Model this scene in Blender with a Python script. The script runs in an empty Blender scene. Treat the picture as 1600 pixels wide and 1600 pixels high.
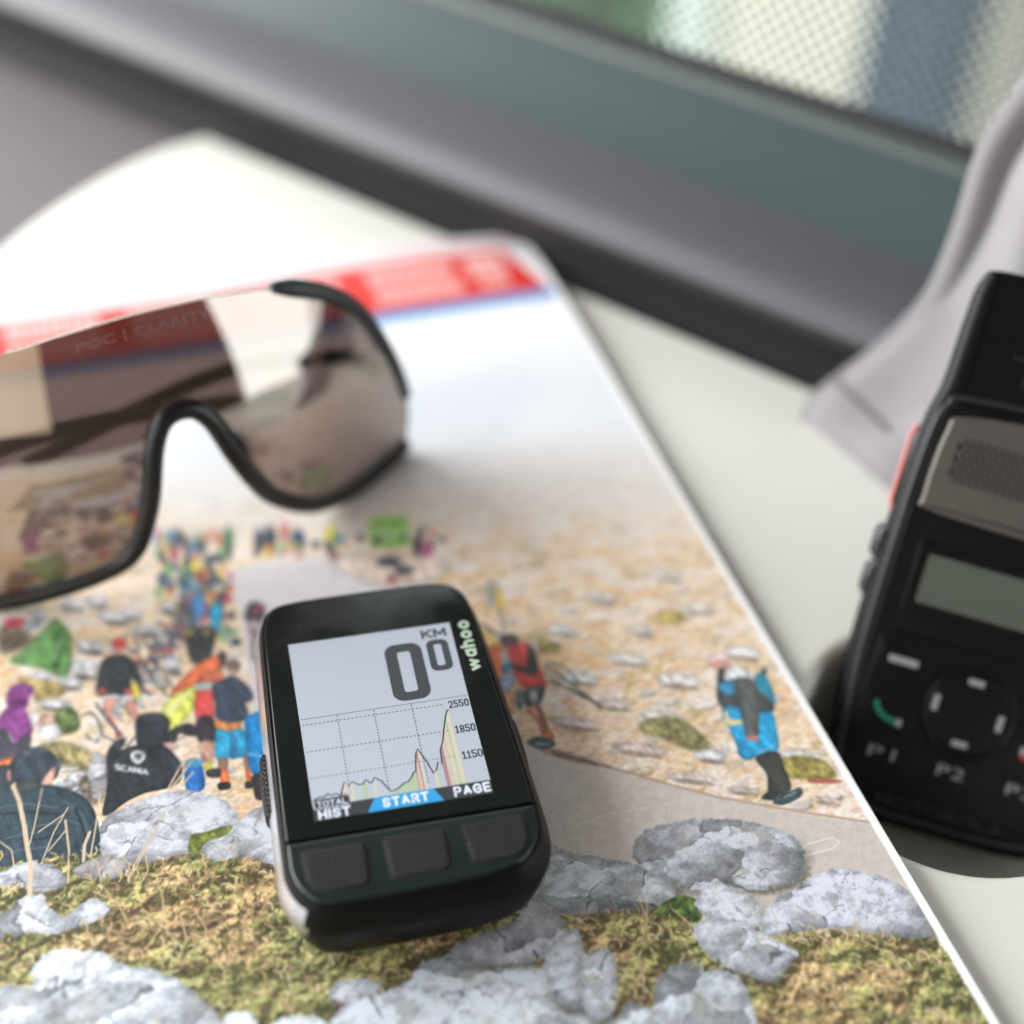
import bpy, bmesh, math, random
import numpy as np
from mathutils import Vector, Matrix

S = 0.001                      # all measures below are millimetres
PI = math.pi
scene = bpy.context.scene
col = scene.collection

# ------------------------------------------------------------------ camera
cam = bpy.data.objects.new('camera', bpy.data.cameras.new('camera'))
col.objects.link(cam)
R3 = Matrix(((0.953197, 0.183750, -0.240107), (-0.301358, 0.641676, -0.705291), (0.024473, 0.744639, 0.667018)))
cam.matrix_world = Matrix.Translation(Vector((-71.365, -205.441, 249.816)) * S) @ R3.to_4x4()
cam.data.sensor_width = 36.0
cam.data.lens = 54.0
cam.data.clip_start = 0.01
cam.data.clip_end = 50.0
cam.data.dof.use_dof = True
cam.data.dof.focus_distance = 0.2995
cam.data.dof.aperture_fstop = 4.5
cam.data.dof.aperture_blades = 0
scene.camera = cam

# ------------------------------------------------------------------ light
world = bpy.data.worlds.new('World')
scene.world = world
world.use_nodes = True
bg = world.node_tree.nodes['Background']
bg.inputs['Color'].default_value = (0.93, 0.97, 1.0, 1)
bg.inputs['Strength'].default_value = 2.2

def area(name, loc, target, sx, sy, power, color):
    d = bpy.data.lights.new(name, 'AREA')
    d.shape = 'RECTANGLE'
    d.size = sx * S; d.size_y = sy * S
    d.energy = power; d.color = color
    o = bpy.data.objects.new(name, d)
    col.objects.link(o)
    o.location = Vector(loc) * S
    o.rotation_euler = (Vector(target) - Vector(loc)).to_track_quat('-Z', 'Y').to_euler()
    return o
area('windscreen_light', (-1250, 930, 790), (-20, 40, 0), 1640, 1240, 40.0, (1.0, 0.985, 0.96))

scene.view_settings.view_transform = 'Standard'
scene.view_settings.look = 'None'
scene.view_settings.exposure = 0.66
scene.view_settings.gamma = 1.0
scene.cycles.max_bounces = 5
scene.cycles.caustics_reflective = False
scene.cycles.caustics_refractive = False
scene.cycles.diffuse_bounces = 2
scene.cycles.glossy_bounces = 3
scene.cycles.use_adaptive_sampling = True
scene.cycles.adaptive_threshold = 0.02
scene.cycles.transparent_max_bounces = 8
scene.cycles.use_denoising = True

# ------------------------------------------------------------------ materials
def lin(c):
    return tuple(((v / 255.0) / 12.92 if v / 255.0 <= 0.04045 else ((v / 255.0 + 0.055) / 1.055) ** 2.4) for v in c)

def mat(name, rgb, rough=0.5, metal=0.0, spec=0.5, bump=None, var=None, coat=0.0, coat_rough=0.1, emit=0.0, sheen=0.0):
    m = bpy.data.materials.new(name)
    m.use_nodes = True
    nt = m.node_tree
    b = nt.nodes['Principled BSDF']
    c = lin(rgb) + (1.0,)
    b.inputs['Base Color'].default_value = c
    b.inputs['Roughness'].default_value = rough
    b.inputs['Metallic'].default_value = metal
    b.inputs['Specular IOR Level'].default_value = spec
    b.inputs['Coat Weight'].default_value = coat
    b.inputs['Coat Roughness'].default_value = coat_rough
    b.inputs['Sheen Weight'].default_value = sheen
    if emit:
        b.inputs['Emission Color'].default_value = c
        b.inputs['Emission Strength'].default_value = emit
    tc = nt.nodes.new('ShaderNodeTexCoord')
    if var:
        n = nt.nodes.new('ShaderNodeTexNoise'); n.inputs['Scale'].default_value = var[0]; n.inputs['Detail'].default_value = 5
        nt.links.new(tc.outputs['Object'], n.inputs['Vector'])
        mr = nt.nodes.new('ShaderNodeMapRange')
        mr.inputs['To Min'].default_value = 1 - var[1]; mr.inputs['To Max'].default_value = 1 + var[1]
        nt.links.new(n.outputs['Fac'], mr.inputs['Value'])
        mx = nt.nodes.new('ShaderNodeMix'); mx.data_type = 'RGBA'; mx.blend_type = 'MULTIPLY'; mx.inputs['Factor'].default_value = 1
        mx.inputs['A'].default_value = c
        nt.links.new(mr.outputs['Result'], mx.inputs['B'])
        nt.links.new(mx.outputs['Result'], b.inputs['Base Color'])
    if bump:
        n2 = nt.nodes.new('ShaderNodeTexNoise'); n2.inputs['Scale'].default_value = bump[0]; n2.inputs['Detail'].default_value = 3
        nt.links.new(tc.outputs['Object'], n2.inputs['Vector'])
        bp = nt.nodes.new('ShaderNodeBump'); bp.inputs['Strength'].default_value = bump[1]; bp.inputs['Distance'].default_value = bump[2] * S
        nt.links.new(n2.outputs['Fac'], bp.inputs['Height'])
        nt.links.new(bp.outputs['Normal'], b.inputs['Normal'])
    return m

# ------------------------------------------------------------------ mesh helpers
def link(name, mesh, m, parent=None, smooth=True):
    o = bpy.data.objects.new(name, mesh)
    if m: mesh.materials.append(m)
    col.objects.link(o)
    if parent: o.parent = parent
    if smooth:
        mesh.polygons.foreach_set('use_smooth', [True] * len(mesh.polygons))
    return o

def from_py(name, vs, fs, m, parent=None, smooth=True, sharp=None):
    me = bpy.data.meshes.new(name)
    me.from_pydata([(v[0] * S, v[1] * S, v[2] * S) for v in vs], [], fs)
    me.update()
    bm = bmesh.new(); bm.from_mesh(me)
    bmesh.ops.recalc_face_normals(bm, faces=bm.faces)
    bm.to_mesh(me); bm.free()
    o = link(name, me, m, parent, smooth)
    if smooth:
        me.set_sharp_from_angle(angle=math.radians(sharp if sharp else 35))
    return o

def tag(o, label=None, cat=None, group=None, kind=None):
    if label: o['label'] = label
    if cat: o['category'] = cat
    if group: o['group'] = group
    if kind: o['kind'] = kind
    return o

def empty(name, loc=(0, 0, 0), mtx=None):
    o = bpy.data.objects.new(name, None)
    o.empty_display_size = 0.01
    col.objects.link(o)
    if mtx is not None: o.matrix_world = mtx
    else: o.location = Vector(loc) * S
    return o

def spline(pts, n=8, closed=True):
    """Catmull-Rom through the points"""
    out = []
    N = len(pts)
    rng = range(N) if closed else range(N - 1)
    for i in rng:
        if closed: p = [pts[(i + k - 1) % N] for k in range(4)]
        else: p = [pts[max(0, min(N - 1, i + k - 1))] for k in range(4)]
        for j in range(n):
            t = j / n
            out.append(tuple(0.5 * ((2 * p[1][d]) + (-p[0][d] + p[2][d]) * t + (2 * p[0][d] - 5 * p[1][d] + 4 * p[2][d] - p[3][d]) * t * t + (-p[0][d] + 3 * p[1][d] - 3 * p[2][d] + p[3][d]) * t ** 3) for d in range(len(pts[0]))))
    if not closed: out.append(tuple(pts[-1]))
    return out

def area2(p):
    return 0.5 * sum(p[i][0] * p[(i + 1) % len(p)][1] - p[(i + 1) % len(p)][0] * p[i][1] for i in range(len(p)))

def offset(p, d):
    """grow (d>0) or shrink a closed outline"""
    N = len(p); s = 1 if area2(p) > 0 else -1
    out = []
    for i in range(N):
        a, b, c = p[i - 1], p[i], p[(i + 1) % N]
        e1 = Vector((b[0] - a[0], b[1] - a[1])); e2 = Vector((c[0] - b[0], c[1] - b[1]))
        if e1.length < 1e-9 or e2.length < 1e-9: out.append(b); continue
        e1.normalize(); e2.normalize()
        n = Vector((e1.y + e2.y, -(e1.x + e2.x))) * s
        if n.length < 1e-6: out.append(b); continue
        n.normalize()
        k = max(0.5, n.dot(Vector((e1.y, -e1.x)) * s))
        out.append((b[0] + n.x * d / k, b[1] + n.y * d / k))
    return out

def rings(name, rs, m, parent=None, sharp=35, cap0=True, cap1=True):
    """loft closed rings of 3D points"""
    N = len(rs[0]); vs = [p for r in rs for p in r]; fs = []
    for k in range(len(rs) - 1):
        for i in range(N):
            j = (i + 1) % N
            fs.append((k * N + i, k * N + j, (k + 1) * N + j, (k + 1) * N + i))
    if cap0: fs.append(tuple(range(N))[::-1])
    if cap1: fs.append(tuple((len(rs) - 1) * N + i for i in range(N)))
    return from_py(name, vs, fs, m, parent, True, sharp)

def slab(name, outline, z0, z1, m, parent=None, bev=0.3, sharp=35, steps=4):
    """plate with a rounded upper edge"""
    rs = [[(x, y, z0) for x, y in outline]]
    for k in range(steps + 1):
        a = PI / 2 * k / steps
        o = offset(outline, -bev * (1 - math.cos(a)))
        rs.append([(x, y, z1 - bev + bev * math.sin(a)) for x, y in o])
    return rings(name, rs, m, parent, sharp)

def rrect(x0, y0, x1, y1, r, n=5):
    out = []
    for cx, cy, a0 in ((x1 - r, y1 - r, 0), (x0 + r, y1 - r, 90), (x0 + r, y0 + r, 180), (x1 - r, y0 + r, 270)):
        for k in range(n + 1):
            a = math.radians(a0 + 90 * k / n)
            out.append((cx + r * math.cos(a), cy + r * math.sin(a)))
    return out

def flat(name, pts, z, m, parent=None):
    return from_py(name, [(x, y, z) for x, y in pts], [tuple(range(len(pts)))], m, parent, False)

def tube(name, path, rad, m, parent=None, n=12, closed=False, squash=1.0, up=None):
    path = [Vector(p) for p in path]
    rad = rad if isinstance(rad, (list, tuple)) else [rad] * len(path)
    vs = []; fs = []
    N = len(path)
    up = Vector(up) if up else Vector((0, 0, 1))
    for i, p in enumerate(path):
        t = (path[(i + 1) % N] - path[i - 1]) if closed else (path[min(N - 1, i + 1)] - path[max(0, i - 1)])
        t.normalize()
        a = t.cross(up)
        if a.length < 1e-4: a = t.cross(Vector((1, 0, 0)))
        a.normalize(); b = a.cross(t).normalized()
        for k in range(n):
            w = 2 * PI * k / n
            vs.append(tuple(p + a * math.cos(w) * rad[i] + b * math.sin(w) * rad[i] * squash))
    for i in range(N if closed else N - 1):
        j = (i + 1) % N
        for k in range(n):
            l = (k + 1) % n
            fs.append((i * n + k, i * n + l, j * n + l, j * n + k))
    if not closed:
        fs.append(tuple(range(n))[::-1]); fs.append(tuple((N - 1) * n + k for k in range(n)))
    return from_py(name, vs, fs, m, parent, True, 50)

def ribbon(pts, w, closed=False):
    """flat strip of width w along a 2D polyline -> verts, faces"""
    vs = []; fs = []
    N = len(pts)
    for i in range(N):
        a = pts[max(0, i - 1)]; b = pts[min(N - 1, i + 1)]
        d = Vector((b[0] - a[0], b[1] - a[1])); d.normalize()
        n = Vector((-d.y, d.x)) * w / 2
        vs += [(pts[i][0] + n.x, pts[i][1] + n.y), (pts[i][0] - n.x, pts[i][1] - n.y)]
    for i in range(N - 1):
        fs.append((2 * i, 2 * i + 1, 2 * i + 3, 2 * i + 2))
    return vs, fs

def text(name, body, box, z, m, parent, bold=0.0, rot=0.0, space=1.0, shear=0.0):
    """lettering fitted to box = (x0, y0, x1, y1); rot turns the word about the box centre"""
    c = bpy.data.curves.new(name, 'FONT')
    c.body = body; c.size = 1.0; c.offset = bold; c.space_character = space; c.shear = shear
    c.resolution_u = 4
    t = bpy.data.objects.new(name, c)
    col.objects.link(t)
    bpy.context.view_layer.update()
    me = bpy.data.meshes.new_from_object(t.evaluated_get(bpy.context.evaluated_depsgraph_get()))
    bpy.data.objects.remove(t)
    co = np.array([v.co[:2] for v in me.vertices])
    lo, hi = co.min(0), co.max(0)
    cx, cy = (box[0] + box[2]) / 2, (box[1] + box[3]) / 2
    w, h = box[2] - box[0], box[3] - box[1]
    if abs(math.sin(rot)) > 0.7: w, h = h, w
    q = (co - (lo + hi) / 2) / (hi - lo) * np.array([w, h])
    ca, sa = math.cos(rot), math.sin(rot)
    x = q[:, 0] * ca - q[:, 1] * sa + cx; y = q[:, 0] * sa + q[:, 1] * ca + cy
    for v, a, b in zip(me.vertices, x, y):
        v.co = (a * S, b * S, z * S)
    me.materials.clear()
    return link(name, me, m, parent, False)

GLYPH = {'K': (.95, [[(0, 0), (0, 1)], [(1, 1), (.08, .46)], [(.3, .58), (1, 0)]]), 'M': (1.15, [[(0, 0), (0, 1), (.5, .25), (1, 1), (1, 0)]]),
 'H': (.95, [[(0, 0), (0, 1)], [(1, 0), (1, 1)], [(0, .5), (1, .5)]]), 'I': (.0, [[(.5, 0), (.5, 1)]]),
 'S': (.85, [[(1, .82), (.8, .97), (.5, 1), (.2, .97), (.02, .8), (.1, .6), (.5, .5), (.9, .4), (1, .22), (.8, .03), (.5, 0), (.2, .03), (0, .18)]]),
 'T': (.9, [[(0, 1), (1, 1)], [(.5, 1), (.5, 0)]]), 'A': (1.0, [[(0, 0), (.5, 1), (1, 0)], [(.2, .34), (.8, .34)]]),
 'R': (.88, [[(0, 0), (0, 1), (.7, 1), (.97, .9), (1, .72), (.92, .56), (.7, .48), (0, .48)], [(.55, .46), (1, 0)]]),
 'P': (.88, [[(0, 0), (0, 1), (.7, 1), (.97, .9), (1, .72), (.92, .52), (.7, .44), (0, .44)]]),
 'G': (1.0, [[(.97, .8), (.75, .97), (.5, 1), (.2, .92), (0, .66), (0, .34), (.2, .08), (.5, 0), (.8, .04), (.98, .16), (.98, .48), (.55, .48)]]),
 'E': (.78, [[(1, 1), (0, 1), (0, 0), (1, 0)], [(0, .5), (.9, .5)]]), 'L': (.78, [[(0, 1), (0, 0), (1, 0)]]),
 'O': (1.0, [[(.5, 1), (.18, .92), (0, .66), (0, .34), (.18, .08), (.5, 0), (.82, .08), (1, .34), (1, .66), (.82, .92), (.5, 1)]]),
 '0': (.62, [[(.5, 1), (.12, .95), (0, .8), (0, .2), (.12, .05), (.5, 0), (.88, .05), (1, .2), (1, .8), (.88, .95), (.5, 1)]]),
 '1': (.45, [[(.1, .8), (.55, 1), (.55, 0)], [(0, 0), (1, 0)]]), '2': (.62, [[(0, .8), (.15, .96), (.5, 1), (.88, .94), (1, .76), (.9, .55), (0, 0), (1, 0)]]),
 '5': (.62, [[(.95, 1), (.05, 1), (.02, .56), (.6, .6), (.95, .48), (1, .25), (.88, .06), (.5, 0), (.12, .05), (0, .18)]]),
 '8': (.62, [[(.5, 1), (.12, .93), (.06, .74), (.2, .56), (.8, .46), (1, .26), (.88, .05), (.5, 0), (.12, .05), (0, .26), (.2, .46), (.8, .56), (.94, .74), (.88, .93), (.5, 1)]]),
 'w': (1.25, [[(0, .68), (.24, 0), (.5, .6), (.76, 0), (1, .68)]]), 'h': (.66, [[(0, 0), (0, 1)], [(0, .42), (.2, .64), (.5, .7), (.85, .6), (1, .4), (1, 0)]]),
 'o': (.78, [[(.5, .7), (.16, .62), (0, .35), (.16, .08), (.5, 0), (.84, .08), (1, .35), (.84, .62), (.5, .7)]]),
 'a': (.74, [[(1, .35), (.84, .62), (.5, .7), (.16, .62), (0, .35), (.16, .08), (.5, 0), (.84, .08), (1, .35)], [(1, .7), (1, 0)]])}
def letters(name, word, box, z, m, parent, wt, rot=0.0, gap=.30):
    """a word in even strokes of width wt (mm), fitted to box; every stroke a hair above the last"""
    W_, H_ = box[2] - box[0], box[3] - box[1]
    if abs(math.sin(rot)) > .7: W_, H_ = H_, W_
    tot = sum(GLYPH[c][0] for c in word) + gap * (len(word) - 1)
    gp = wt * 1.55 if gap == .30 else gap
    kx = (W_ - wt - gp * (len(word) - 1)) / max(.01, sum(GLYPH[c][0] for c in word))
    ca, sa = math.cos(rot), math.sin(rot); cx, cy = (box[0] + box[2]) / 2, (box[1] + box[3]) / 2
    vs = []; fs = []; x = wt / 2; n = 0
    def put(px_, py_, zz):
        u, v = px_ - W_ / 2, py_ - H_ / 2
        vs.append((cx + u * ca - v * sa, cy + u * sa + v * ca, zz))
    for c in word:
        gw, st = GLYPH[c]
        for p in st:
            q = [(x + a * gw * kx, wt / 2 + b * (H_ - wt)) for a, b in p]
            for i, (a, b) in enumerate(zip(q[:-1], q[1:])):
                zz = z + .0035 * (n % 3); n += 1
                d = Vector((b[0] - a[0], b[1] - a[1])).normalized(); e = Vector((-d.y, d.x)) * wt / 2
                k = len(vs)
                cap0 = d * wt / 2 if i == 0 and c not in 'Aw' else d * 0; cap1 = d * wt / 2 if i == len(q) - 2 and c not in 'Aw' else d * 0
                for t, sg in ((Vector(a) - cap0 * .98, 1), (Vector(b) + cap1 * .98, 1), (Vector(b) + cap1 * .98, -1), (Vector(a) - cap0 * .98, -1)):
                    put(t.x + e.x * sg, t.y + e.y * sg, zz)
                fs.append((k, k + 1, k + 2, k + 3))
                if i > 0:
                    k = len(vs); zz = z + .0035 * 3 + .001 * (n % 2)
                    for t in range(10): put(a[0] + wt / 2 * math.cos(t * PI / 5), a[1] + wt / 2 * math.sin(t * PI / 5), zz)
                    fs.append(tuple(range(k, k + 10)))
        x += gw * kx + gp
    return from_py(name, vs, fs, m, parent, False)

# ------------------------------------------------------------------ setting
TZ = -4.0                                         # table top
M_TABLE = mat('table_plastic', (222, 222, 214), 0.42, bump=(900, 0.12, 0.05), var=(30, 0.02))
M_DASH = mat('dash_plastic', (104, 97, 100), 0.6, var=(60, 0.04), bump=(1500, 0.3, 0.05))
M_TRIM = mat('door_trim', (78, 77, 82), 0.5, var=(20, 0.05), bump=(1400, 0.3, 0.06))
M_SILL = mat('sill_trim', (64, 78, 77), 0.42, var=(15, 0.06), bump=(1400, 0.2, 0.05))
M_SEAL_SHADE = mat('seal_and_shade', (26, 26, 28), 0.7)
M_STRIP = mat('sill_strip', (78, 86, 86), 0.4)

ED = Vector((0.595, -0.8037, 0)); EN = Vector((0.8037, 0.595, 0)); E0 = Vector((-22.2, 273.9, 0))   # back edge of the table
def wall(s, t, z):
    p = E0 + EN * s + ED * t
    return (p.x, p.y, z)

# table with a round cup holder cut into it
CX, CY, CR = 90.0, -33.5, 36.5
def build_table():
    left = spline([(-22.2, 273.9), (-38.1, 268.1), (-56.2, 256.4), (-75.9, 239.0), (-95, 217), (-125, 175), (-160, 105), (-182, 10), (-190, -120), (-190, -260)], 6, False)
    p1 = wall(-0.3, 480, 0)
    outer = [(x, y) for x, y in left] + [(60, -262), (200, -262), (300, -250), (p1[0], p1[1])]
    bm = bmesh.new()
    def loop(pts, z):
        vs = [bm.verts.new((x * S, y * S, z * S)) for x, y in pts]
        return vs, [bm.edges.new((vs[i], vs[(i + 1) % len(vs)])) for i in range(len(vs))]
    hole = [(CX + CR * math.cos(2 * PI * k / 96), CY + CR * math.sin(2 * PI * k / 96)) for k in range(96)]
    top = offset(outer, -2.0)
    vo, eo = loop(top, TZ)
    vh, eh = loop(hole, TZ)
    bmesh.ops.triangle_fill(bm, use_beauty=True, use_dissolve=False, edges=eo + eh)
    prev = vo
    for k in range(1, 6):
        a = PI / 2 * k / 5
        cur = [bm.verts.new((x * S, y * S, (TZ - 2.0 * (1 - math.cos(a))) * S)) for x, y in offset(outer, -2.0 + 2.0 * math.sin(a))]
        for i in range(len(cur)):
            j = (i + 1) % len(cur)
            bm.faces.new((prev[i], prev[j], cur[j], cur[i]))
        prev = cur
    cur = [bm.verts.new((x * S, y * S, (TZ - 9) * S)) for x, y in outer]
    for i in range(len(cur)):
        j = (i + 1) % len(cur)
        bm.faces.new((prev[i], prev[j], cur[j], cur[i]))
    bmesh.ops.recalc_face_normals(bm, faces=bm.faces)
    me = bpy.data.meshes.new('table'); bm.to_mesh(me); bm.free()
    t = link('table', me, M_TABLE)
    me.set_sharp_from_angle(angle=math.radians(30))
    tag(t, 'off-white plastic table tray with a round cup holder, under the magazine', 'table')
    prof = [(CR, TZ)]
    for k in range(1, 7):
        a = PI / 2 * k / 6
        prof.append((CR - 3.0 * math.sin(a), TZ - 3.0 * (1 - math.cos(a))))
    prof += [(CR - 3.6, TZ - 20), (CR - 4.2, -45), (CR - 6, -47.4), (CR - 9, -48.0), (0.5, -48.0)]
    rs = [[(CX + r * math.cos(2 * PI * k / 96), CY + r * math.sin(2 * PI * k / 96), z) for k in range(96)] for r, z in prof]
    rings('cup_holder', rs, M_TABLE, t, 40, False, True)
build_table()

# grey dash shelf to the left of the table
tag(from_py('dash_shelf', [wall(5.8, 30, -13.5), wall(5.8, -520, -13.5), (-700, 300, -13.5), (-700, -300, -13.5), (-120, -300, -13.5)], [(0, 1, 2, 3, 4)], M_DASH, None, False), kind='structure')

# door lining behind the table: padded roll, then the sill up to the window
def build_wall():
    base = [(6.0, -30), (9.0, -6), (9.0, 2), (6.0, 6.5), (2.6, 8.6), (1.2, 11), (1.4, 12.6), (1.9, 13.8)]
    prof = [(1.9, 13.8)]
    prof += [(s, z) for s, z in spline([(1.9, 13.8), (3.0, 15.8), (7.0, 20.0), (13, 22.6), (20, 23.6), (26, 24.2), (30.5, 25.0)], 6, False)[1:]]
    t0, t1, nt = -620, 520, 60
    vs = []; fs = []
    n = len(prof)
    for i in range(nt + 1):
        t = t0 + (t1 - t0) * i / nt
        for s, z in prof: vs.append(wall(s, t, z))
    for i in range(nt):
        for k in range(n - 1):
            fs.append((i * n + k, (i + 1) * n + k, (i + 1) * n + k + 1, i * n + k + 1))
    w = tag(from_py('door_lining', vs, fs, M_TRIM, None, True, 60), kind='structure')
    def band(name, p2, m):
        v = []; f = []
        for i in range(2):
            t = (t0, t1)[i]
            for s, z in p2: v.append(wall(s, t, z))
        k = len(p2)
        for j in range(k - 1): f.append((j, k + j, k + j + 1, j + 1))
        return from_py(name, v, f, m, w, True, 60)
    band('base_shade', base, M_SEAL_SHADE)  # shade under the roll painted as a near-black strip, in the seal's colour
    band('sill', [(30.5, 25.0), (34, 26.4), (45, 33.9), (54.5, 40.4)], M_SILL)
    band('trim_strip', [(54.5, 40.4), (54.6, 41.4), (57, 43.2), (58.4, 43.4)], M_STRIP)
    band('window_seal', [(58.4, 43.4), (58.6, 46.3), (60.2, 47.2), (61.5, 46.8), (61.8, 43)], M_SEAL_SHADE)
build_wall()

# window pane with a printed dot screen
def glass_mat():
    m = bpy.data.materials.new('dotted_glass'); m.use_nodes = True
    nt = m.node_tree; N = nt.nodes; L = nt.links
    N.clear()
    out = N.new('ShaderNodeOutputMaterial')
    uv = N.new('ShaderNodeTexCoord')
    sep = N.new('ShaderNodeSeparateXYZ'); L.new(uv.outputs['Object'], sep.inputs['Vector'])
    pitch = 3.3 * S
    def math_(op, a, b=None):
        n = N.new('ShaderNodeMath'); n.operation = op
        for i, v in enumerate((a, b)):
            if v is None: continue
            if isinstance(v, (int, float)): n.inputs[i].default_value = v
            else: L.new(v, n.inputs[i])
        return n.outputs[0]
    gx = math_('DIVIDE', sep.outputs['X'], pitch); gy = math_('DIVIDE', sep.outputs['Y'], pitch)
    a = math_('ADD', gx, gy); b = math_('SUBTRACT', gx, gy)
    def cell(v): return math_('ABSOLUTE', math_('SUBTRACT', math_('FRACT', math_('MULTIPLY', v, 0.7071)), 0.5))
    ca, cb = cell(a), cell(b)
    d = math_('SQRT', math_('ADD', math_('MULTIPLY', ca, ca), math_('MULTIPLY', cb, cb)))
    dot = math_('LESS_THAN', d, 0.34)
    clear = N.new('ShaderNodeBsdfTransparent'); clear.inputs['Color'].default_value = (0.93, 0.97, 0.94, 1)
    gl = N.new('ShaderNodeBsdfGlossy'); gl.inputs['Roughness'].default_value = 0.02
    fr = N.new('ShaderNodeFresnel'); fr.inputs['IOR'].default_value = 1.45
    mx = N.new('ShaderNodeMixShader'); L.new(fr.outputs[0], mx.inputs[0]); L.new(clear.outputs[0], mx.inputs[1]); L.new(gl.outputs[0], mx.inputs[2])
    ink = N.new('ShaderNodeBsdfDiffuse'); ink.inputs['Color'].default_value = (0.05, 0.06, 0.06, 1)
    m2 = N.new('ShaderNodeMixShader'); L.new(dot, m2.inputs[0]); L.new(mx.outputs[0], m2.inputs[1]); L.new(ink.outputs[0], m2.inputs[2])
    L.new(m2.outputs[0], out.inputs['Surface'])
    return m
Mw = Matrix.Translation(Vector(wall(60.3, 0, 46)) * S) @ Matrix(((ED.x, EN.x * 0.30, 0), (ED.y, EN.y * 0.30, 0), (0, 0.954, 0))).to_4x4()
zax = Vector((ED.x, ED.y, 0)).cross(Vector((EN.x * 0.3, EN.y * 0.3, 0.954)))
Mw[0][2], Mw[1][2], Mw[2][2] = zax
gp = from_py('window_pane', [(-620, 0, 0), (520, 0, 0), (520, 330, 0), (-620, 330, 0), (-620, 0, -3), (520, 0, -3), (520, 330, -3), (-620, 330, -3)],
             [(0, 1, 2, 3)], glass_mat(), None, False)
gp.matrix_world = Mw
tag(gp, 'side window glass printed with a fine screen of black dots', 'window')

# what stands outside, right behind the glass
def outbox(name, s0, s1, t0, t1, z0, z1, m, label, cat, bev=8):
    o = []
    for s, t in ((s0, t0), (s1, t0), (s1, t1), (s0, t1)):
        p = wall(s, t, 0); o.append((p[0], p[1]))
    ro = []
    for i in range(4):
        a = Vector(o[i - 1]); b = Vector(o[i]); c = Vector(o[(i + 1) % 4])
        for k in range(5):
            u = k / 4
            q = (1 - u) ** 2 * (b + (a - b).normalized() * bev) + 2 * u * (1 - u) * b + u * u * (b + (c - b).normalized() * bev)
            ro.append((q.x, q.y))
    b = slab(name, ro, z0, z1, m, None, bev, 50)
    return tag(b, label, cat)
M_CREAM = mat('cream_paint', (206, 202, 186), 0.6, var=(9, 0.08))
M_MINT = mat('pale_paint', (206, 216, 210), 0.6, var=(9, 0.04))
M_SLATE = mat('slate_paint', (54, 72, 86), 0.6, var=(10, 0.12))
M_LEAF = mat('hedge_leaf', (96, 132, 84), 0.7, var=(60, 0.4))
outbox('parked_van', 1200, 2400, -439, 1500, -858, 900, M_CREAM, 'cream side of a vehicle parked right outside the dotted window', 'van', 40)
outbox('door_pillar', 1050, 1110, -197, -91, -858, 900, M_SLATE, 'upright slate blue pillar outside, in front of the cream vehicle', 'pillar', 12)
outbox('pale_board', 1300, 1340, -556, -494, -858, 900, M_MINT, 'narrow pale green-white board standing outside beside the cream vehicle', 'board', 8)
def hedge():
    rnd = random.Random(9)
    c = wall(470, -190, -300)
    vs = []; fs = []
    for k in range(5200):
        p = wall(1420 + rnd.uniform(0, 300), -556 - 40 - rnd.random() * 900, -850 + rnd.random() ** .7 * 1250)
        a = Vector((rnd.gauss(0, 1), rnd.gauss(0, 1), rnd.gauss(0, 1))).normalized() * rnd.uniform(26, 50)
        b = a.orthogonal().normalized() * rnd.uniform(14, 26)
        q = Vector(p); i = len(vs)
        vs.extend([tuple(q - a), tuple(q + b), tuple(q + a), tuple(q - b)]); fs.append((i, i + 1, i + 2, i + 3))
    h = from_py('hedge', vs, fs, M_LEAF, None, False)
    tag(h, 'green leafy hedge outside at the left end of the dotted window', 'hedge')
hedge()
tag(from_py('road', [(-4000, -4000, -860), (4000, -4000, -860), (4000, 4000, -860), (-4000, 4000, -860)], [(0, 1, 2, 3)], mat('asphalt', (120, 118, 116), 0.9, var=(6, 0.1)), None, False), kind='structure')

# unseen cabin reflected in the lens; ceiling and rear wall added to shade devices
M_HEAD = mat('cabin_fabric', (150, 138, 138), 0.9, var=(14, 0.08))
M_DARK = mat('cabin_dark', (62, 48, 42), 0.8, var=(8, 0.2))
M_BLIND = mat('cream_panel', (214, 200, 176), 0.7)
def plate(name, o, ax, ay, t, m):
    o, ax, ay = Vector(o), Vector(ax), Vector(ay)
    n = ax.cross(ay).normalized() * t
    vs = [o, o + ax, o + ax + ay, o + ay]; vs = [tuple(v) for v in vs] + [tuple(v + n) for v in vs]
    return tag(from_py(name, vs, [(0, 1, 2, 3), (7, 6, 5, 4), (0, 4, 5, 1), (1, 5, 6, 2), (2, 6, 7, 3), (3, 7, 4, 0)], m, None, False), kind='structure')
plate('ceiling', (-520, -520, 560), (1500, 0, 0), (0, 1240, 0), 20, M_HEAD)
plate('rear_wall', (-700, -500, -300), (1130, 0, 0), (0, 0, 858), -20, M_DARK)
plate('rear_panel', (-560, -494, 60), (420, 0, 0), (0, 0, 330), -20, M_BLIND)


# ------------------------------------------------------------------ magazine
PX0, PX1, PY0, PY1 = -149.0, 61.2, -113.0, 186.0
def page_z(x, y):
    """lie of the cover: flat under the instrument, gently waved and drooping at its head"""
    x = np.asarray(x, float); y = np.asarray(y, float)
    u = np.clip((y - 75) / 70, 0, 1); u = u * u * (3 - 2 * u)
    z = u * (0.5 * np.sin(x * 0.055 + 1.0) * np.sin(y * 0.045) + 0.2)
    d = np.clip((y - 150) / 36, 0, 1)
    z = z - d ** 2 * (1.6 + 1.5 * np.clip((x + 10) / 70, 0, 1))
    c = np.clip((x + y - 205) / 40, 0, 1)
    return z - c ** 2 * 1.2

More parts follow.
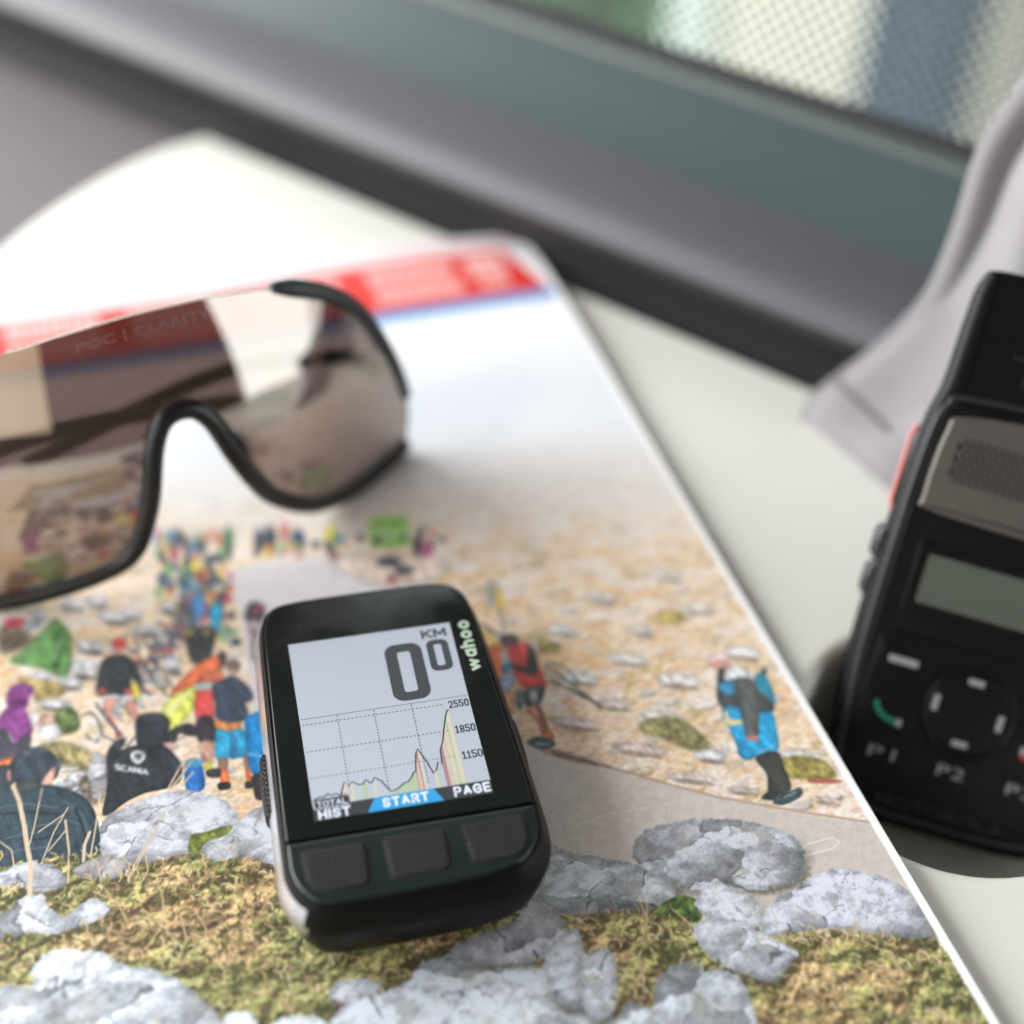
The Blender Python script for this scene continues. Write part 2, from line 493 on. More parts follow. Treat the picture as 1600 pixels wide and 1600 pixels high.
ART = [
('P',(216,210,212),0.03,1.2,1,[(-52.4,54.9),(-44.4,58.1),(-26.6,55.7),(-15.3,51.5),(-4.8,44.4),(-12.7,37.9),(-30.4,38.8),(-44.3,35.5),(-49.7,22.1),(-52.6,9.9),(-53.4,15.6),(-51.3,32.5),(-51.2,44.8)]),
('P',(226,205,188),0.05,2.0,1,[(-27.2,53.1),(-20.9,54.0),(-3.7,48.2),(-3.9,41.9),(-17.5,42.6)]),
('P',(207,198,191),0.035,0.6,1,[(-3.2,-10.1),(4.0,-13.9),(14.7,-23.2),(25.8,-30.8),(39.1,-39.4),(52.5,-47.0),(62.7,-52.0),(62.9,-59.7),(63.1,-72.0),(43.0,-66.0),(7.9,-55.5),(-8.9,-44.6),(-5.7,-26.5)]),
('P',(150,120,105),0.2,0.6,1,[(1.8,-11.9),(8.5,-17.1),(17.2,-24.1),(23.8,-28.9),(14.9,-22.8),(6.8,-18.0),(1.6,-13.6)]),
('S',(188,160,146),0.66,[(19.3,-26.1),(32.4,-35.3),(48.2,-44.1),(61.8,-51.1)]),
('S',(235,232,228),0.25,[(40.2,-52.2),(45.5,-51.1),(50.5,-51.0),(51.4,-52.5),(49.3,-53.5),(44.0,-53.5)]),
('S',(230,225,220),0.2,[(2.6,-33.9),(11.1,-33.1),(17.7,-33.8)]),
('P',(226,220,216),0.08,0.7,1,[(33.8,-14.4),(32.0,-14.9),(28.9,-14.0),(26.2,-12.2),(25.5,-10.4),(27.3,-9.9),(30.5,-10.8),(33.2,-12.7)]),
('P',(168,142,122),0.15,0.7,1,[(32.9,-15.7),(31.7,-15.6),(29.3,-14.6),(27.0,-13.4),(26.2,-12.6),(27.4,-12.7),(29.8,-13.7),(32.1,-14.9)]),
('P',(226,226,228),0.08,0.7,1,[(20.0,1.1),(18.4,0.5),(15.6,1.4),(13.1,3.1),(12.5,4.7),(14.1,5.2),(17.0,4.4),(19.4,2.7)]),
('P',(168,142,122),0.15,0.7,1,[(19.3,-0.2),(18.2,-0.1),(16.1,0.8),(14.0,1.9),(13.3,2.7),(14.3,2.6),(16.5,1.7),(18.5,0.5)]),
('P',(226,222,220),0.08,0.7,1,[(57.5,-2.0),(55.7,-2.6),(52.7,-1.8),(50.3,-0.1),(49.9,1.7),(51.7,2.4),(54.6,1.6),(57.1,-0.2)]),
('P',(168,142,122),0.15,0.7,1,[(56.5,-3.4),(55.4,-3.4),(53.2,-2.5),(51.1,-1.3),(50.5,-0.5),(51.5,-0.6),(53.8,-1.5),(55.8,-2.6)]),
('P',(232,230,228),0.08,0.7,1,[(41.1,-5.8),(39.2,-6.5),(35.9,-5.6),(33.2,-3.6),(32.6,-1.7),(34.5,-1.0),(37.8,-1.9),(40.6,-3.9)]),
('P',(168,142,122),0.15,0.7,1,[(40.1,-7.3),(38.9,-7.2),(36.4,-6.2),(34.1,-4.9),(33.3,-4.1),(34.5,-4.2),(37.0,-5.1),(39.3,-6.4)]),
('P',(214,218,222),0.08,0.7,1,[(38.5,-26.4),(37.0,-27.2),(34.5,-26.6),(32.6,-25.1),(32.3,-23.5),(33.8,-22.7),(36.3,-23.3),(38.2,-24.8)]),
('P',(168,142,122),0.15,0.7,1,[(37.7,-27.9),(36.8,-27.9),(35.0,-27.2),(33.3,-26.3),(32.8,-25.6),(33.7,-25.6),(35.5,-26.3),(37.2,-27.2)]),
('P',(228,226,224),0.08,0.7,1,[(32.7,3.2),(30.9,2.7),(27.6,3.7),(24.8,5.6),(24.0,7.3),(25.8,7.8),(29.1,6.8),(31.9,4.9)]),
('P',(168,142,122),0.15,0.7,1,[(31.7,1.9),(30.6,2.1),(28.1,3.1),(25.7,4.4),(24.9,5.2),(26.0,5.1),(28.5,4.0),(30.9,2.7)]),
('P',(228,224,222),0.08,0.7,1,[(57.4,-32.2),(55.7,-32.6),(52.6,-31.6),(50.0,-29.9),(49.4,-28.3),(51.1,-28.0),(54.2,-28.9),(56.8,-30.7)]),
('P',(168,142,122),0.15,0.7,1,[(56.5,-33.3),(55.4,-33.1),(53.0,-32.1),(50.8,-30.9),(50.1,-30.2),(51.2,-30.4),(53.5,-31.3),(55.7,-32.5)]),
('P',(230,228,228),0.08,0.7,1,[(14.2,12.9),(13.1,12.3),(11.3,12.6),(9.8,13.8),(9.6,15.2),(10.7,15.9),(12.5,15.5),(14.0,14.3)]),
('P',(168,142,122),0.15,0.7,1,[(13.8,11.6),(13.2,11.6),(11.8,12.1),(10.6,12.8),(10.1,13.4),(10.8,13.4),(12.2,12.9),(13.4,12.2)]),
('P',(226,222,220),0.08,0.7,1,[(37.1,11.3),(35.8,10.8),(33.6,11.4),(31.8,12.8),(31.4,14.0),(32.7,14.5),(34.9,13.9),(36.7,12.6)]),
('P',(168,142,122),0.15,0.7,1,[(36.6,10.2),(35.8,10.2),(34.1,10.9),(32.6,11.8),(32.0,12.4),(32.8,12.3),(34.5,11.7),(36.1,10.8)]),
('P',(222,222,226),0.08,0.7,1,[(21.0,15.9),(19.5,15.3),(17.0,16.1),(14.8,17.6),(14.2,19.1),(15.7,19.7),(18.3,19.0),(20.5,17.4)]),
('P',(168,142,122),0.15,0.7,1,[(20.4,14.6),(19.4,14.7),(17.5,15.5),(15.6,16.5),(15.0,17.2),(15.9,17.1),(17.9,16.4),(19.7,15.3)]),
('P',(232,226,222),0.08,0.7,1,[(52.9,14.0),(51.4,13.5),(48.8,14.3),(46.6,15.9),(46.1,17.3),(47.6,17.7),(50.2,16.9),(52.4,15.4)]),
('P',(168,142,122),0.15,0.7,1,[(52.2,12.9),(51.3,13.0),(49.3,13.8),(47.5,14.8),(46.8,15.5),(47.8,15.4),(49.7,14.6),(51.6,13.5)]),
('P',(226,222,220),0.08,0.7,1,[(32.6,23.1),(31.2,22.6),(28.8,23.3),(26.7,24.8),(26.2,26.2),(27.6,26.7),(30.0,26.0),(32.1,24.5)]),
('P',(168,142,122),0.15,0.7,1,[(32.0,22.0),(31.2,22.0),(29.3,22.8),(27.6,23.8),(27.0,24.4),(27.8,24.3),(29.7,23.6),(31.4,22.6)]),
('P',(230,224,220),0.08,0.7,1,[(49.8,25.7),(48.3,25.3),(45.7,26.1),(43.4,27.7),(42.9,29.1),(44.4,29.6),(47.0,28.8),(49.3,27.2)]),
('P',(168,142,122),0.15,0.7,1,[(49.2,24.6),(48.2,24.7),(46.2,25.5),(44.3,26.6),(43.6,27.3),(44.6,27.2),(46.6,26.3),(48.5,25.3)]),
('P',(222,206,198),0.08,0.7,1,[(24.3,-7.7),(22.9,-8.3),(20.4,-7.6),(18.3,-6.1),(17.9,-4.6),(19.3,-4.0),(21.8,-4.7),(23.9,-6.2)]),
('P',(168,142,122),0.15,0.7,1,[(23.6,-9.0),(22.7,-8.9),(20.9,-8.2),(19.1,-7.2),(18.5,-6.6),(19.4,-6.6),(21.3,-7.3),(23.0,-8.3)]),
('P',(222,206,200),0.08,0.7,1,[(16.3,-11.2),(14.4,-11.6),(10.7,-10.3),(7.5,-8.3),(6.5,-6.6),(8.4,-6.2),(12.1,-7.5),(15.3,-9.5)]),
('P',(168,142,122),0.15,0.7,1,[(15.3,-12.3),(14.0,-12.1),(11.2,-10.9),(8.5,-9.5),(7.5,-8.6),(8.8,-8.9),(11.6,-10.0),(14.3,-11.5)]),
('P',(216,196,186),0.08,0.7,1,[(27.2,-21.7),(25.1,-22.1),(21.2,-20.8),(17.7,-18.6),(16.6,-16.7),(18.7,-16.4),(22.7,-17.7),(26.2,-19.9)]),
('P',(168,142,122),0.15,0.7,1,[(26.1,-22.9),(24.7,-22.6),(21.6,-21.3),(18.7,-19.8),(17.6,-18.9),(19.0,-19.2),(22.1,-20.4),(25.0,-22.0)]),
('P',(224,210,202),0.08,0.7,1,[(34.0,-31.5),(32.2,-31.7),(28.7,-30.4),(25.5,-28.5),(24.6,-27.1),(26.4,-26.9),(29.9,-28.1),(33.1,-30.0)]),
('P',(168,142,122),0.15,0.7,1,[(33.1,-32.3),(31.9,-32.1),(29.1,-30.9),(26.5,-29.6),(25.6,-28.8),(26.8,-29.1),(29.5,-30.2),(32.1,-31.6)]),
('P',(222,208,200),0.08,0.7,1,[(41.1,-36.7),(39.9,-36.9),(37.6,-36.1),(35.6,-34.9),(35.1,-33.8),(36.3,-33.7),(38.6,-34.4),(40.6,-35.7)]),
('P',(168,142,122),0.15,0.7,1,[(40.6,-37.4),(39.8,-37.3),(38.1,-36.5),(36.4,-35.7),(35.8,-35.1),(36.6,-35.3),(38.4,-36.0),(40.0,-36.9)]),
('P',(212,196,186),0.08,0.7,1,[(55.9,-43.5),(54.8,-43.8),(52.9,-43.2),(51.2,-42.1),(50.8,-41.1),(51.9,-40.9),(53.9,-41.5),(55.5,-42.6)]),
('P',(168,142,122),0.15,0.7,1,[(55.5,-44.3),(54.8,-44.2),(53.3,-43.6),(51.9,-42.8),(51.4,-42.3),(52.1,-42.4),(53.6,-43.0),(55.0,-43.8)]),
('P',(132,128,82),0.25,0.8,1,[(24.4,-12.7),(30.5,-12.3),(34.2,-15.6),(36.4,-22.6),(32.1,-22.6),(28.0,-18.3),(24.5,-15.7)]),
('P',(150,140,70),0.25,0.6,1,[(48.2,-30.5),(53.4,-30.3),(57.8,-33.3),(57.8,-37.7),(51.9,-36.4),(47.9,-34.2)]),
('P',(172,160,84),0.2,0.8,1,[(11.2,16.3),(15.0,14.2),(14.8,11.6),(11.1,12.7)]),
('P',(180,160,90),0.2,1.0,1,[(40.6,17.1),(46.0,14.9),(43.3,12.1),(39.4,13.9)]),
('P',(215,110,90),0.1,0.3,1,[(52.6,-36.5),(58.2,-38.3),(57.8,-39.2),(52.5,-37.6)]),
('P',(136,205,84),0.05,0.9,0,[(-15.6,65.6),(-11.8,65.5),(-6.4,64.4),(-8.4,54.1),(-13.0,54.5),(-17.3,56.0)]),
('S',(225,240,205),0.62,[(-14.7,62.9),(-15.2,58.4)]),
('S',(225,240,205),0.61,[(-13.9,60.4),(-13.6,59.1)]),
('S',(225,240,205),0.62,[(-12.0,62.2),(-12.0,59.8)]),
('S',(225,240,205),0.61,[(-11.2,59.6),(-11.2,57.2)]),
('S',(225,240,205),0.62,[(-9.4,61.4),(-9.6,58.0)]),
('S',(225,240,205),0.61,[(-8.6,58.8),(-8.0,58.7)]),
('P',(46,116,80),0.12,0.6,1,[(-48.2,67.2),(-49.1,63.9),(-50.1,62.7),(-50.5,64.3),(-50.3,67.8),(-49.4,71.1),(-48.4,72.4),(-47.9,70.7)]),
('P',(60,60,70),0.12,0.6,1,[(-49.2,63.5),(-49.6,61.8),(-50.2,61.1),(-50.5,62.0),(-50.3,63.9),(-49.8,65.7),(-49.3,66.3),(-49.0,65.4)]),
('P',(58,68,84),0.12,0.6,1,[(-41.1,65.1),(-42.0,62.5),(-43.0,61.5),(-43.6,62.9),(-43.4,65.8),(-42.6,68.5),(-41.5,69.5),(-40.9,68.1)]),
('P',(48,58,76),0.12,0.6,1,[(-38.1,65.4),(-39.1,62.8),(-40.3,61.9),(-41.1,63.4),(-41.0,66.3),(-40.1,69.0),(-38.8,69.9),(-38.0,68.4)]),
('P',(238,118,70),0.12,0.6,1,[(-38.6,61.4),(-39.3,60.2),(-40.4,59.9),(-41.3,60.8),(-41.5,62.3),(-40.8,63.5),(-39.7,63.8),(-38.8,62.9)]),
('P',(220,62,70),0.12,0.6,1,[(-35.0,66.4),(-35.7,64.3),(-36.5,63.6),(-36.9,64.7),(-36.8,66.9),(-36.1,69.1),(-35.3,69.8),(-34.8,68.7)]),
('P',(240,190,60),0.12,0.6,1,[(-35.1,62.2),(-35.7,60.5),(-36.5,59.9),(-36.9,60.8),(-36.8,62.7),(-36.2,64.5),(-35.4,65.1),(-35.0,64.2)]),
('P',(44,72,118),0.12,0.6,1,[(-31.8,62.5),(-32.8,59.8),(-34.2,59.0),(-35.1,60.5),(-35.0,63.4),(-34.0,66.1),(-32.6,66.9),(-31.7,65.4)]),
('P',(220,170,150),0.12,0.6,1,[(-33.1,57.6),(-33.7,56.6),(-34.7,56.4),(-35.6,57.1),(-35.7,58.3),(-35.1,59.3),(-34.1,59.4),(-33.3,58.7)]),
('P',(242,226,92),0.12,0.6,1,[(-24.3,61.9),(-25.3,59.6),(-26.6,58.9),(-27.4,60.2),(-27.2,62.8),(-26.3,65.2),(-25.0,65.9),(-24.2,64.6)]),
('P',(60,60,60),0.12,0.6,1,[(-25.6,58.4),(-26.0,57.5),(-26.6,57.3),(-27.0,57.8),(-27.0,58.8),(-26.6,59.6),(-26.0,59.9),(-25.6,59.3)]),
('P',(190,140,118),0.12,0.6,1,[(-25.1,55.2),(-25.7,54.3),(-26.7,54.1),(-27.5,54.8),(-27.7,56.0),(-27.0,56.9),(-26.0,57.1),(-25.2,56.4)]),
('P',(70,66,74),0.12,0.6,1,[(-5.6,53.3),(-6.7,50.7),(-7.7,49.8),(-8.1,51.1),(-7.7,53.9),(-6.6,56.6),(-5.6,57.5),(-5.2,56.2)]),
('P',(222,84,150),0.12,0.6,1,[(-3.7,51.4),(-4.6,49.4),(-5.6,48.7),(-6.2,49.8),(-6.0,52.0),(-5.1,54.1),(-4.0,54.7),(-3.4,53.6)]),
('P',(70,78,92),0.12,0.6,1,[(-11.6,49.1),(-12.7,48.1),(-14.9,48.2),(-16.8,49.3),(-17.3,50.7),(-16.2,51.7),(-14.0,51.6),(-12.1,50.5)]),
('P',(66,76,88),0.12,0.6,1,[(-9.5,45.3),(-10.5,44.4),(-12.2,44.3),(-13.7,45.3),(-14.1,46.7),(-13.1,47.6),(-11.3,47.7),(-9.8,46.7)]),
('P',(210,120,110),0.12,0.6,1,[(-13.9,43.7),(-14.6,42.7),(-15.7,42.5),(-16.6,43.3),(-16.7,44.5),(-16.0,45.6),(-14.9,45.8),(-14.0,45.0)]),
('P',(230,190,170),0.12,0.6,1,[(-10.0,43.3),(-10.7,42.2),(-11.6,42.0),(-12.3,42.7),(-12.3,43.9),(-11.7,45.0),(-10.7,45.2),(-10.1,44.5)]),
('P',(74,84,92),0.12,0.6,1,[(-58.4,70.1),(-59.1,68.7),(-60.4,68.4),(-61.6,69.4),(-61.8,71.1),(-61.1,72.5),(-59.8,72.8),(-58.6,71.8)]),
('P',(80,90,100),0.12,0.6,1,[(-54.0,67.2),(-54.9,66.2),(-56.6,66.1),(-58.1,67.1),(-58.6,68.6),(-57.7,69.6),(-56.0,69.7),(-54.5,68.7)]),
('P',(240,130,70),0.12,0.6,1,[(-63.0,65.3),(-63.7,63.5),(-64.8,63.1),(-65.7,64.1),(-65.8,66.1),(-65.2,67.8),(-64.0,68.3),(-63.1,67.2)]),
('P',(70,80,90),0.12,0.6,1,[(-62.7,71.3),(-63.3,69.7),(-64.4,69.3),(-65.2,70.3),(-65.3,72.1),(-64.7,73.7),(-63.7,74.2),(-62.8,73.2)]),
('P',(246,222,74),0.12,0.6,1,[(-56.0,60.5),(-57.1,58.3),(-59.2,57.9),(-60.9,59.4),(-61.4,62.1),(-60.2,64.3),(-58.1,64.8),(-56.4,63.2)]),
('P',(246,222,74),0.12,0.6,1,[(-52.7,54.9),(-53.5,52.4),(-54.3,51.5),(-54.8,52.8),(-54.7,55.5),(-54.0,58.1),(-53.1,59.0),(-52.6,57.7)]),
('P',(52,104,170),0.12,0.6,1,[(-53.9,57.5),(-54.6,56.0),(-55.6,55.5),(-56.4,56.5),(-56.5,58.2),(-55.8,59.8),(-54.8,60.2),(-54.0,59.2)]),
('P',(84,90,104),0.12,0.6,1,[(-55.0,55.6),(-55.9,53.7),(-57.4,53.2),(-58.7,54.5),(-58.9,56.7),(-58.0,58.7),(-56.5,59.1),(-55.2,57.8)]),
('P',(120,190,235),0.12,0.6,1,[(-58.6,54.4),(-59.1,53.2),(-60.1,52.9),(-60.9,53.7),(-61.1,55.2),(-60.5,56.4),(-59.5,56.7),(-58.7,55.9)]),
('P',(150,190,110),0.12,0.6,1,[(-66.3,54.5),(-66.8,53.4),(-67.6,53.2),(-68.3,53.9),(-68.5,55.1),(-68.0,56.2),(-67.2,56.5),(-66.4,55.8)]),
('P',(70,80,90),0.12,0.6,1,[(-63.7,58.1),(-64.5,56.2),(-65.8,55.7),(-66.9,56.9),(-67.1,59.1),(-66.3,61.0),(-65.0,61.6),(-63.9,60.4)]),
('P',(90,96,108),0.12,0.6,1,[(-60.3,57.1),(-61.1,54.6),(-62.2,53.7),(-62.9,55.1),(-62.9,57.9),(-62.1,60.5),(-61.0,61.3),(-60.3,59.9)]),
('P',(228,90,100),0.12,0.6,1,[(-54.8,51.2),(-55.3,50.3),(-56.2,50.1),(-56.9,50.7),(-57.1,51.8),(-56.6,52.8),(-55.7,53.0),(-55.0,52.3)]),
('P',(180,190,205),0.12,0.6,1,[(-58.2,49.4),(-59.0,47.8),(-60.5,47.5),(-61.8,48.6),(-62.1,50.5),(-61.2,52.1),(-59.7,52.4),(-58.5,51.3)]),
('P',(60,66,78),0.12,0.6,1,[(-53.5,47.6),(-54.1,45.7),(-54.8,45.0),(-55.3,46.0),(-55.2,48.1),(-54.6,50.0),(-53.9,50.7),(-53.4,49.7)]),
('P',(90,150,205),0.12,0.6,1,[(-57.6,45.0),(-58.2,43.4),(-59.1,42.9),(-59.7,43.8),(-59.8,45.6),(-59.2,47.2),(-58.3,47.7),(-57.6,46.8)]),
('P',(240,110,80),0.12,0.6,1,[(-62.4,47.4),(-62.9,46.5),(-64.0,46.4),(-64.9,47.1),(-65.2,48.2),(-64.6,49.1),(-63.6,49.2),(-62.7,48.5)]),
('P',(226,186,166),0.1,0.5,1,[(-56.7,54.6),(-57.1,53.4),(-57.6,53.1),(-58.0,53.7),(-58.1,55.0),(-57.7,56.1),(-57.1,56.5),(-56.7,55.8)]),
('P',(60,66,76),0.1,0.5,1,[(-61.8,51.1),(-62.2,49.9),(-62.8,49.5),(-63.2,50.2),(-63.2,51.5),(-62.8,52.7),(-62.2,53.1),(-61.8,52.4)]),
('P',(230,90,70),0.1,0.5,1,[(-58.6,65.2),(-59.0,63.7),(-59.4,63.2),(-59.6,63.9),(-59.6,65.5),(-59.2,67.0),(-58.7,67.5),(-58.5,66.8)]),
('P',(90,98,110),0.1,0.5,1,[(-63.2,47.7),(-63.7,46.5),(-64.4,46.2),(-65.0,46.9),(-65.1,48.2),(-64.7,49.4),(-63.9,49.8),(-63.3,49.0)]),
('P',(66,74,88),0.1,0.5,1,[(-61.9,50.1),(-62.3,49.4),(-63.0,49.3),(-63.5,49.8),(-63.7,50.6),(-63.3,51.3),(-62.6,51.5),(-62.1,51.0)]),
('P',(238,130,80),0.1,0.5,1,[(-51.5,69.0),(-51.9,67.9),(-52.3,67.5),(-52.5,68.0),(-52.4,69.3),(-52.1,70.5),(-51.7,70.9),(-51.4,70.3)]),
('P',(60,66,76),0.1,0.5,1,[(-52.8,53.9),(-53.1,52.9),(-53.6,52.6),(-53.9,53.2),(-53.9,54.2),(-53.5,55.1),(-53.1,55.5),(-52.8,54.9)]),
('P',(200,70,90),0.1,0.5,1,[(-64.6,74.0),(-65.0,72.3),(-65.5,71.7),(-65.8,72.6),(-65.8,74.4),(-65.4,76.1),(-64.8,76.7),(-64.5,75.8)]),
('P',(150,160,176),0.1,0.5,1,[(-53.7,34.3),(-54.1,33.1),(-54.6,32.7),(-54.9,33.3),(-54.8,34.6),(-54.5,35.9),(-54.0,36.3),(-53.7,35.7)]),
('P',(238,130,80),0.1,0.5,1,[(-63.9,54.4),(-64.3,53.4),(-65.0,53.1),(-65.5,53.8),(-65.6,54.9),(-65.2,55.9),(-64.6,56.2),(-64.0,55.6)]),
('P',(66,74,88),0.1,0.5,1,[(-58.7,40.9),(-59.1,40.3),(-59.8,40.2),(-60.3,40.7),(-60.5,41.4),(-60.1,42.1),(-59.4,42.2),(-58.9,41.7)]),
('P',(120,190,120),0.1,0.5,1,[(-51.2,62.2),(-51.6,60.8),(-52.2,60.4),(-52.5,61.1),(-52.5,62.5),(-52.1,63.9),(-51.5,64.4),(-51.2,63.6)]),
('P',(244,214,80),0.1,0.5,1,[(-56.4,55.7),(-56.8,54.8),(-57.5,54.6),(-58.0,55.1),(-58.1,56.2),(-57.7,57.1),(-57.1,57.3),(-56.5,56.8)]),
('P',(90,98,110),0.1,0.5,1,[(-60.1,69.5),(-60.5,68.7),(-61.1,68.5),(-61.7,69.0),(-61.8,70.0),(-61.4,70.8),(-60.8,71.0),(-60.2,70.4)]),
('P',(66,74,88),0.1,0.5,1,[(-63.7,64.3),(-64.0,63.2),(-64.6,62.8),(-65.0,63.5),(-65.1,64.7),(-64.7,65.9),(-64.1,66.3),(-63.7,65.6)]),
('P',(60,66,76),0.1,0.5,1,[(-61.8,47.7),(-62.1,46.4),(-62.6,45.9),(-62.9,46.6),(-62.8,48.0),(-62.5,49.3),(-62.0,49.7),(-61.7,49.0)]),
('P',(52,60,72),0.1,0.5,1,[(-55.3,66.4),(-55.7,64.8),(-56.3,64.2),(-56.7,65.0),(-56.6,66.8),(-56.1,68.4),(-55.6,69.0),(-55.2,68.1)]),
('P',(226,186,166),0.1,0.5,1,[(-51.4,70.4),(-51.9,68.7),(-52.6,68.2),(-53.0,69.1),(-52.9,70.8),(-52.4,72.5),(-51.7,73.1),(-51.3,72.2)]),
('P',(238,130,80),0.1,0.5,1,[(-62.6,72.9),(-63.0,72.1),(-63.6,71.9),(-64.1,72.4),(-64.2,73.3),(-63.9,74.2),(-63.3,74.4),(-62.7,73.8)]),
('P',(70,140,205),0.1,0.5,1,[(-61.1,36.7),(-61.4,35.5),(-61.8,35.1),(-62.0,35.7),(-61.9,36.9),(-61.6,38.1),(-61.3,38.5),(-61.0,37.9)]),
('P',(52,60,72),0.1,0.5,1,[(-59.2,41.6),(-59.5,40.5),(-59.9,40.1),(-60.1,40.7),(-60.1,41.9),(-59.8,43.1),(-59.3,43.5),(-59.1,42.9)]),
('P',(222,226,232),0.1,0.5,1,[(-55.9,62.2),(-56.3,61.4),(-56.9,61.2),(-57.4,61.7),(-57.5,62.7),(-57.1,63.5),(-56.5,63.7),(-56.0,63.2)]),
('P',(230,90,70),0.1,0.5,1,[(-52.8,48.5),(-53.2,47.7),(-53.9,47.5),(-54.5,48.1),(-54.6,49.0),(-54.2,49.8),(-53.5,50.0),(-52.9,49.4)]),
('P',(238,130,80),0.1,0.5,1,[(-51.2,64.3),(-51.5,63.4),(-52.0,63.1),(-52.3,63.6),(-52.3,64.6),(-52.0,65.5),(-51.5,65.8),(-51.2,65.3)]),
('P',(244,214,80),0.1,0.5,1,[(-51.8,42.7),(-52.2,41.8),(-52.8,41.5),(-53.3,42.1),(-53.4,43.2),(-53.0,44.1),(-52.3,44.4),(-51.8,43.8)]),
('P',(66,74,88),0.1,0.5,1,[(-63.7,55.5),(-63.9,54.7),(-64.3,54.5),(-64.6,54.9),(-64.6,55.8),(-64.4,56.5),(-64.0,56.7),(-63.7,56.3)]),
('P',(150,160,176),0.1,0.5,1,[(-60.6,37.5),(-61.0,36.5),(-61.5,36.2),(-61.9,36.7),(-61.9,37.8),(-61.5,38.8),(-61.0,39.1),(-60.7,38.5)]),
('P',(60,66,76),0.1,0.5,1,[(-57.8,38.6),(-58.2,37.4),(-58.6,37.0),(-58.9,37.6),(-58.8,38.9),(-58.5,40.2),(-58.0,40.6),(-57.8,40.0)]),
('P',(60,66,76),0.1,0.5,1,[(-61.9,70.7),(-62.3,69.4),(-63.0,69.0),(-63.4,69.8),(-63.5,71.2),(-63.1,72.5),(-62.4,72.9),(-61.9,72.2)]),
('P',(244,214,80),0.1,0.5,1,[(-62.1,70.6),(-62.4,69.8),(-63.1,69.6),(-63.7,70.1),(-63.8,71.1),(-63.4,71.8),(-62.8,72.0),(-62.2,71.5)]),
('P',(66,74,88),0.1,0.5,1,[(-61.3,57.4),(-61.7,56.4),(-62.1,56.1),(-62.4,56.6),(-62.4,57.7),(-62.1,58.8),(-61.6,59.1),(-61.3,58.6)]),
('P',(222,226,232),0.1,0.5,1,[(-62.7,51.9),(-63.1,50.8),(-63.5,50.5),(-63.8,51.0),(-63.7,52.2),(-63.4,53.3),(-63.0,53.6),(-62.7,53.1)]),
('P',(60,66,76),0.1,0.5,1,[(-54.0,58.3),(-54.4,57.5),(-55.0,57.3),(-55.4,57.8),(-55.5,58.8),(-55.2,59.6),(-54.6,59.8),(-54.1,59.3)]),
('P',(222,226,232),0.1,0.5,1,[(-65.4,73.0),(-65.8,71.4),(-66.5,70.9),(-67.0,71.8),(-67.0,73.5),(-66.6,75.2),(-65.9,75.7),(-65.4,74.8)]),
('P',(120,190,120),0.1,0.5,1,[(-55.5,70.8),(-55.8,69.7),(-56.2,69.4),(-56.5,69.9),(-56.5,71.0),(-56.2,72.1),(-55.7,72.4),(-55.5,71.9)]),
('P',(120,190,120),0.1,0.5,1,[(-64.3,68.8),(-64.7,67.4),(-65.3,66.9),(-65.8,67.7),(-65.8,69.2),(-65.4,70.6),(-64.8,71.1),(-64.3,70.3)]),
('P',(150,160,176),0.1,0.5,1,[(-54.9,38.0),(-55.3,36.5),(-55.7,36.0),(-56.0,36.7),(-55.8,38.2),(-55.5,39.7),(-55.0,40.2),(-54.8,39.5)]),
('P',(120,190,120),0.1,0.5,1,[(-63.5,60.7),(-64.0,59.2),(-64.7,58.8),(-65.3,59.6),(-65.3,61.2),(-64.8,62.7),(-64.1,63.1),(-63.5,62.3)]),
('P',(120,190,120),0.1,0.5,1,[(-53.3,54.9),(-53.7,53.7),(-54.3,53.3),(-54.8,54.0),(-54.8,55.3),(-54.3,56.6),(-53.7,57.0),(-53.3,56.3)]),
('P',(238,130,80),0.1,0.5,1,[(-56.6,57.1),(-56.8,56.4),(-57.2,56.1),(-57.5,56.5),(-57.5,57.4),(-57.2,58.2),(-56.8,58.5),(-56.6,58.0)]),
('P',(90,98,110),0.1,0.5,1,[(-61.3,68.7),(-61.7,67.6),(-62.4,67.4),(-62.9,68.0),(-63.0,69.2),(-62.6,70.3),(-61.9,70.6),(-61.4,69.9)]),
('P',(120,190,120),0.1,0.5,1,[(-56.5,44.2),(-56.9,43.1),(-57.4,42.8),(-57.8,43.4),(-57.8,44.6),(-57.5,45.7),(-56.9,46.1),(-56.5,45.5)]),
('P',(70,140,205),0.1,0.5,1,[(-57.3,52.3),(-57.7,51.2),(-58.3,50.9),(-58.7,51.5),(-58.8,52.7),(-58.4,53.8),(-57.8,54.1),(-57.3,53.5)]),
('P',(120,190,120),0.1,0.5,1,[(-54.3,62.3),(-54.8,61.0),(-55.5,60.6),(-56.0,61.3),(-56.0,62.8),(-55.6,64.1),(-54.9,64.5),(-54.3,63.7)]),
('P',(222,226,232),0.1,0.5,1,[(-52.1,52.0),(-52.5,50.7),(-53.0,50.3),(-53.3,50.9),(-53.2,52.3),(-52.8,53.6),(-52.3,54.0),(-52.0,53.4)]),
('P',(222,226,232),0.1,0.5,1,[(-62.6,65.7),(-63.0,64.6),(-63.6,64.3),(-64.1,64.9),(-64.2,66.2),(-63.8,67.3),(-63.2,67.6),(-62.6,67.0)]),
('P',(200,70,90),0.1,0.5,1,[(-59.7,39.7),(-60.1,38.5),(-60.6,38.1),(-60.9,38.7),(-60.8,40.0),(-60.5,41.2),(-60.0,41.5),(-59.7,40.9)]),
('P',(244,214,80),0.1,0.5,1,[(-54.1,41.1),(-54.6,40.2),(-55.3,39.9),(-55.8,40.5),(-55.9,41.6),(-55.5,42.6),(-54.8,42.8),(-54.2,42.2)]),
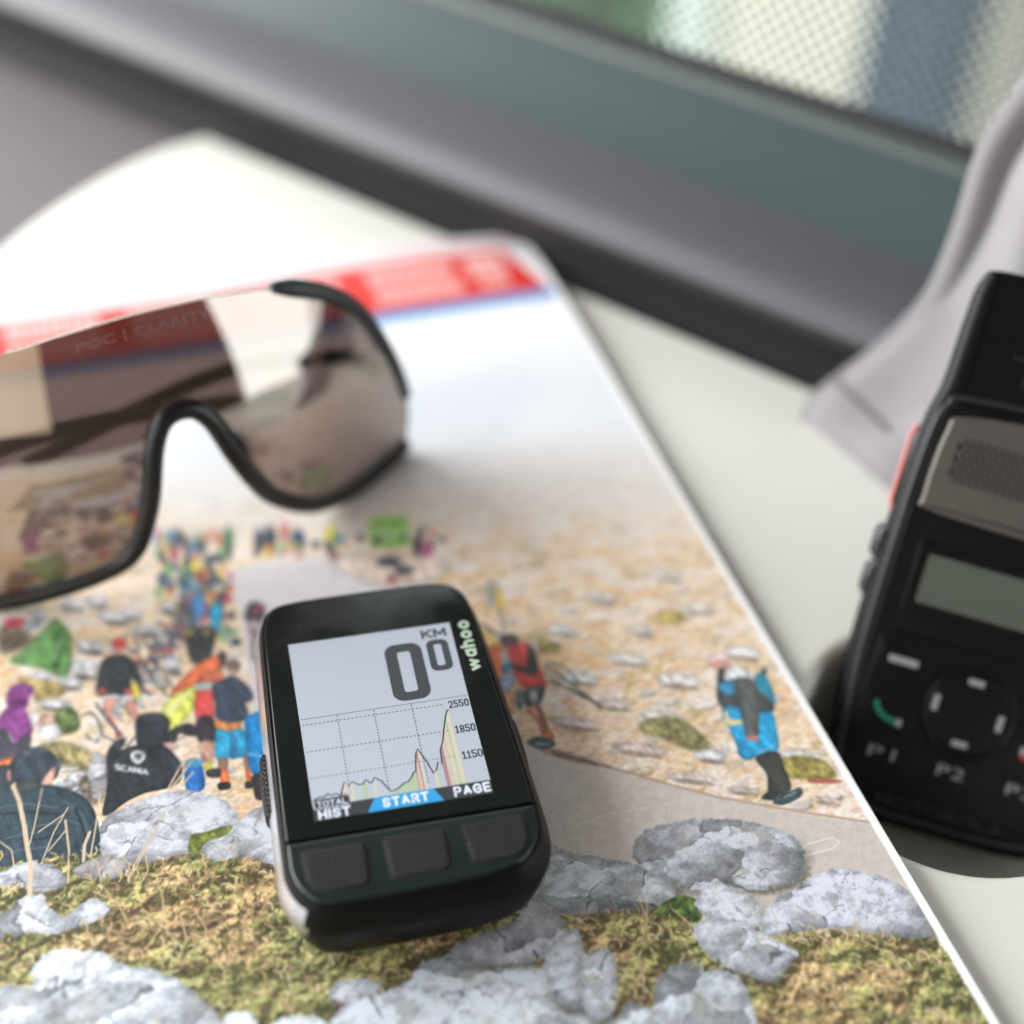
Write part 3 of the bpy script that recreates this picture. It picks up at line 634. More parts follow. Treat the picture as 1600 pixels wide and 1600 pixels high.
('P',(230,90,70),0.1,0.5,1,[(-60.2,50.8),(-60.5,49.8),(-60.9,49.5),(-61.2,50.0),(-61.2,51.1),(-60.9,52.1),(-60.5,52.4),(-60.2,51.9)]),
('P',(52,60,72),0.1,0.5,1,[(-62.8,40.4),(-63.2,39.6),(-63.9,39.4),(-64.5,39.9),(-64.6,40.9),(-64.2,41.8),(-63.5,42.0),(-62.9,41.4)]),
('P',(70,140,205),0.1,0.5,1,[(-58.1,65.7),(-58.6,64.2),(-59.3,63.8),(-59.9,64.6),(-60.0,66.3),(-59.5,67.7),(-58.7,68.2),(-58.1,67.3)]),
('P',(200,70,90),0.1,0.5,1,[(-57.3,57.4),(-57.7,55.9),(-58.3,55.4),(-58.6,56.2),(-58.5,57.7),(-58.1,59.2),(-57.6,59.7),(-57.3,58.9)]),
('P',(52,60,72),0.1,0.5,1,[(-57.9,36.0),(-58.3,35.2),(-59.0,35.0),(-59.5,35.5),(-59.6,36.5),(-59.2,37.3),(-58.5,37.5),(-58.0,37.0)]),
('P',(70,140,205),0.1,0.5,1,[(-55.1,48.4),(-55.5,47.5),(-56.1,47.2),(-56.5,47.8),(-56.6,48.8),(-56.2,49.8),(-55.6,50.0),(-55.1,49.5)]),
('P',(230,90,70),0.1,0.5,1,[(-63.6,44.3),(-63.9,43.5),(-64.4,43.3),(-64.8,43.7),(-64.9,44.7),(-64.5,45.5),(-64.0,45.7),(-63.7,45.2)]),
('P',(226,186,166),0.1,0.5,1,[(-60.7,44.2),(-60.9,43.5),(-61.3,43.3),(-61.6,43.7),(-61.7,44.5),(-61.4,45.2),(-61.0,45.4),(-60.7,45.0)]),
('P',(200,70,90),0.1,0.5,1,[(-58.2,48.5),(-58.6,47.3),(-59.2,46.9),(-59.6,47.6),(-59.6,48.9),(-59.2,50.2),(-58.6,50.5),(-58.2,49.9)]),
('P',(244,214,80),0.1,0.5,1,[(-63.9,59.8),(-64.2,58.6),(-64.7,58.3),(-65.0,58.9),(-65.0,60.1),(-64.6,61.2),(-64.2,61.6),(-63.9,61.0)]),
('P',(120,190,120),0.1,0.5,1,[(-65.2,67.4),(-65.5,66.6),(-66.1,66.5),(-66.6,66.9),(-66.7,67.8),(-66.3,68.6),(-65.8,68.7),(-65.3,68.3)]),
('P',(60,66,76),0.1,0.5,1,[(-53.1,62.1),(-53.5,60.9),(-54.2,60.6),(-54.7,61.2),(-54.8,62.5),(-54.3,63.7),(-53.6,64.1),(-53.1,63.4)]),
('P',(90,98,110),0.1,0.5,1,[(-53.9,47.8),(-54.4,46.6),(-55.1,46.2),(-55.6,46.9),(-55.7,48.3),(-55.2,49.6),(-54.5,49.9),(-53.9,49.2)]),
('P',(150,160,176),0.1,0.5,1,[(-59.0,63.9),(-59.3,62.7),(-59.9,62.4),(-60.3,63.0),(-60.3,64.2),(-59.9,65.4),(-59.4,65.7),(-59.0,65.1)]),
('P',(66,74,88),0.1,0.5,1,[(-51.5,62.8),(-51.9,61.5),(-52.5,61.1),(-52.9,61.8),(-52.8,63.1),(-52.4,64.4),(-51.9,64.8),(-51.5,64.1)]),
('P',(222,226,232),0.1,0.5,1,[(-54.0,38.4),(-54.4,37.2),(-54.9,36.9),(-55.3,37.5),(-55.3,38.8),(-54.9,40.0),(-54.3,40.4),(-53.9,39.7)]),
('P',(226,186,166),0.1,0.5,1,[(-54.0,63.1),(-54.4,61.8),(-55.1,61.4),(-55.6,62.1),(-55.6,63.6),(-55.1,65.0),(-54.5,65.4),(-54.0,64.6)]),
('P',(52,60,72),0.1,0.5,1,[(-51.0,62.0),(-51.5,60.8),(-52.3,60.5),(-52.9,61.2),(-53.0,62.5),(-52.5,63.7),(-51.7,64.0),(-51.1,63.3)]),
('P',(150,160,176),0.1,0.5,1,[(-59.6,43.2),(-60.0,42.2),(-60.7,42.0),(-61.2,42.6),(-61.3,43.7),(-60.9,44.6),(-60.2,44.8),(-59.7,44.2)]),
('P',(60,66,76),0.1,0.5,1,[(-58.5,69.2),(-58.9,68.2),(-59.4,67.9),(-59.8,68.5),(-59.9,69.6),(-59.5,70.6),(-59.0,70.9),(-58.6,70.3)]),
('P',(52,60,72),0.1,0.5,1,[(-60.9,39.0),(-61.2,38.4),(-61.7,38.2),(-62.1,38.6),(-62.2,39.4),(-61.9,40.1),(-61.4,40.2),(-61.0,39.8)]),
('P',(230,90,70),0.1,0.5,1,[(-55.0,51.1),(-55.4,49.5),(-56.0,49.0),(-56.4,49.8),(-56.3,51.5),(-55.9,53.0),(-55.3,53.6),(-54.9,52.8)]),
('P',(200,70,90),0.1,0.5,1,[(-57.2,38.6),(-57.7,37.2),(-58.3,36.8),(-58.8,37.5),(-58.8,39.1),(-58.3,40.5),(-57.7,40.9),(-57.2,40.2)]),
('P',(52,60,72),0.1,0.5,1,[(-51.1,51.5),(-51.5,50.4),(-52.2,50.1),(-52.7,50.8),(-52.8,51.9),(-52.3,53.0),(-51.6,53.3),(-51.1,52.6)]),
('P',(60,66,76),0.1,0.5,1,[(-52.9,49.6),(-53.3,48.4),(-54.0,48.1),(-54.4,48.8),(-54.5,50.0),(-54.0,51.1),(-53.4,51.5),(-52.9,50.8)]),
('P',(70,140,205),0.1,0.5,1,[(-56.7,40.5),(-57.2,39.0),(-57.8,38.6),(-58.3,39.4),(-58.3,40.9),(-57.8,42.3),(-57.1,42.8),(-56.7,42.0)]),
('P',(70,140,205),0.1,0.5,1,[(-56.0,39.3),(-56.5,37.9),(-57.2,37.5),(-57.7,38.3),(-57.8,39.8),(-57.3,41.3),(-56.5,41.7),(-56.0,40.9)]),
('P',(244,214,80),0.1,0.5,1,[(-56.6,51.9),(-56.9,51.1),(-57.4,50.9),(-57.8,51.4),(-57.9,52.3),(-57.5,53.0),(-57.0,53.2),(-56.6,52.8)]),
('P',(60,66,76),0.1,0.5,1,[(-59.3,72.5),(-59.8,71.3),(-60.6,71.0),(-61.2,71.7),(-61.3,73.1),(-60.8,74.3),(-60.0,74.6),(-59.4,73.9)]),
('P',(238,130,80),0.1,0.5,1,[(-53.4,55.5),(-53.6,54.8),(-54.0,54.5),(-54.3,55.0),(-54.3,55.8),(-54.1,56.6),(-53.7,56.8),(-53.4,56.4)]),
('P',(120,190,120),0.1,0.5,1,[(-50.8,63.7),(-51.2,62.1),(-51.8,61.6),(-52.2,62.4),(-52.1,64.1),(-51.6,65.7),(-51.0,66.2),(-50.7,65.4)]),
('P',(120,190,120),0.1,0.5,1,[(-60.3,38.7),(-60.6,37.8),(-61.2,37.5),(-61.6,38.1),(-61.6,39.1),(-61.3,40.0),(-60.7,40.3),(-60.3,39.7)]),
('P',(120,190,120),0.1,0.5,1,[(-52.3,37.2),(-52.6,36.5),(-53.2,36.3),(-53.6,36.7),(-53.7,37.6),(-53.3,38.3),(-52.8,38.5),(-52.4,38.0)]),
('P',(70,140,205),0.1,0.5,1,[(-64.5,58.1),(-64.9,56.7),(-65.3,56.2),(-65.6,56.9),(-65.5,58.3),(-65.2,59.7),(-64.7,60.2),(-64.5,59.5)]),
('P',(244,214,80),0.1,0.5,1,[(-62.9,72.8),(-63.2,71.8),(-63.5,71.5),(-63.8,72.0),(-63.8,73.1),(-63.5,74.1),(-63.1,74.5),(-62.9,73.9)]),
('P',(120,190,120),0.1,0.5,1,[(-61.0,46.0),(-61.4,44.7),(-61.8,44.2),(-62.0,44.9),(-62.0,46.2),(-61.6,47.5),(-61.2,48.0),(-61.0,47.3)]),
('P',(70,140,205),0.1,0.5,1,[(-57.2,67.3),(-57.7,65.9),(-58.4,65.5),(-58.9,66.3),(-58.9,67.8),(-58.5,69.1),(-57.8,69.5),(-57.3,68.8)]),
('P',(200,70,90),0.1,0.5,1,[(-63.3,41.2),(-63.7,40.1),(-64.2,39.7),(-64.6,40.3),(-64.6,41.5),(-64.2,42.6),(-63.7,43.0),(-63.3,42.3)]),
('P',(200,70,90),0.1,0.5,1,[(-62.2,67.3),(-62.5,66.3),(-63.1,66.1),(-63.6,66.6),(-63.7,67.7),(-63.3,68.6),(-62.7,68.9),(-62.3,68.3)]),
('P',(238,130,80),0.1,0.5,1,[(-56.7,63.5),(-57.1,62.6),(-57.8,62.4),(-58.4,63.0),(-58.5,64.0),(-58.1,64.9),(-57.4,65.1),(-56.8,64.5)]),
('P',(230,90,70),0.1,0.5,1,[(-53.7,43.2),(-54.0,42.3),(-54.5,42.0),(-54.8,42.5),(-54.8,43.5),(-54.5,44.5),(-54.0,44.8),(-53.7,44.2)]),
('P',(244,214,80),0.1,0.5,1,[(-60.7,38.8),(-61.0,38.1),(-61.7,38.0),(-62.3,38.5),(-62.4,39.4),(-62.1,40.1),(-61.4,40.2),(-60.8,39.7)]),
('P',(70,140,205),0.1,0.5,1,[(-54.1,61.9),(-54.5,60.8),(-55.0,60.4),(-55.4,61.0),(-55.4,62.2),(-55.0,63.3),(-54.5,63.7),(-54.1,63.1)]),
('P',(150,160,176),0.1,0.5,1,[(-57.2,37.2),(-57.5,36.2),(-57.9,35.9),(-58.2,36.4),(-58.2,37.5),(-57.9,38.5),(-57.5,38.8),(-57.2,38.3)]),
('P',(244,214,80),0.1,0.5,1,[(-63.8,48.1),(-64.1,47.2),(-64.7,46.9),(-65.2,47.5),(-65.2,48.5),(-64.9,49.5),(-64.3,49.8),(-63.8,49.2)]),
('P',(150,160,176),0.1,0.5,1,[(-59.2,42.0),(-59.7,40.7),(-60.2,40.3),(-60.6,41.0),(-60.6,42.4),(-60.2,43.7),(-59.6,44.1),(-59.2,43.4)]),
('P',(244,214,80),0.1,0.5,1,[(-54.8,52.1),(-55.2,51.1),(-55.9,50.8),(-56.4,51.4),(-56.5,52.6),(-56.1,53.7),(-55.4,54.0),(-54.8,53.4)]),
('P',(238,130,80),0.1,0.5,1,[(-53.2,70.0),(-53.6,68.7),(-54.2,68.3),(-54.6,69.0),(-54.6,70.4),(-54.2,71.7),(-53.6,72.1),(-53.2,71.4)]),
('P',(244,214,80),0.1,0.5,1,[(-62.7,67.9),(-63.0,67.0),(-63.4,66.8),(-63.8,67.3),(-63.8,68.2),(-63.5,69.1),(-63.1,69.4),(-62.7,68.9)]),
('P',(238,130,80),0.1,0.5,1,[(-55.1,60.5),(-55.5,58.9),(-56.0,58.3),(-56.2,59.1),(-56.1,60.8),(-55.7,62.3),(-55.2,62.9),(-55.0,62.2)]),
('P',(222,226,232),0.1,0.5,1,[(-53.8,53.4),(-54.2,52.3),(-54.7,52.0),(-55.1,52.6),(-55.1,53.8),(-54.7,54.8),(-54.2,55.1),(-53.8,54.5)]),
('P',(222,226,232),0.1,0.5,1,[(-62.1,59.8),(-62.4,58.4),(-62.8,58.0),(-63.0,58.6),(-62.9,60.0),(-62.6,61.4),(-62.2,61.9),(-62.0,61.2)]),
('P',(120,190,120),0.1,0.5,1,[(-61.5,41.8),(-61.8,40.9),(-62.3,40.6),(-62.7,41.1),(-62.7,42.2),(-62.4,43.1),(-61.9,43.4),(-61.5,42.9)]),
('P',(52,60,72),0.1,0.5,1,[(-56.3,37.6),(-56.6,37.0),(-57.1,36.8),(-57.6,37.2),(-57.7,38.0),(-57.3,38.6),(-56.8,38.8),(-56.4,38.4)]),
('P',(150,160,176),0.1,0.5,1,[(-53.7,37.9),(-54.2,36.5),(-54.9,36.1),(-55.5,36.9),(-55.5,38.4),(-55.0,39.7),(-54.2,40.2),(-53.7,39.4)]),
('P',(244,214,80),0.1,0.5,1,[(-56.7,37.1),(-57.2,35.7),(-57.7,35.2),(-58.1,36.0),(-58.1,37.5),(-57.6,39.0),(-57.0,39.4),(-56.7,38.7)]),
('P',(52,60,72),0.1,0.5,1,[(-60.4,42.9),(-60.9,41.6),(-61.5,41.2),(-62.0,41.9),(-62.0,43.4),(-61.6,44.7),(-60.9,45.1),(-60.4,44.3)]),
('P',(222,226,232),0.1,0.5,1,[(-58.5,42.0),(-59.0,40.8),(-59.7,40.4),(-60.2,41.2),(-60.3,42.5),(-59.8,43.7),(-59.1,44.1),(-58.5,43.4)]),
('P',(90,98,110),0.1,0.5,1,[(-54.3,42.5),(-54.6,41.6),(-55.1,41.4),(-55.4,41.9),(-55.4,42.8),(-55.1,43.6),(-54.7,43.8),(-54.3,43.4)]),
('P',(52,60,72),0.1,0.5,1,[(-60.3,43.1),(-60.6,42.2),(-60.9,41.8),(-61.1,42.3),(-61.1,43.4),(-60.8,44.3),(-60.5,44.7),(-60.2,44.2)]),
('P',(244,214,80),0.1,0.5,1,[(-56.0,47.5),(-56.4,46.1),(-56.9,45.5),(-57.2,46.3),(-57.1,47.9),(-56.7,49.4),(-56.2,49.9),(-55.9,49.1)]),
('P',(90,98,110),0.1,0.5,1,[(-61.8,61.8),(-62.2,60.6),(-62.8,60.3),(-63.2,60.9),(-63.3,62.2),(-62.9,63.4),(-62.3,63.8),(-61.8,63.1)]),
('P',(200,70,90),0.1,0.5,1,[(-50.4,55.1),(-50.7,54.3),(-51.1,54.0),(-51.5,54.5),(-51.5,55.4),(-51.2,56.2),(-50.7,56.5),(-50.4,56.0)]),
('P',(52,60,72),0.1,0.5,1,[(-56.4,56.6),(-56.8,55.3),(-57.5,54.8),(-57.9,55.6),(-57.9,57.0),(-57.5,58.4),(-56.8,58.8),(-56.4,58.1)]),
('P',(66,74,88),0.1,0.5,1,[(-58.9,62.6),(-59.3,61.3),(-60.0,60.9),(-60.6,61.6),(-60.6,63.1),(-60.1,64.4),(-59.5,64.7),(-58.9,64.0)]),
('P',(70,140,205),0.1,0.5,1,[(-61.3,72.8),(-61.8,71.6),(-62.5,71.3),(-63.1,72.0),(-63.2,73.4),(-62.8,74.6),(-62.0,75.0),(-61.4,74.2)]),
('P',(238,130,80),0.1,0.5,1,[(-50.8,50.8),(-51.2,50.1),(-51.9,49.9),(-52.5,50.4),(-52.6,51.3),(-52.2,52.1),(-51.5,52.2),(-50.9,51.7)]),
('P',(60,66,76),0.1,0.5,1,[(-55.4,54.5),(-55.9,53.2),(-56.5,52.7),(-56.9,53.5),(-56.9,54.9),(-56.5,56.3),(-55.8,56.7),(-55.4,56.0)]),
('P',(230,90,70),0.1,0.5,1,[(-50.5,68.4),(-51.0,66.7),(-51.6,66.2),(-51.9,67.0),(-51.8,68.8),(-51.3,70.4),(-50.8,71.0),(-50.4,70.1)]),
('P',(238,130,80),0.1,0.5,1,[(-57.3,40.2),(-57.6,38.8),(-58.0,38.2),(-58.3,38.9),(-58.1,40.5),(-57.8,41.9),(-57.4,42.4),(-57.1,41.7)]),
('P',(238,130,80),0.1,0.5,1,[(-57.2,55.9),(-57.6,54.7),(-58.1,54.4),(-58.5,55.0),(-58.4,56.3),(-58.1,57.4),(-57.6,57.8),(-57.2,57.2)]),
('P',(70,140,205),0.1,0.5,1,[(-60.7,54.6),(-61.1,53.3),(-61.8,52.8),(-62.2,53.6),(-62.3,55.0),(-61.8,56.4),(-61.2,56.8),(-60.7,56.0)]),
('P',(238,130,80),0.1,0.5,1,[(-53.3,69.9),(-53.6,69.0),(-53.9,68.7),(-54.2,69.2),(-54.2,70.2),(-53.9,71.1),(-53.5,71.4),(-53.3,70.9)]),
('P',(222,226,232),0.1,0.5,1,[(-58.8,44.2),(-59.1,43.5),(-59.8,43.4),(-60.3,43.9),(-60.4,44.7),(-60.1,45.4),(-59.4,45.5),(-58.9,45.0)]),
('P',(52,60,72),0.1,0.5,1,[(-52.2,34.1),(-52.6,33.3),(-53.3,33.1),(-53.8,33.7),(-53.9,34.6),(-53.5,35.4),(-52.9,35.6),(-52.3,35.1)]),
('P',(226,186,166),0.1,0.5,1,[(-60.9,46.1),(-61.2,45.0),(-61.7,44.6),(-62.0,45.2),(-62.0,46.4),(-61.6,47.5),(-61.2,47.9),(-60.9,47.3)]),
('P',(120,190,120),0.1,0.5,1,[(-55.1,36.7),(-55.5,35.3),(-55.9,34.8),(-56.2,35.5),(-56.1,37.0),(-55.7,38.4),(-55.2,39.0),(-55.0,38.2)]),
('P',(66,74,88),0.1,0.5,1,[(-54.3,61.7),(-54.7,60.6),(-55.3,60.3),(-55.8,60.9),(-55.8,62.1),(-55.4,63.3),(-54.8,63.6),(-54.3,62.9)]),
('P',(60,66,76),0.1,0.5,1,[(-64.7,66.3),(-65.0,65.2),(-65.4,64.9),(-65.7,65.4),(-65.7,66.6),(-65.4,67.6),(-65.0,68.0),(-64.7,67.4)]),
('P',(238,130,80),0.1,0.5,1,[(-59.0,67.1),(-59.4,65.8),(-59.8,65.4),(-60.2,66.1),(-60.1,67.4),(-59.8,68.7),(-59.3,69.1),(-59.0,68.5)]),
('P',(60,66,76),0.1,0.5,1,[(-53.3,54.8),(-53.7,54.0),(-54.4,53.9),(-55.0,54.4),(-55.1,55.3),(-54.7,56.1),(-54.0,56.3),(-53.4,55.8)]),
('P',(120,190,120),0.1,0.5,1,[(-63.4,62.6),(-63.7,61.1),(-64.2,60.5),(-64.4,61.3),(-64.3,62.9),(-64.0,64.4),(-63.5,65.0),(-63.3,64.2)]),
('P',(222,226,232),0.1,0.5,1,[(-56.1,42.4),(-56.4,41.2),(-56.9,40.8),(-57.2,41.4),(-57.2,42.7),(-56.8,43.9),(-56.4,44.3),(-56.0,43.6)]),
('P',(244,214,80),0.1,0.5,1,[(-54.9,44.1),(-55.3,42.8),(-56.0,42.4),(-56.4,43.2),(-56.4,44.6),(-56.0,45.9),(-55.3,46.3),(-54.9,45.5)]),
('P',(200,70,90),0.1,0.5,1,[(-61.2,65.8),(-61.7,64.3),(-62.5,63.9),(-63.1,64.7),(-63.1,66.4),(-62.6,67.9),(-61.8,68.3),(-61.3,67.5)]),
('P',(70,140,205),0.1,0.5,1,[(-64.9,72.7),(-65.2,72.0),(-65.6,71.8),(-66.0,72.2),(-66.1,73.1),(-65.8,73.8),(-65.3,74.1),(-65.0,73.6)]),
('P',(70,140,205),0.1,0.5,1,[(-62.3,72.1),(-62.6,71.2),(-63.0,71.0),(-63.3,71.4),(-63.3,72.3),(-63.0,73.2),(-62.6,73.4),(-62.4,73.0)]),
('P',(200,70,90),0.1,0.5,1,[(-56.6,46.4),(-57.1,45.3),(-57.8,45.1),(-58.4,45.7),(-58.5,46.9),(-58.1,48.0),(-57.3,48.2),(-56.7,47.6)]),
('P',(120,190,120),0.1,0.5,1,[(-59.8,59.1),(-60.3,57.7),(-60.9,57.3),(-61.4,58.1),(-61.5,59.6),(-61.0,61.1),(-60.3,61.5),(-59.8,60.7)]),
('P',(226,186,166),0.1,0.5,1,[(-63.5,71.0),(-64.0,69.5),(-64.8,69.0),(-65.3,69.9),(-65.3,71.5),(-64.9,73.0),(-64.1,73.5),(-63.6,72.6)]),
('P',(150,160,176),0.1,0.5,1,[(-58.4,43.6),(-58.7,42.2),(-59.2,41.8),(-59.5,42.5),(-59.5,43.9),(-59.1,45.2),(-58.6,45.7),(-58.3,45.0)]),
('P',(238,130,80),0.1,0.5,1,[(-55.4,57.3),(-55.7,56.1),(-56.3,55.7),(-56.6,56.4),(-56.6,57.7),(-56.2,58.8),(-55.7,59.2),(-55.3,58.6)]),
('P',(90,98,110),0.1,0.5,1,[(-52.1,42.6),(-52.5,41.4),(-53.1,41.1),(-53.6,41.7),(-53.6,43.0),(-53.2,44.1),(-52.6,44.5),(-52.1,43.8)]),
('P',(60,66,76),0.1,0.5,1,[(-60.3,55.2),(-60.6,54.0),(-61.0,53.6),(-61.2,54.2),(-61.2,55.5),(-60.9,56.7),(-60.5,57.1),(-60.2,56.5)]),
('P',(70,140,205),0.1,0.5,1,[(-54.7,52.8),(-55.1,52.1),(-55.8,52.0),(-56.4,52.5),(-56.5,53.3),(-56.1,54.0),(-55.4,54.1),(-54.9,53.6)]),
('P',(238,130,80),0.1,0.5,1,[(-51.6,58.4),(-51.9,57.4),(-52.3,57.1),(-52.6,57.6),(-52.5,58.7),(-52.2,59.7),(-51.8,60.0),(-51.6,59.5)]),
('P',(70,140,205),0.1,0.5,1,[(-54.8,44.1),(-55.2,43.3),(-55.9,43.1),(-56.5,43.7),(-56.6,44.6),(-56.2,45.4),(-55.5,45.6),(-54.9,45.1)]),
('P',(52,60,72),0.1,0.5,1,[(-59.9,48.0),(-60.3,47.0),(-60.7,46.6),(-61.1,47.2),(-61.1,48.4),(-60.8,49.4),(-60.3,49.7),(-59.9,49.2)]),
('P',(200,70,90),0.1,0.5,1,[(-51.9,47.9),(-52.3,46.9),(-53.0,46.7),(-53.6,47.3),(-53.7,48.5),(-53.2,49.5),(-52.5,49.8),(-51.9,49.1)]),
('P',(222,226,232),0.1,0.5,1,[(-60.1,42.9),(-60.5,41.4),(-61.0,40.9),(-61.3,41.6),(-61.2,43.2),(-60.8,44.7),(-60.3,45.2),(-60.0,44.4)]),
('P',(52,60,72),0.1,0.5,1,[(-57.4,44.7),(-57.7,43.7),(-58.2,43.4),(-58.6,44.0),(-58.6,45.0),(-58.3,46.0),(-57.8,46.3),(-57.4,45.8)]),
('P',(90,98,110),0.1,0.5,1,[(-58.9,58.5),(-59.4,57.2),(-60.1,56.8),(-60.6,57.6),(-60.6,59.0),(-60.2,60.4),(-59.5,60.8),(-58.9,60.0)]),
('P',(90,98,110),0.1,0.5,1,[(-26.5,59.8),(-26.9,58.8),(-27.5,58.5),(-27.9,59.1),(-27.8,60.2),(-27.4,61.2),(-26.8,61.5),(-26.5,60.9)]),
('P',(226,186,166),0.1,0.5,1,[(-34.8,62.4),(-35.2,61.2),(-35.8,60.8),(-36.2,61.5),(-36.1,62.8),(-35.7,64.0),(-35.1,64.4),(-34.7,63.7)]),
('P',(66,74,88),0.1,0.5,1,[(-33.1,61.4),(-33.5,60.0),(-34.0,59.6),(-34.3,60.3),(-34.2,61.7),(-33.8,63.0),(-33.2,63.5),(-32.9,62.8)]),
('P',(226,186,166),0.1,0.5,1,[(-13.9,57.6),(-14.3,56.8),(-14.8,56.6),(-15.1,57.0),(-15.1,57.9),(-14.7,58.7),(-14.2,59.0),(-13.9,58.5)]),
('P',(222,226,232),0.1,0.5,1,[(-18.0,60.9),(-18.5,59.7),(-19.1,59.3),(-19.4,59.9),(-19.3,61.3),(-18.8,62.6),(-18.2,63.0),(-17.9,62.3)]),
('P',(200,70,90),0.1,0.5,1,[(-39.4,62.1),(-39.7,60.9),(-40.1,60.5),(-40.3,61.1),(-40.2,62.4),(-39.8,63.6),(-39.4,64.0),(-39.2,63.4)]),
('P',(150,160,176),0.1,0.5,1,[(-23.7,61.3),(-24.1,60.4),(-24.6,60.1),(-25.0,60.6),(-25.0,61.7),(-24.5,62.7),(-24.0,63.0),(-23.6,62.4)]),
('P',(90,98,110),0.1,0.5,1,[(-8.7,56.8),(-9.1,56.0),(-9.6,55.8),(-10.0,56.3),(-10.0,57.2),(-9.6,58.0),(-9.0,58.3),(-8.6,57.8)]),
('P',(120,190,120),0.1,0.5,1,[(-36.7,62.3),(-37.1,61.2),(-37.7,60.8),(-38.0,61.4),(-38.0,62.6),(-37.5,63.8),(-37.0,64.1),(-36.7,63.5)]),
('P',(90,98,110),0.1,0.5,1,[(-2.6,52.6),(-3.1,51.8),(-3.7,51.5),(-4.1,52.1),(-4.1,53.0),(-3.6,53.8),(-3.0,54.0),(-2.6,53.5)]),
('P',(90,98,110),0.1,0.5,1,[(-42.8,61.7),(-43.3,60.4),(-43.9,60.0),(-44.2,60.7),(-44.2,62.1),(-43.7,63.4),(-43.2,63.8),(-42.8,63.1)]),
('P',(60,66,76),0.1,0.5,1,[(-14.5,58.2),(-14.8,57.5),(-15.1,57.3),(-15.3,57.6),(-15.2,58.4),(-14.9,59.0),(-14.6,59.3),(-14.4,58.9)]),
('P',(230,90,70),0.1,0.5,1,[(-1.6,55.9),(-2.1,54.8),(-2.5,54.4),(-2.7,55.0),(-2.5,56.1),(-2.1,57.2),(-1.6,57.6),(-1.4,57.0)]),
('P',(222,226,232),0.1,0.5,1,[(-12.1,58.7),(-12.5,57.9),(-13.0,57.6),(-13.2,58.1),(-13.2,59.0),(-12.8,59.8),(-12.4,60.0),(-12.1,59.6)]),
('P',(66,74,88),0.1,0.5,1,[(0.2,53.9),(-0.2,53.1),(-0.7,52.8),(-1.1,53.3),(-1.0,54.2),(-0.6,55.0),(-0.1,55.2),(0.3,54.8)]),
('P',(230,90,70),0.1,0.5,1,[(-36.4,59.6),(-36.7,59.1),(-37.2,58.9),(-37.6,59.3),(-37.6,60.0),(-37.3,60.6),(-36.8,60.7),(-36.4,60.3)]),
('P',(226,186,166),0.1,0.5,1,[(-21.0,62.0),(-21.3,61.3),(-21.7,61.0),(-21.9,61.4),(-21.8,62.2),(-21.5,63.0),(-21.2,63.2),(-21.0,62.8)]),
('P',(244,214,80),0.1,0.5,1,[(-33.3,61.0),(-33.7,60.1),(-34.2,59.8),(-34.5,60.3),(-34.4,61.4),(-34.0,62.3),(-33.6,62.6),(-33.3,62.1)]),
('P',(70,140,205),0.1,0.5,1,[(-23.0,59.9),(-23.5,58.6),(-24.1,58.2),(-24.5,58.9),(-24.4,60.3),(-23.9,61.6),(-23.3,62.0),(-22.9,61.3)]),
('P',(60,66,76),0.1,0.5,1,[(-15.2,57.5),(-15.6,56.3),(-16.1,55.8),(-16.3,56.4),(-16.1,57.8),(-15.7,59.0),(-15.2,59.5),(-15.0,58.9)]),
('P',(222,226,232),0.1,0.5,1,[(-2.6,53.2),(-2.9,52.6),(-3.5,52.5),(-3.8,52.9),(-3.9,53.6),(-3.5,54.2),(-2.9,54.4),(-2.6,54.0)]),
('P',(90,98,110),0.1,0.5,1,[(-3.7,57.7),(-4.3,56.6),(-4.9,56.2),(-5.3,56.8),(-5.1,58.1),(-4.6,59.3),(-4.0,59.7),(-3.6,59.0)]),
('P',(60,66,76),0.1,0.5,1,[(-26.1,58.0),(-26.6,56.8),(-27.2,56.5),(-27.5,57.1),(-27.4,58.3),(-27.0,59.5),(-26.4,59.9),(-26.1,59.2)]),
('P',(244,214,80),0.1,0.5,1,[(-40.6,60.8),(-41.0,59.5),(-41.6,59.1),(-42.0,59.8),(-41.9,61.2),(-41.5,62.4),(-40.9,62.8),(-40.5,62.1)]),
('P',(244,214,80),0.1,0.5,1,[(-23.2,57.8),(-23.6,57.2),(-24.0,57.0),(-24.4,57.4),(-24.4,58.2),(-24.1,58.9),(-23.6,59.0),(-23.2,58.6)]),
('P',(222,226,232),0.1,0.5,1,[(-35.2,64.6),(-35.7,63.4),(-36.3,63.1),(-36.7,63.7),(-36.6,65.0),(-36.2,66.2),(-35.6,66.6),(-35.2,65.9)]),
('P',(150,160,176),0.1,0.5,1,[(-37.7,59.4),(-38.0,58.4),(-38.4,58.1),(-38.7,58.6),(-38.6,59.7),(-38.3,60.7),(-37.9,61.0),(-37.6,60.5)]),
('P',(226,186,166),0.1,0.5,1,[(-35.8,64.5),(-36.2,63.3),(-36.6,62.8),(-36.8,63.4),(-36.7,64.8),(-36.3,66.1),(-35.9,66.6),(-35.7,65.9)]),
('P',(230,90,70),0.1,0.5,1,[(-35.7,65.2),(-36.1,64.1),(-36.5,63.7),(-36.8,64.2),(-36.7,65.5),(-36.3,66.6),(-35.9,67.0),(-35.6,66.4)]),
('P',(120,190,120),0.1,0.5,1,[(-38.9,61.7),(-39.2,60.6),(-39.6,60.2),(-39.8,60.7),(-39.7,62.0),(-39.3,63.1),(-38.9,63.5),(-38.8,63.0)]),
('P',(60,66,76),0.1,0.5,1,[(-18.4,59.5),(-18.8,58.6),(-19.4,58.4),(-19.7,58.9),(-19.7,59.9),(-19.3,60.8),(-18.7,61.0),(-18.4,60.5)]),
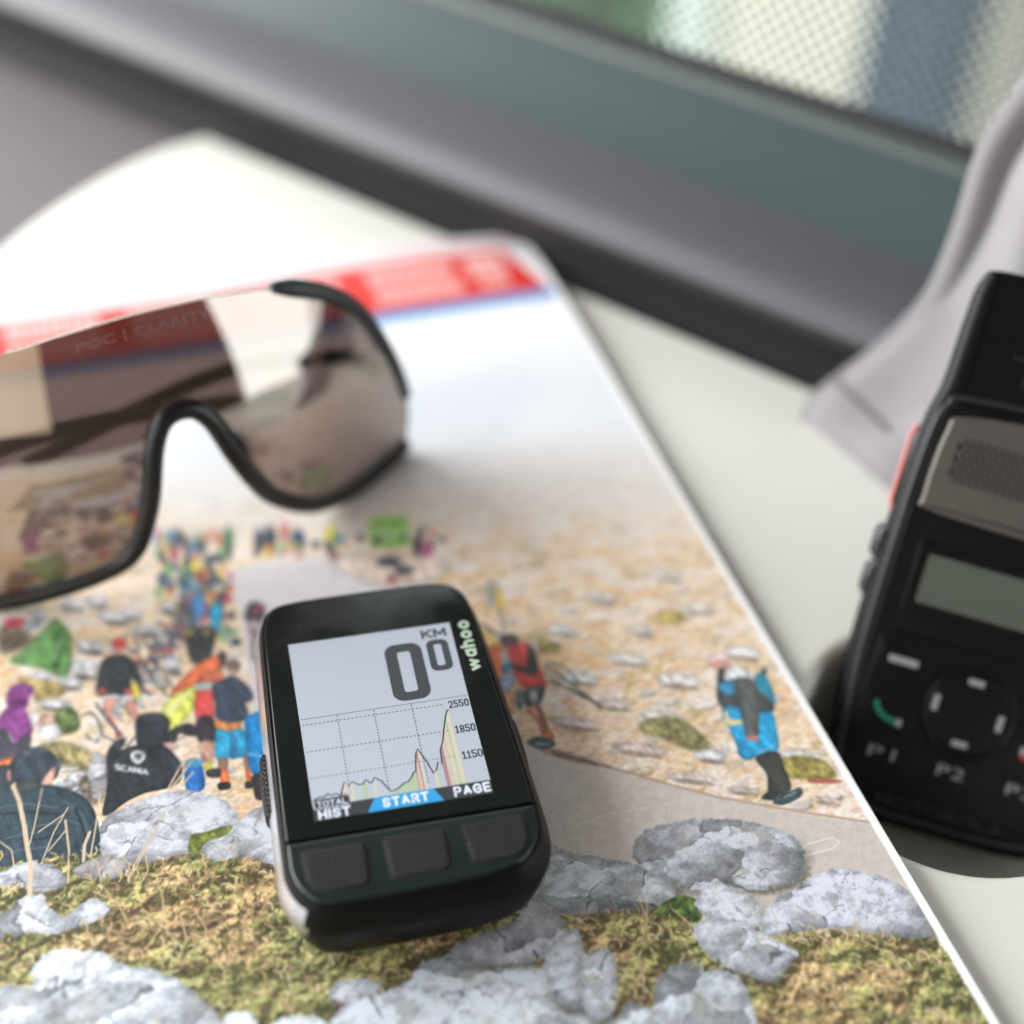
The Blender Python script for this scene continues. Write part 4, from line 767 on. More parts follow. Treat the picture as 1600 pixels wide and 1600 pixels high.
('P',(52,60,72),0.1,0.5,1,[(-2.8,52.5),(-3.1,51.9),(-3.6,51.7),(-3.9,52.1),(-3.8,52.8),(-3.5,53.3),(-3.1,53.5),(-2.8,53.1)]),
('P',(120,190,120),0.1,0.5,1,[(-23.9,61.8),(-24.3,61.0),(-24.9,60.8),(-25.3,61.3),(-25.3,62.2),(-24.9,63.0),(-24.3,63.3),(-23.9,62.8)]),
('P',(52,60,72),0.1,0.5,1,[(-29.0,60.3),(-29.4,59.2),(-30.1,58.9),(-30.5,59.5),(-30.4,60.7),(-30.0,61.8),(-29.4,62.1),(-29.0,61.5)]),
('P',(206,206,212),0.16,0.6,1,[(-74.4,47.8),(-75.6,47.0),(-78.2,47.6),(-80.5,49.2),(-81.3,50.9),(-80.1,51.7),(-77.5,51.1),(-75.1,49.5)]),
('P',(120,108,98),0.2,0.6,1,[(-74.9,46.2),(-75.8,46.1),(-77.8,46.8),(-79.7,47.9),(-80.4,48.7),(-79.5,48.8),(-77.5,48.1),(-75.6,47.0)]),
('P',(206,206,212),0.16,0.6,1,[(-69.5,42.4),(-70.5,41.7),(-72.5,42.1),(-74.3,43.4),(-74.8,44.8),(-73.9,45.5),(-71.9,45.1),(-70.1,43.9)]),
('P',(120,108,98),0.2,0.6,1,[(-69.9,41.0),(-70.6,40.9),(-72.1,41.4),(-73.6,42.2),(-74.1,42.9),(-73.4,43.0),(-71.9,42.4),(-70.4,41.6)]),
('P',(206,206,212),0.16,0.6,1,[(-81.1,40.6),(-82.3,39.7),(-84.6,40.2),(-86.7,41.7),(-87.4,43.4),(-86.2,44.4),(-83.9,43.9),(-81.8,42.4)]),
('P',(120,108,98),0.2,0.6,1,[(-81.5,38.9),(-82.4,38.7),(-84.2,39.3),(-85.9,40.3),(-86.6,41.1),(-85.7,41.2),(-83.9,40.7),(-82.2,39.7)]),
('P',(206,206,212),0.16,0.6,1,[(-83.4,34.5),(-84.6,33.0),(-86.7,33.2),(-88.6,34.8),(-89.1,37.0),(-88.0,38.5),(-85.8,38.3),(-83.9,36.7)]),
('P',(120,108,98),0.2,0.6,1,[(-83.9,32.0),(-84.7,31.7),(-86.3,32.1),(-87.9,33.1),(-88.4,34.0),(-87.6,34.3),(-86.0,33.9),(-84.4,32.9)]),
('P',(206,206,212),0.16,0.6,1,[(-86.7,31.4),(-88.1,30.7),(-90.9,31.3),(-93.5,33.1),(-94.4,34.8),(-93.1,35.6),(-90.3,35.0),(-87.6,33.2)]),
('P',(120,108,98),0.2,0.6,1,[(-87.3,29.8),(-88.3,29.8),(-90.5,30.5),(-92.6,31.7),(-93.4,32.5),(-92.5,32.6),(-90.3,31.8),(-88.1,30.7)]),
('P',(206,206,212),0.16,0.6,1,[(-72.1,48.4),(-73.0,47.6),(-74.6,47.8),(-76.0,48.9),(-76.4,50.3),(-75.6,51.2),(-74.0,51.0),(-72.5,49.8)]),
('P',(120,108,98),0.2,0.6,1,[(-72.4,46.9),(-72.9,46.7),(-74.2,47.1),(-75.4,47.8),(-75.8,48.4),(-75.2,48.6),(-74.0,48.2),(-72.8,47.5)]),
('P',(206,206,212),0.16,0.6,1,[(-79.0,54.6),(-79.9,53.8),(-81.7,54.1),(-83.3,55.3),(-83.8,56.7),(-82.9,57.6),(-81.1,57.3),(-79.5,56.0)]),
('P',(120,108,98),0.2,0.6,1,[(-79.2,53.0),(-79.9,52.9),(-81.3,53.3),(-82.6,54.1),(-83.1,54.8),(-82.5,54.9),(-81.1,54.5),(-79.7,53.7)]),
('P',(206,206,212),0.16,0.6,1,[(-84.0,54.9),(-85.1,54.2),(-87.3,54.6),(-89.3,56.0),(-90.0,57.6),(-88.9,58.3),(-86.7,57.8),(-84.7,56.4)]),
('P',(120,108,98),0.2,0.6,1,[(-84.4,53.4),(-85.2,53.3),(-86.9,53.9),(-88.5,54.8),(-89.1,55.5),(-88.4,55.6),(-86.7,55.0),(-85.0,54.1)]),
('P',(206,206,212),0.16,0.6,1,[(-92.0,54.2),(-92.8,53.6),(-94.3,54.0),(-95.8,55.0),(-96.3,56.1),(-95.5,56.7),(-94.0,56.3),(-92.5,55.3)]),
('P',(120,108,98),0.2,0.6,1,[(-92.1,53.0),(-92.7,53.0),(-93.9,53.4),(-95.1,54.1),(-95.6,54.6),(-95.0,54.6),(-93.8,54.2),(-92.6,53.6)]),
('P',(206,206,212),0.16,0.6,1,[(-89.3,25.6),(-90.6,25.0),(-93.4,25.7),(-96.0,27.3),(-96.9,28.9),(-95.6,29.6),(-92.9,28.9),(-90.2,27.2)]),
('P',(120,108,98),0.2,0.6,1,[(-89.9,24.2),(-90.8,24.2),(-93.0,25.0),(-95.1,26.1),(-95.9,26.9),(-95.0,26.9),(-92.8,26.1),(-90.7,25.0)]),
('P',(206,206,212),0.16,0.6,1,[(-91.9,21.0),(-93.1,19.4),(-95.3,19.5),(-97.3,21.3),(-97.9,23.6),(-96.7,25.2),(-94.4,25.1),(-92.4,23.3)]),
('P',(120,108,98),0.2,0.6,1,[(-92.3,18.3),(-93.2,17.9),(-94.9,18.4),(-96.5,19.4),(-97.1,20.4),(-96.3,20.8),(-94.6,20.3),(-92.9,19.3)]),
('P',(206,206,212),0.16,0.6,1,[(-87.4,12.4),(-88.6,11.9),(-91.3,12.7),(-93.9,14.2),(-94.8,15.6),(-93.5,16.1),(-90.9,15.4),(-88.3,13.8)]),
('P',(120,108,98),0.2,0.6,1,[(-87.9,11.3),(-88.8,11.3),(-90.9,12.1),(-93.0,13.1),(-93.8,13.8),(-92.9,13.8),(-90.8,13.0),(-88.7,12.0)]),
('P',(206,206,212),0.16,0.6,1,[(-84.1,8.1),(-85.3,6.6),(-87.5,6.7),(-89.5,8.4),(-90.0,10.6),(-88.8,12.1),(-86.6,12.0),(-84.6,10.3)]),
('P',(120,108,98),0.2,0.6,1,[(-84.6,5.6),(-85.4,5.2),(-87.1,5.7),(-88.7,6.6),(-89.3,7.6),(-88.5,7.9),(-86.8,7.5),(-85.2,6.5)]),
('P',(206,206,212),0.16,0.6,1,[(-86.7,4.6),(-87.7,3.6),(-89.7,3.8),(-91.5,5.2),(-92.0,6.9),(-91.0,7.9),(-89.0,7.7),(-87.2,6.3)]),
('P',(120,108,98),0.2,0.6,1,[(-87.1,2.7),(-87.8,2.5),(-89.3,3.0),(-90.8,3.8),(-91.3,4.6),(-90.6,4.8),(-89.1,4.3),(-87.6,3.5)]),
('P',(206,206,212),0.16,0.6,1,[(-64.6,48.4),(-65.4,47.5),(-66.8,47.6),(-68.0,48.7),(-68.3,50.1),(-67.5,50.9),(-66.1,50.8),(-64.9,49.7)]),
('P',(120,108,98),0.2,0.6,1,[(-64.8,46.8),(-65.3,46.6),(-66.4,46.9),(-67.4,47.6),(-67.8,48.1),(-67.2,48.3),(-66.1,48.0),(-65.1,47.4)]),
('P',(206,206,212),0.16,0.6,1,[(-65.7,31.4),(-66.6,29.6),(-68.1,29.3),(-69.2,30.7),(-69.3,33.0),(-68.3,34.9),(-66.8,35.2),(-65.7,33.7)]),
('P',(120,108,98),0.2,0.6,1,[(-66.1,28.4),(-66.6,27.9),(-67.7,28.1),(-68.7,28.8),(-69.0,29.7),(-68.4,30.3),(-67.3,30.1),(-66.3,29.4)]),
('P',(206,206,212),0.16,0.6,1,[(-67.6,36.9),(-68.4,36.1),(-69.8,36.2),(-71.0,37.3),(-71.3,38.6),(-70.5,39.4),(-69.2,39.3),(-67.9,38.2)]),
('P',(120,108,98),0.2,0.6,1,[(-67.8,35.4),(-68.3,35.3),(-69.4,35.6),(-70.4,36.2),(-70.7,36.7),(-70.2,36.9),(-69.2,36.6),(-68.2,36.0)]),
('P',(92,112,66),0.35,0.5,1,[(-94.3,21.2),(-92.6,25.3),(-89.7,25.4),(-88.4,21.3),(-89.3,18.5),(-92.2,18.3)]),
('P',(150,138,92),0.35,0.8,1,[(-97.3,16.7),(-90.9,15.7),(-86.3,10.0),(-89.2,7.4),(-93.9,11.4)]),
('P',(166,146,90),0.3,1,1,[(-99.7,36.7),(-91.9,33.5),(-90.9,29.4),(-96.3,29.1),(-98.0,32.4)]),
('P',(110,98,84),0.3,1.0,1,[(-102.6,53.5),(-97.3,50.9),(-96.1,47.5),(-99.0,45.4),(-103.1,45.5)]),
('P',(200,70,90),0.1,0.6,1,[(-101.4,55.6),(-97.5,54.9),(-97.7,52.4),(-101.2,53.1)]),
('P',(150,170,190),0.1,0.6,1,[(-97.1,53.5),(-94.0,53.4),(-94.2,51.0),(-96.9,51.4)]),
('P',(205,208,214),0.15,0.5,1,[(-97.2,37.6),(-93.6,37.3),(-93.4,34.9),(-97.1,36.0)]),
('P',(98,150,84),0.14,0.4,1,[(-101.3,42.5),(-98.4,45.2),(-94.9,48.8),(-92.2,51.7),(-90.7,52.9),(-89.0,50.5),(-87.7,46.1),(-88.3,40.2),(-89.3,35.3),(-91.1,34.6),(-94.2,37.9),(-98.1,40.1)]),
('P',(130,180,112),0.06,0.4,1,[(-100.3,43.1),(-96.2,46.9),(-92.3,50.5),(-91.8,49.5),(-95.2,45.6),(-99.3,42.5)]),
('P',(72,116,66),0.1,0.5,1,[(-91.4,48.2),(-90.2,48.8),(-89.5,44.6),(-90.1,40.8),(-91.6,37.3),(-92.8,38.2),(-91.7,42.2)]),
('P',(138,186,124),0.05,0.4,1,[(-90.8,46.0),(-90.0,45.1),(-90.9,41.6),(-92.2,39.6),(-92.3,41.2)]),
('S',(86,130,160),0.29,[(-70.8,32.3),(-71.2,26.9)]),
('S',(200,90,80),0.59,[(-68.9,37.2),(-68.9,34.7)]),
('S',(96,106,120),0.62,[(-68.5,45.4),(-67.4,41.5)]),
('S',(96,106,120),0.32,[(-79.8,27.4),(-75.7,26.4)]),
('S',(96,106,120),0.37,[(-83.3,23.5),(-83.5,21.0)]),
('S',(150,160,174),0.6,[(-82.6,23.7),(-77.3,21.6)]),
('S',(52,58,66),0.39,[(-80.4,28.5),(-78.3,27.9)]),
('S',(60,66,74),0.56,[(-76.6,28.1),(-75.9,26.1)]),
('S',(70,76,86),0.62,[(-69.9,38.7),(-69.2,36.6)]),
('S',(70,76,86),0.45,[(-67.3,41.3),(-64.7,38.7)]),
('S',(200,90,80),0.39,[(-75.2,26.1),(-72.6,25.6)]),
('S',(60,66,74),0.59,[(-71.3,38.6),(-66.4,37.8)]),
('S',(96,106,120),0.42,[(-58.8,56.2),(-54.9,53.2)]),
('S',(52,58,66),0.49,[(-79.6,28.3),(-77.5,26.8)]),
('S',(86,130,160),0.6,[(-75.7,32.4),(-75.1,30.2)]),
('S',(96,106,120),0.31,[(-60.7,53.2),(-56.3,50.9)]),
('S',(96,106,120),0.49,[(-81.7,27.9),(-81.4,25.4)]),
('S',(190,196,204),0.32,[(-80.7,31.1),(-75.5,29.7)]),
('S',(60,66,74),0.44,[(-79.8,31.7),(-76.0,26.4)]),
('S',(96,106,120),0.52,[(-66.2,48.9),(-61.1,44.5)]),
('S',(86,130,160),0.41,[(-71.6,43.0),(-66.8,40.3)]),
('S',(60,66,74),0.47,[(-75.6,29.1),(-73.5,23.9)]),
('S',(60,66,74),0.51,[(-70.4,36.9),(-71.1,31.6)]),
('S',(200,90,80),0.38,[(-76.0,35.8),(-71.7,33.7)]),
('S',(110,120,132),0.41,[(-69.1,38.8),(-66.2,37.1)]),
('S',(86,130,160),0.32,[(-75.0,28.1),(-75.7,21.9)]),
('S',(52,58,66),0.52,[(-82.1,27.8),(-81.8,24.6)]),
('S',(110,120,132),0.38,[(-78.1,30.2),(-75.5,25.8)]),
('S',(200,90,80),0.5,[(-67.5,38.6),(-67.9,35.8)]),
('S',(150,160,174),0.35,[(-63.0,53.3),(-61.0,46.2)]),
('S',(110,120,132),0.43,[(-82.6,23.7),(-79.8,20.3)]),
('S',(70,76,86),0.41,[(-68.1,39.9),(-62.8,37.3)]),
('S',(70,76,86),0.46,[(-79.0,22.4),(-77.4,18.3)]),
('S',(60,66,74),0.58,[(-65.1,43.9),(-65.4,40.5)]),
('S',(110,120,132),0.48,[(-69.5,38.3),(-67.6,36.7)]),
('S',(70,76,86),0.4,[(-79.7,24.6),(-75.0,21.0)]),
('S',(110,120,132),0.44,[(-67.9,42.8),(-63.0,39.3)]),
('S',(96,106,120),0.48,[(-80.9,26.2),(-79.7,22.8)]),
('S',(190,196,204),0.46,[(-64.5,44.5),(-62.1,42.1)]),
('S',(190,196,204),0.3,[(-63.9,48.9),(-62.1,45.0)]),
('S',(200,90,80),0.57,[(-61.1,48.4),(-59.5,45.6)]),
('S',(200,90,80),0.48,[(-63.0,49.8),(-63.6,46.4)]),
('S',(190,196,204),0.45,[(-77.1,22.2),(-75.0,22.2)]),
('S',(96,106,120),0.3,[(-67.3,42.4),(-64.9,39.6)]),
('S',(70,76,86),0.44,[(-67.0,41.8),(-66.9,37.1)]),
('S',(110,120,132),0.44,[(-75.9,28.7),(-76.3,23.9)]),
('S',(190,196,204),0.56,[(-74.5,29.0),(-70.9,24.9)]),
('S',(96,106,120),0.34,[(-74.4,37.2),(-73.1,30.8)]),
('S',(86,130,160),0.55,[(-76.4,28.1),(-74.2,24.9)]),
('S',(70,76,86),0.41,[(-63.9,48.8),(-63.0,43.4)]),
('S',(52,58,66),0.36,[(-70.4,41.3),(-68.8,39.4)]),
('S',(200,90,80),0.33,[(-74.8,30.8),(-71.9,30.2)]),
('S',(52,58,66),0.52,[(-72.1,38.6),(-71.2,36.7)]),
('S',(96,106,120),0.28,[(-77.9,30.1),(-74.6,29.4)]),
('S',(70,76,86),0.34,[(-62.7,50.2),(-58.7,47.0)]),
('S',(86,130,160),0.51,[(-69.6,42.5),(-64.3,39.3)]),
('S',(96,106,120),0.58,[(-62.8,48.2),(-61.7,43.6)]),
('S',(60,66,74),0.3,[(-78.6,28.6),(-77.0,28.2)]),
('S',(200,90,80),0.45,[(-75.6,38.5),(-74.1,35.8)]),
('S',(96,106,120),0.63,[(-62.2,47.6),(-61.6,45.4)]),
('S',(200,90,80),0.57,[(-71.9,36.4),(-66.3,35.7)]),
('S',(60,66,74),0.58,[(-63.6,49.7),(-60.6,48.3)]),
('S',(60,66,74),0.47,[(-66.3,42.4),(-62.3,39.9)]),
('S',(70,76,86),0.34,[(-72.0,32.0),(-70.3,30.5)]),
('S',(110,120,132),0.45,[(-66.1,42.5),(-64.7,39.0)]),
('S',(96,106,120),0.5,[(-78.3,27.9),(-76.8,26.2)]),
('S',(52,58,66),0.39,[(-61.3,46.1),(-58.3,42.5)]),
('S',(60,66,74),0.41,[(-61.8,50.3),(-60.5,48.6)]),
('S',(60,66,74),0.4,[(-60.6,51.6),(-60.4,48.7)]),
('S',(150,160,174),0.51,[(-72.2,35.7),(-70.5,35.1)]),
('S',(60,66,74),0.38,[(-73.4,32.7),(-72.4,30.1)]),
('S',(70,76,86),0.51,[(-75.0,34.9),(-70.7,32.9)]),
('S',(110,120,132),0.35,[(-66.1,43.6),(-61.0,43.3)]),
('S',(52,58,66),0.38,[(-60.6,48.8),(-57.2,42.8)]),
('S',(200,90,80),0.41,[(-79.5,32.0),(-77.7,27.3)]),
('S',(70,76,86),0.64,[(-59.9,50.9),(-58.2,49.7)]),
('S',(60,66,74),0.57,[(-64.9,44.4),(-62.3,43.4)]),
('S',(70,76,86),0.45,[(-60.6,52.5),(-55.6,52.0)]),
('S',(70,76,86),0.61,[(-67.0,38.5),(-65.6,36.4)]),
('S',(190,196,204),0.45,[(-69.3,39.5),(-67.2,38.6)]),
('S',(200,90,80),0.36,[(-78.9,31.2),(-75.0,30.3)]),
('S',(150,160,174),0.31,[(-63.2,48.7),(-61.3,47.8)]),
('S',(60,66,74),0.43,[(-64.2,47.0),(-60.6,46.4)]),
('S',(70,76,86),0.43,[(-78.0,34.0),(-78.1,31.5)]),
('S',(190,196,204),0.31,[(-77.1,25.6),(-75.6,20.6)]),
('S',(200,90,80),0.51,[(-76.7,31.1),(-74.7,29.8)]),
('S',(70,76,86),0.63,[(-67.2,40.9),(-66.1,39.2)]),
('S',(86,130,160),0.43,[(-76.8,31.8),(-76.9,29.9)]),
('S',(52,58,66),0.39,[(-67.2,49.2),(-64.2,43.6)]),
('S',(110,120,132),0.32,[(-70.7,39.7),(-69.8,35.6)]),
('S',(96,106,120),0.48,[(-66.5,43.7),(-63.7,40.8)]),
('S',(70,76,86),0.35,[(-79.4,30.6),(-78.8,26.7)]),
('S',(200,90,80),0.37,[(-57.0,55.9),(-55.9,52.1)]),
('S',(150,160,174),0.42,[(-67.4,44.2),(-63.1,40.7)]),
('S',(200,90,80),0.41,[(-74.8,27.2),(-74.8,25.1)]),
('S',(52,58,66),0.56,[(-62.4,46.9),(-59.9,46.9)]),
('S',(200,90,80),0.59,[(-65.2,41.4),(-64.2,37.1)]),
('S',(96,106,120),0.56,[(-71.9,34.1),(-68.1,34.3)]),
('S',(86,130,160),0.55,[(-60.5,51.0),(-57.9,47.3)]),
('S',(70,76,86),0.47,[(-67.2,38.5),(-67.4,33.1)]),
('S',(190,196,204),0.37,[(-77.9,30.0),(-76.3,25.9)]),
('S',(110,120,132),0.41,[(-58.9,52.4),(-58.6,45.3)]),
('S',(190,196,204),0.58,[(-83.1,23.7),(-78.4,23.2)]),
('S',(86,130,160),0.31,[(-72.6,29.7),(-71.2,27.1)]),
('S',(110,120,132),0.42,[(-66.4,47.2),(-61.8,42.4)]),
('S',(60,66,74),0.32,[(-75.1,34.9),(-73.8,31.6)]),
('S',(150,160,174),0.38,[(-75.8,31.0),(-71.3,27.2)]),
('S',(110,120,132),0.55,[(-73.7,34.1),(-73.9,31.9)]),
('S',(110,120,132),0.44,[(-65.1,47.4),(-64.4,40.8)]),
('S',(60,66,74),0.35,[(-72.1,35.6),(-69.5,34.0)]),
('S',(150,160,174),0.41,[(-60.0,50.9),(-58.7,48.2)]),
('S',(96,106,120),0.59,[(-63.1,50.4),(-57.1,49.8)]),
('S',(150,160,174),0.57,[(-82.7,24.1),(-80.0,18.5)]),
('S',(52,58,66),0.31,[(-75.9,30.0),(-71.5,30.2)]),
('S',(96,106,120),0.56,[(-59.3,53.7),(-58.0,47.8)]),
('S',(52,58,66),0.55,[(-76.6,24.6),(-76.8,22.3)]),
('S',(52,58,66),0.38,[(-61.7,52.9),(-61.7,45.6)]),
('S',(96,106,120),0.52,[(-78.7,33.9),(-79.4,27.5)]),
('S',(190,196,204),0.28,[(-72.5,32.0),(-67.6,31.5)]),
('S',(96,106,120),0.37,[(-75.4,25.4),(-72.4,24.3)]),
('S',(60,66,74),0.61,[(-72.3,35.4),(-70.6,32.5)]),
('S',(52,58,66),0.35,[(-57.4,53.9),(-57.9,50.5)]),
('S',(150,160,174),0.3,[(-82.2,26.0),(-77.2,24.3)]),
('S',(70,76,86),0.3,[(-63.0,47.8),(-62.2,43.9)]),
('S',(150,160,174),0.62,[(-74.4,31.3),(-68.7,30.6)]),
('S',(200,90,80),0.47,[(-69.7,44.6),(-64.3,41.5)]),
('S',(70,76,86),0.37,[(-63.7,48.5),(-60.4,44.9)]),
('S',(110,120,132),0.29,[(-69.7,37.7),(-69.1,33.6)]),
('S',(52,58,66),0.62,[(-79.4,31.4),(-77.2,30.0)]),
('S',(52,58,66),0.57,[(-62.9,48.5),(-60.8,45.9)]),
('S',(96,106,120),0.34,[(-79.5,28.5),(-76.2,28.4)]),
('S',(150,160,174),0.32,[(-59.4,45.9),(-58.2,43.5)]),
('S',(96,106,120),0.56,[(-64.2,47.0),(-63.8,44.6)]),
('S',(86,130,160),0.32,[(-65.5,46.5),(-61.6,40.8)]),
('S',(200,90,80),0.64,[(-62.9,50.9),(-59.6,48.2)]),
('S',(96,106,120),0.38,[(-63.1,48.8),(-60.1,44.0)]),
('S',(150,160,174),0.56,[(-76.1,39.0),(-73.6,38.0)]),
('S',(70,76,86),0.5,[(-58.0,55.8),(-55.3,53.4)]),
('S',(190,196,204),0.54,[(-69.2,45.8),(-69.2,40.9)]),
('S',(52,58,66),0.49,[(-78.5,19.9),(-76.5,18.6)]),
('S',(86,130,160),0.43,[(-61.6,48.3),(-57.6,47.6)]),
('S',(200,90,80),0.3,[(-68.2,44.2),(-64.1,44.4)]),
('S',(190,196,204),0.44,[(-78.9,27.7),(-76.3,25.5)]),
('S',(96,106,120),0.52,[(-63.1,50.0),(-60.3,50.1)]),
('S',(96,106,120),0.5,[(-66.8,41.8),(-62.5,37.2)]),
('S',(200,90,80),0.52,[(-69.7,36.2),(-66.2,35.4)]),
('S',(200,90,80),0.49,[(-76.8,36.0),(-73.7,32.9)]),
('S',(52,58,66),0.31,[(-64.2,49.2),(-59.4,48.9)]),
('S',(190,196,204),0.32,[(-77.0,33.5),(-73.7,28.5)]),
('S',(86,130,160),0.51,[(-78.6,32.4),(-73.8,32.7)]),
('S',(56,62,70),0.3,[(-69.3,27.9),(-69.4,26.2),(-69.9,25.1),(-70.7,24.8),(-71.4,25.5),(-72.0,26.9),(-72.3,28.7),(-72.1,30.4),(-71.6,31.6),(-70.9,31.8),(-70.1,31.1),(-69.6,29.7),(-69.3,27.9)]),
('S',(56,62,70),0.31,[(-72.5,30.7),(-72.6,29.2),(-73.1,28.2),(-73.7,28.0),(-74.4,28.6),(-74.9,29.9),(-75.1,31.5),(-75.0,33.0),(-74.6,34.1),(-74.0,34.3),(-73.3,33.7),(-72.8,32.4),(-72.5,30.7)]),
('S',(56,62,70),0.3,[(-68.5,24.8),(-68.6,23.5),(-68.9,22.6),(-69.5,22.4),(-70.1,22.9),(-70.5,24.0),(-70.7,25.4),(-70.6,26.7),(-70.2,27.6),(-69.7,27.8),(-69.1,27.3),(-68.6,26.1),(-68.5,24.7)]),
('S',(56,62,70),0.31,[(-74.1,40.1),(-74.2,38.5),(-74.6,37.5),(-75.3,37.2),(-75.9,37.9),(-76.5,39.2),(-76.7,40.9),(-76.6,42.5),(-76.2,43.5),(-75.5,43.8),(-74.9,43.1),(-74.3,41.8),(-74.1,40.1)]),
('S',(56,62,70),0.31,[(-70.1,39.9),(-70.2,38.5),(-70.6,37.6),(-71.1,37.4),(-71.7,38.0),(-72.2,39.1),(-72.4,40.6),(-72.3,42.0),(-71.9,42.9),(-71.3,43.1),(-70.7,42.6),(-70.3,41.4),(-70.1,39.9)]),
('S',(56,62,70),0.31,[(-62.9,40.9),(-63.1,39.6),(-63.4,38.8),(-64.0,38.6),(-64.5,39.1),(-65.0,40.2),(-65.1,41.6),(-65.0,42.9),(-64.6,43.7),(-64.1,43.9),(-63.5,43.4),(-63.1,42.3),(-62.9,40.9)]),
('S',(56,62,70),0.32,[(-60.3,44.9),(-60.4,43.7),(-60.7,42.9),(-61.3,42.7),(-61.8,43.2),(-62.2,44.2),(-62.3,45.5),(-62.2,46.7),(-61.8,47.5),(-61.3,47.7),(-60.8,47.2),(-60.4,46.2),(-60.3,44.9)]),
('P',(196,196,202),0.05,0.4,1,[(-80.1,41.8),(-79.3,42.6),(-79.0,39.5),(-80.1,39.3)]),
('P',(54,60,66),0.1,0.35,1,[(-84.2,29.9),(-82.4,36.5),(-80.3,38.1),(-77.5,37.7),(-75.6,35.2),(-74.8,31.0),(-74.6,26.5),(-75.5,27.4),(-76.8,30.4),(-77.0,26.3),(-78.5,25.6),(-81.9,25.9),(-84.2,27.3)]),
('P',(224,68,70),0.04,0.3,1,[(-76.5,40.6),(-77.1,39.5),(-78.2,39.3),(-79.2,40.1),(-79.5,41.5),(-78.9,42.6),(-77.8,42.8),(-76.8,42.0)]),
('P',(222,150,134),0.04,0.3,1,[(-77.3,38.6),(-77.7,37.8),(-78.4,37.6),(-79.0,38.1),(-79.2,39.2),(-78.8,40.0),(-78.1,40.2),(-77.5,39.7)]),
('P',(216,96,88),0.1,0.3,1,[(-84.0,28.7),(-82.3,28.8),(-82.6,27.2),(-83.9,27.6)]),
('P',(216,96,88),0.1,0.3,1,[(-78.6,27.1),(-77.0,26.9),(-76.9,25.3),(-78.5,25.6)]),
('P',(216,220,224),0.03,0.3,1,[(-82.8,26.7),(-80.0,26.1),(-80.4,25.0),(-82.8,25.7)]),
('P',(206,212,218),0.03,0.3,1,[(-79.4,24.7),(-77.2,25.0),(-76.8,23.8),(-79.0,23.5)]),
('P',(222,154,136),0.05,0.3,1,[(-82.8,25.7),(-80.6,25.1),(-81.5,22.4),(-82.0,20.3),(-83.1,21.4),(-83.2,24.0)]),
('P',(222,154,136),0.05,0.3,1,[(-78.8,23.7),(-76.9,23.8),(-76.6,21.0),(-76.2,18.3),(-77.8,18.4),(-78.5,21.1)]),
('P',(240,220,70),0.1,0.3,1,[(-76.9,28.2),(-75.8,28.6),(-75.5,24.7),(-76.7,23.9)]),
('S',(60,66,74),0.4,[(-87.9,22.4),(-86.2,23.0),(-84.9,20.8),(-84.3,16.5),(-85.9,14.3),(-87.7,16.6)]),
('S',(210,214,220),0.47,[(-87.3,21.0),(-85.4,18.6),(-84.7,13.0)]),
('S',(190,50,60),0.67,[(-82.6,20.1),(-81.4,16.5),(-81.4,14.4)]),
('S',(60,66,76),0.54,[(-84.7,24.8),(-82.9,19.7),(-80.6,14.5)]),
('S',(220,222,228),0.33,[(-86.6,17.1),(-86.0,12.9)]),
('S',(70,78,88),0.4,[(-84.4,15.6),(-79.7,11.5),(-77.8,13.7)]),
('P',(126,58,128),0.06,0.3,1,[(-102.8,30.5),(-102.3,33.7),(-100.9,35.2),(-98.7,34.9),(-96.8,33.0),(-97.8,30.5),(-98.4,28.5),(-100.0,28.2),(-102.3,29.2)]),
('P',(92,40,98),0.05,0.4,1,[(-102.2,30.3),(-100.1,30.8),(-98.4,29.6),(-99.0,28.2),(-101.6,28.3)]),
('P',(228,196,180),0.03,0.3,1,[(-98.0,30.9),(-97.1,31.4),(-97.6,29.3),(-98.3,28.8)]),
('P',(130,60,134),0.08,0.3,1,[(-105.8,23.7),(-104.3,27.2),(-102.3,29.2),(-99.5,28.4),(-98.5,24.8),(-98.0,21.0),(-99.6,20.1),(-102.0,19.3),(-103.0,22.5),(-105.9,21.6)]),
('P',(66,62,78),0.08,0.3,1,[(-105.9,22.6),(-103.3,22.9),(-102.2,19.1),(-100.4,19.9),(-98.5,20.5),(-99.1,16.4),(-101.3,14.4),(-106.3,15.0)]),
('P',(250,136,72),0.04,0.3,1,[(-106.3,15.2),(-104.1,15.0),(-102.3,15.0),(-102.7,12.6),(-106.5,13.0)]),
('P',(216,170,150),0.05,0.4,1,[(-97.3,23.0),(-95.8,25.1),(-93.8,24.5),(-93.4,22.6),(-95.3,21.7),(-96.9,21.8)]),
('P',(226,222,220),0.05,0.4,1,[(-98.0,27.9),(-96.6,25.0),(-97.4,22.3),(-98.2,24.4)]),
('P',(218,216,216),0.1,0.5,1,[(-96.9,21.1),(-93.7,22.3),(-92.5,18.0),(-95.9,17.6)]),
('P',(48,58,66),0.08,0.3,1,[(-106.4,13.3),(-102.5,12.5),(-103.3,7.3),(-106.8,6.7)]),
('P',(224,226,222),0.03,0.2,1,[(-95.1,6.3),(-93.3,6.7),(-93.6,4.1),(-95.6,4.0)]),
('P',(160,196,196),0.03,0.2,1,[(-94.9,5.5),(-93.8,6.0),(-93.9,4.5),(-95.2,4.4)]),
('S',(120,126,124),0.39,[(-93.8,9.6),(-90.5,9.3)]),
('S',(212,216,210),0.39,[(-93.5,9.0),(-90.3,8.6)]),
('S',(120,126,124),0.39,[(-93.2,8.4),(-90.2,7.8)]),
('S',(212,216,210),0.39,[(-92.8,7.8),(-90.0,7.1)]),
('S',(120,126,124),0.39,[(-92.5,7.2),(-89.8,6.4)]),
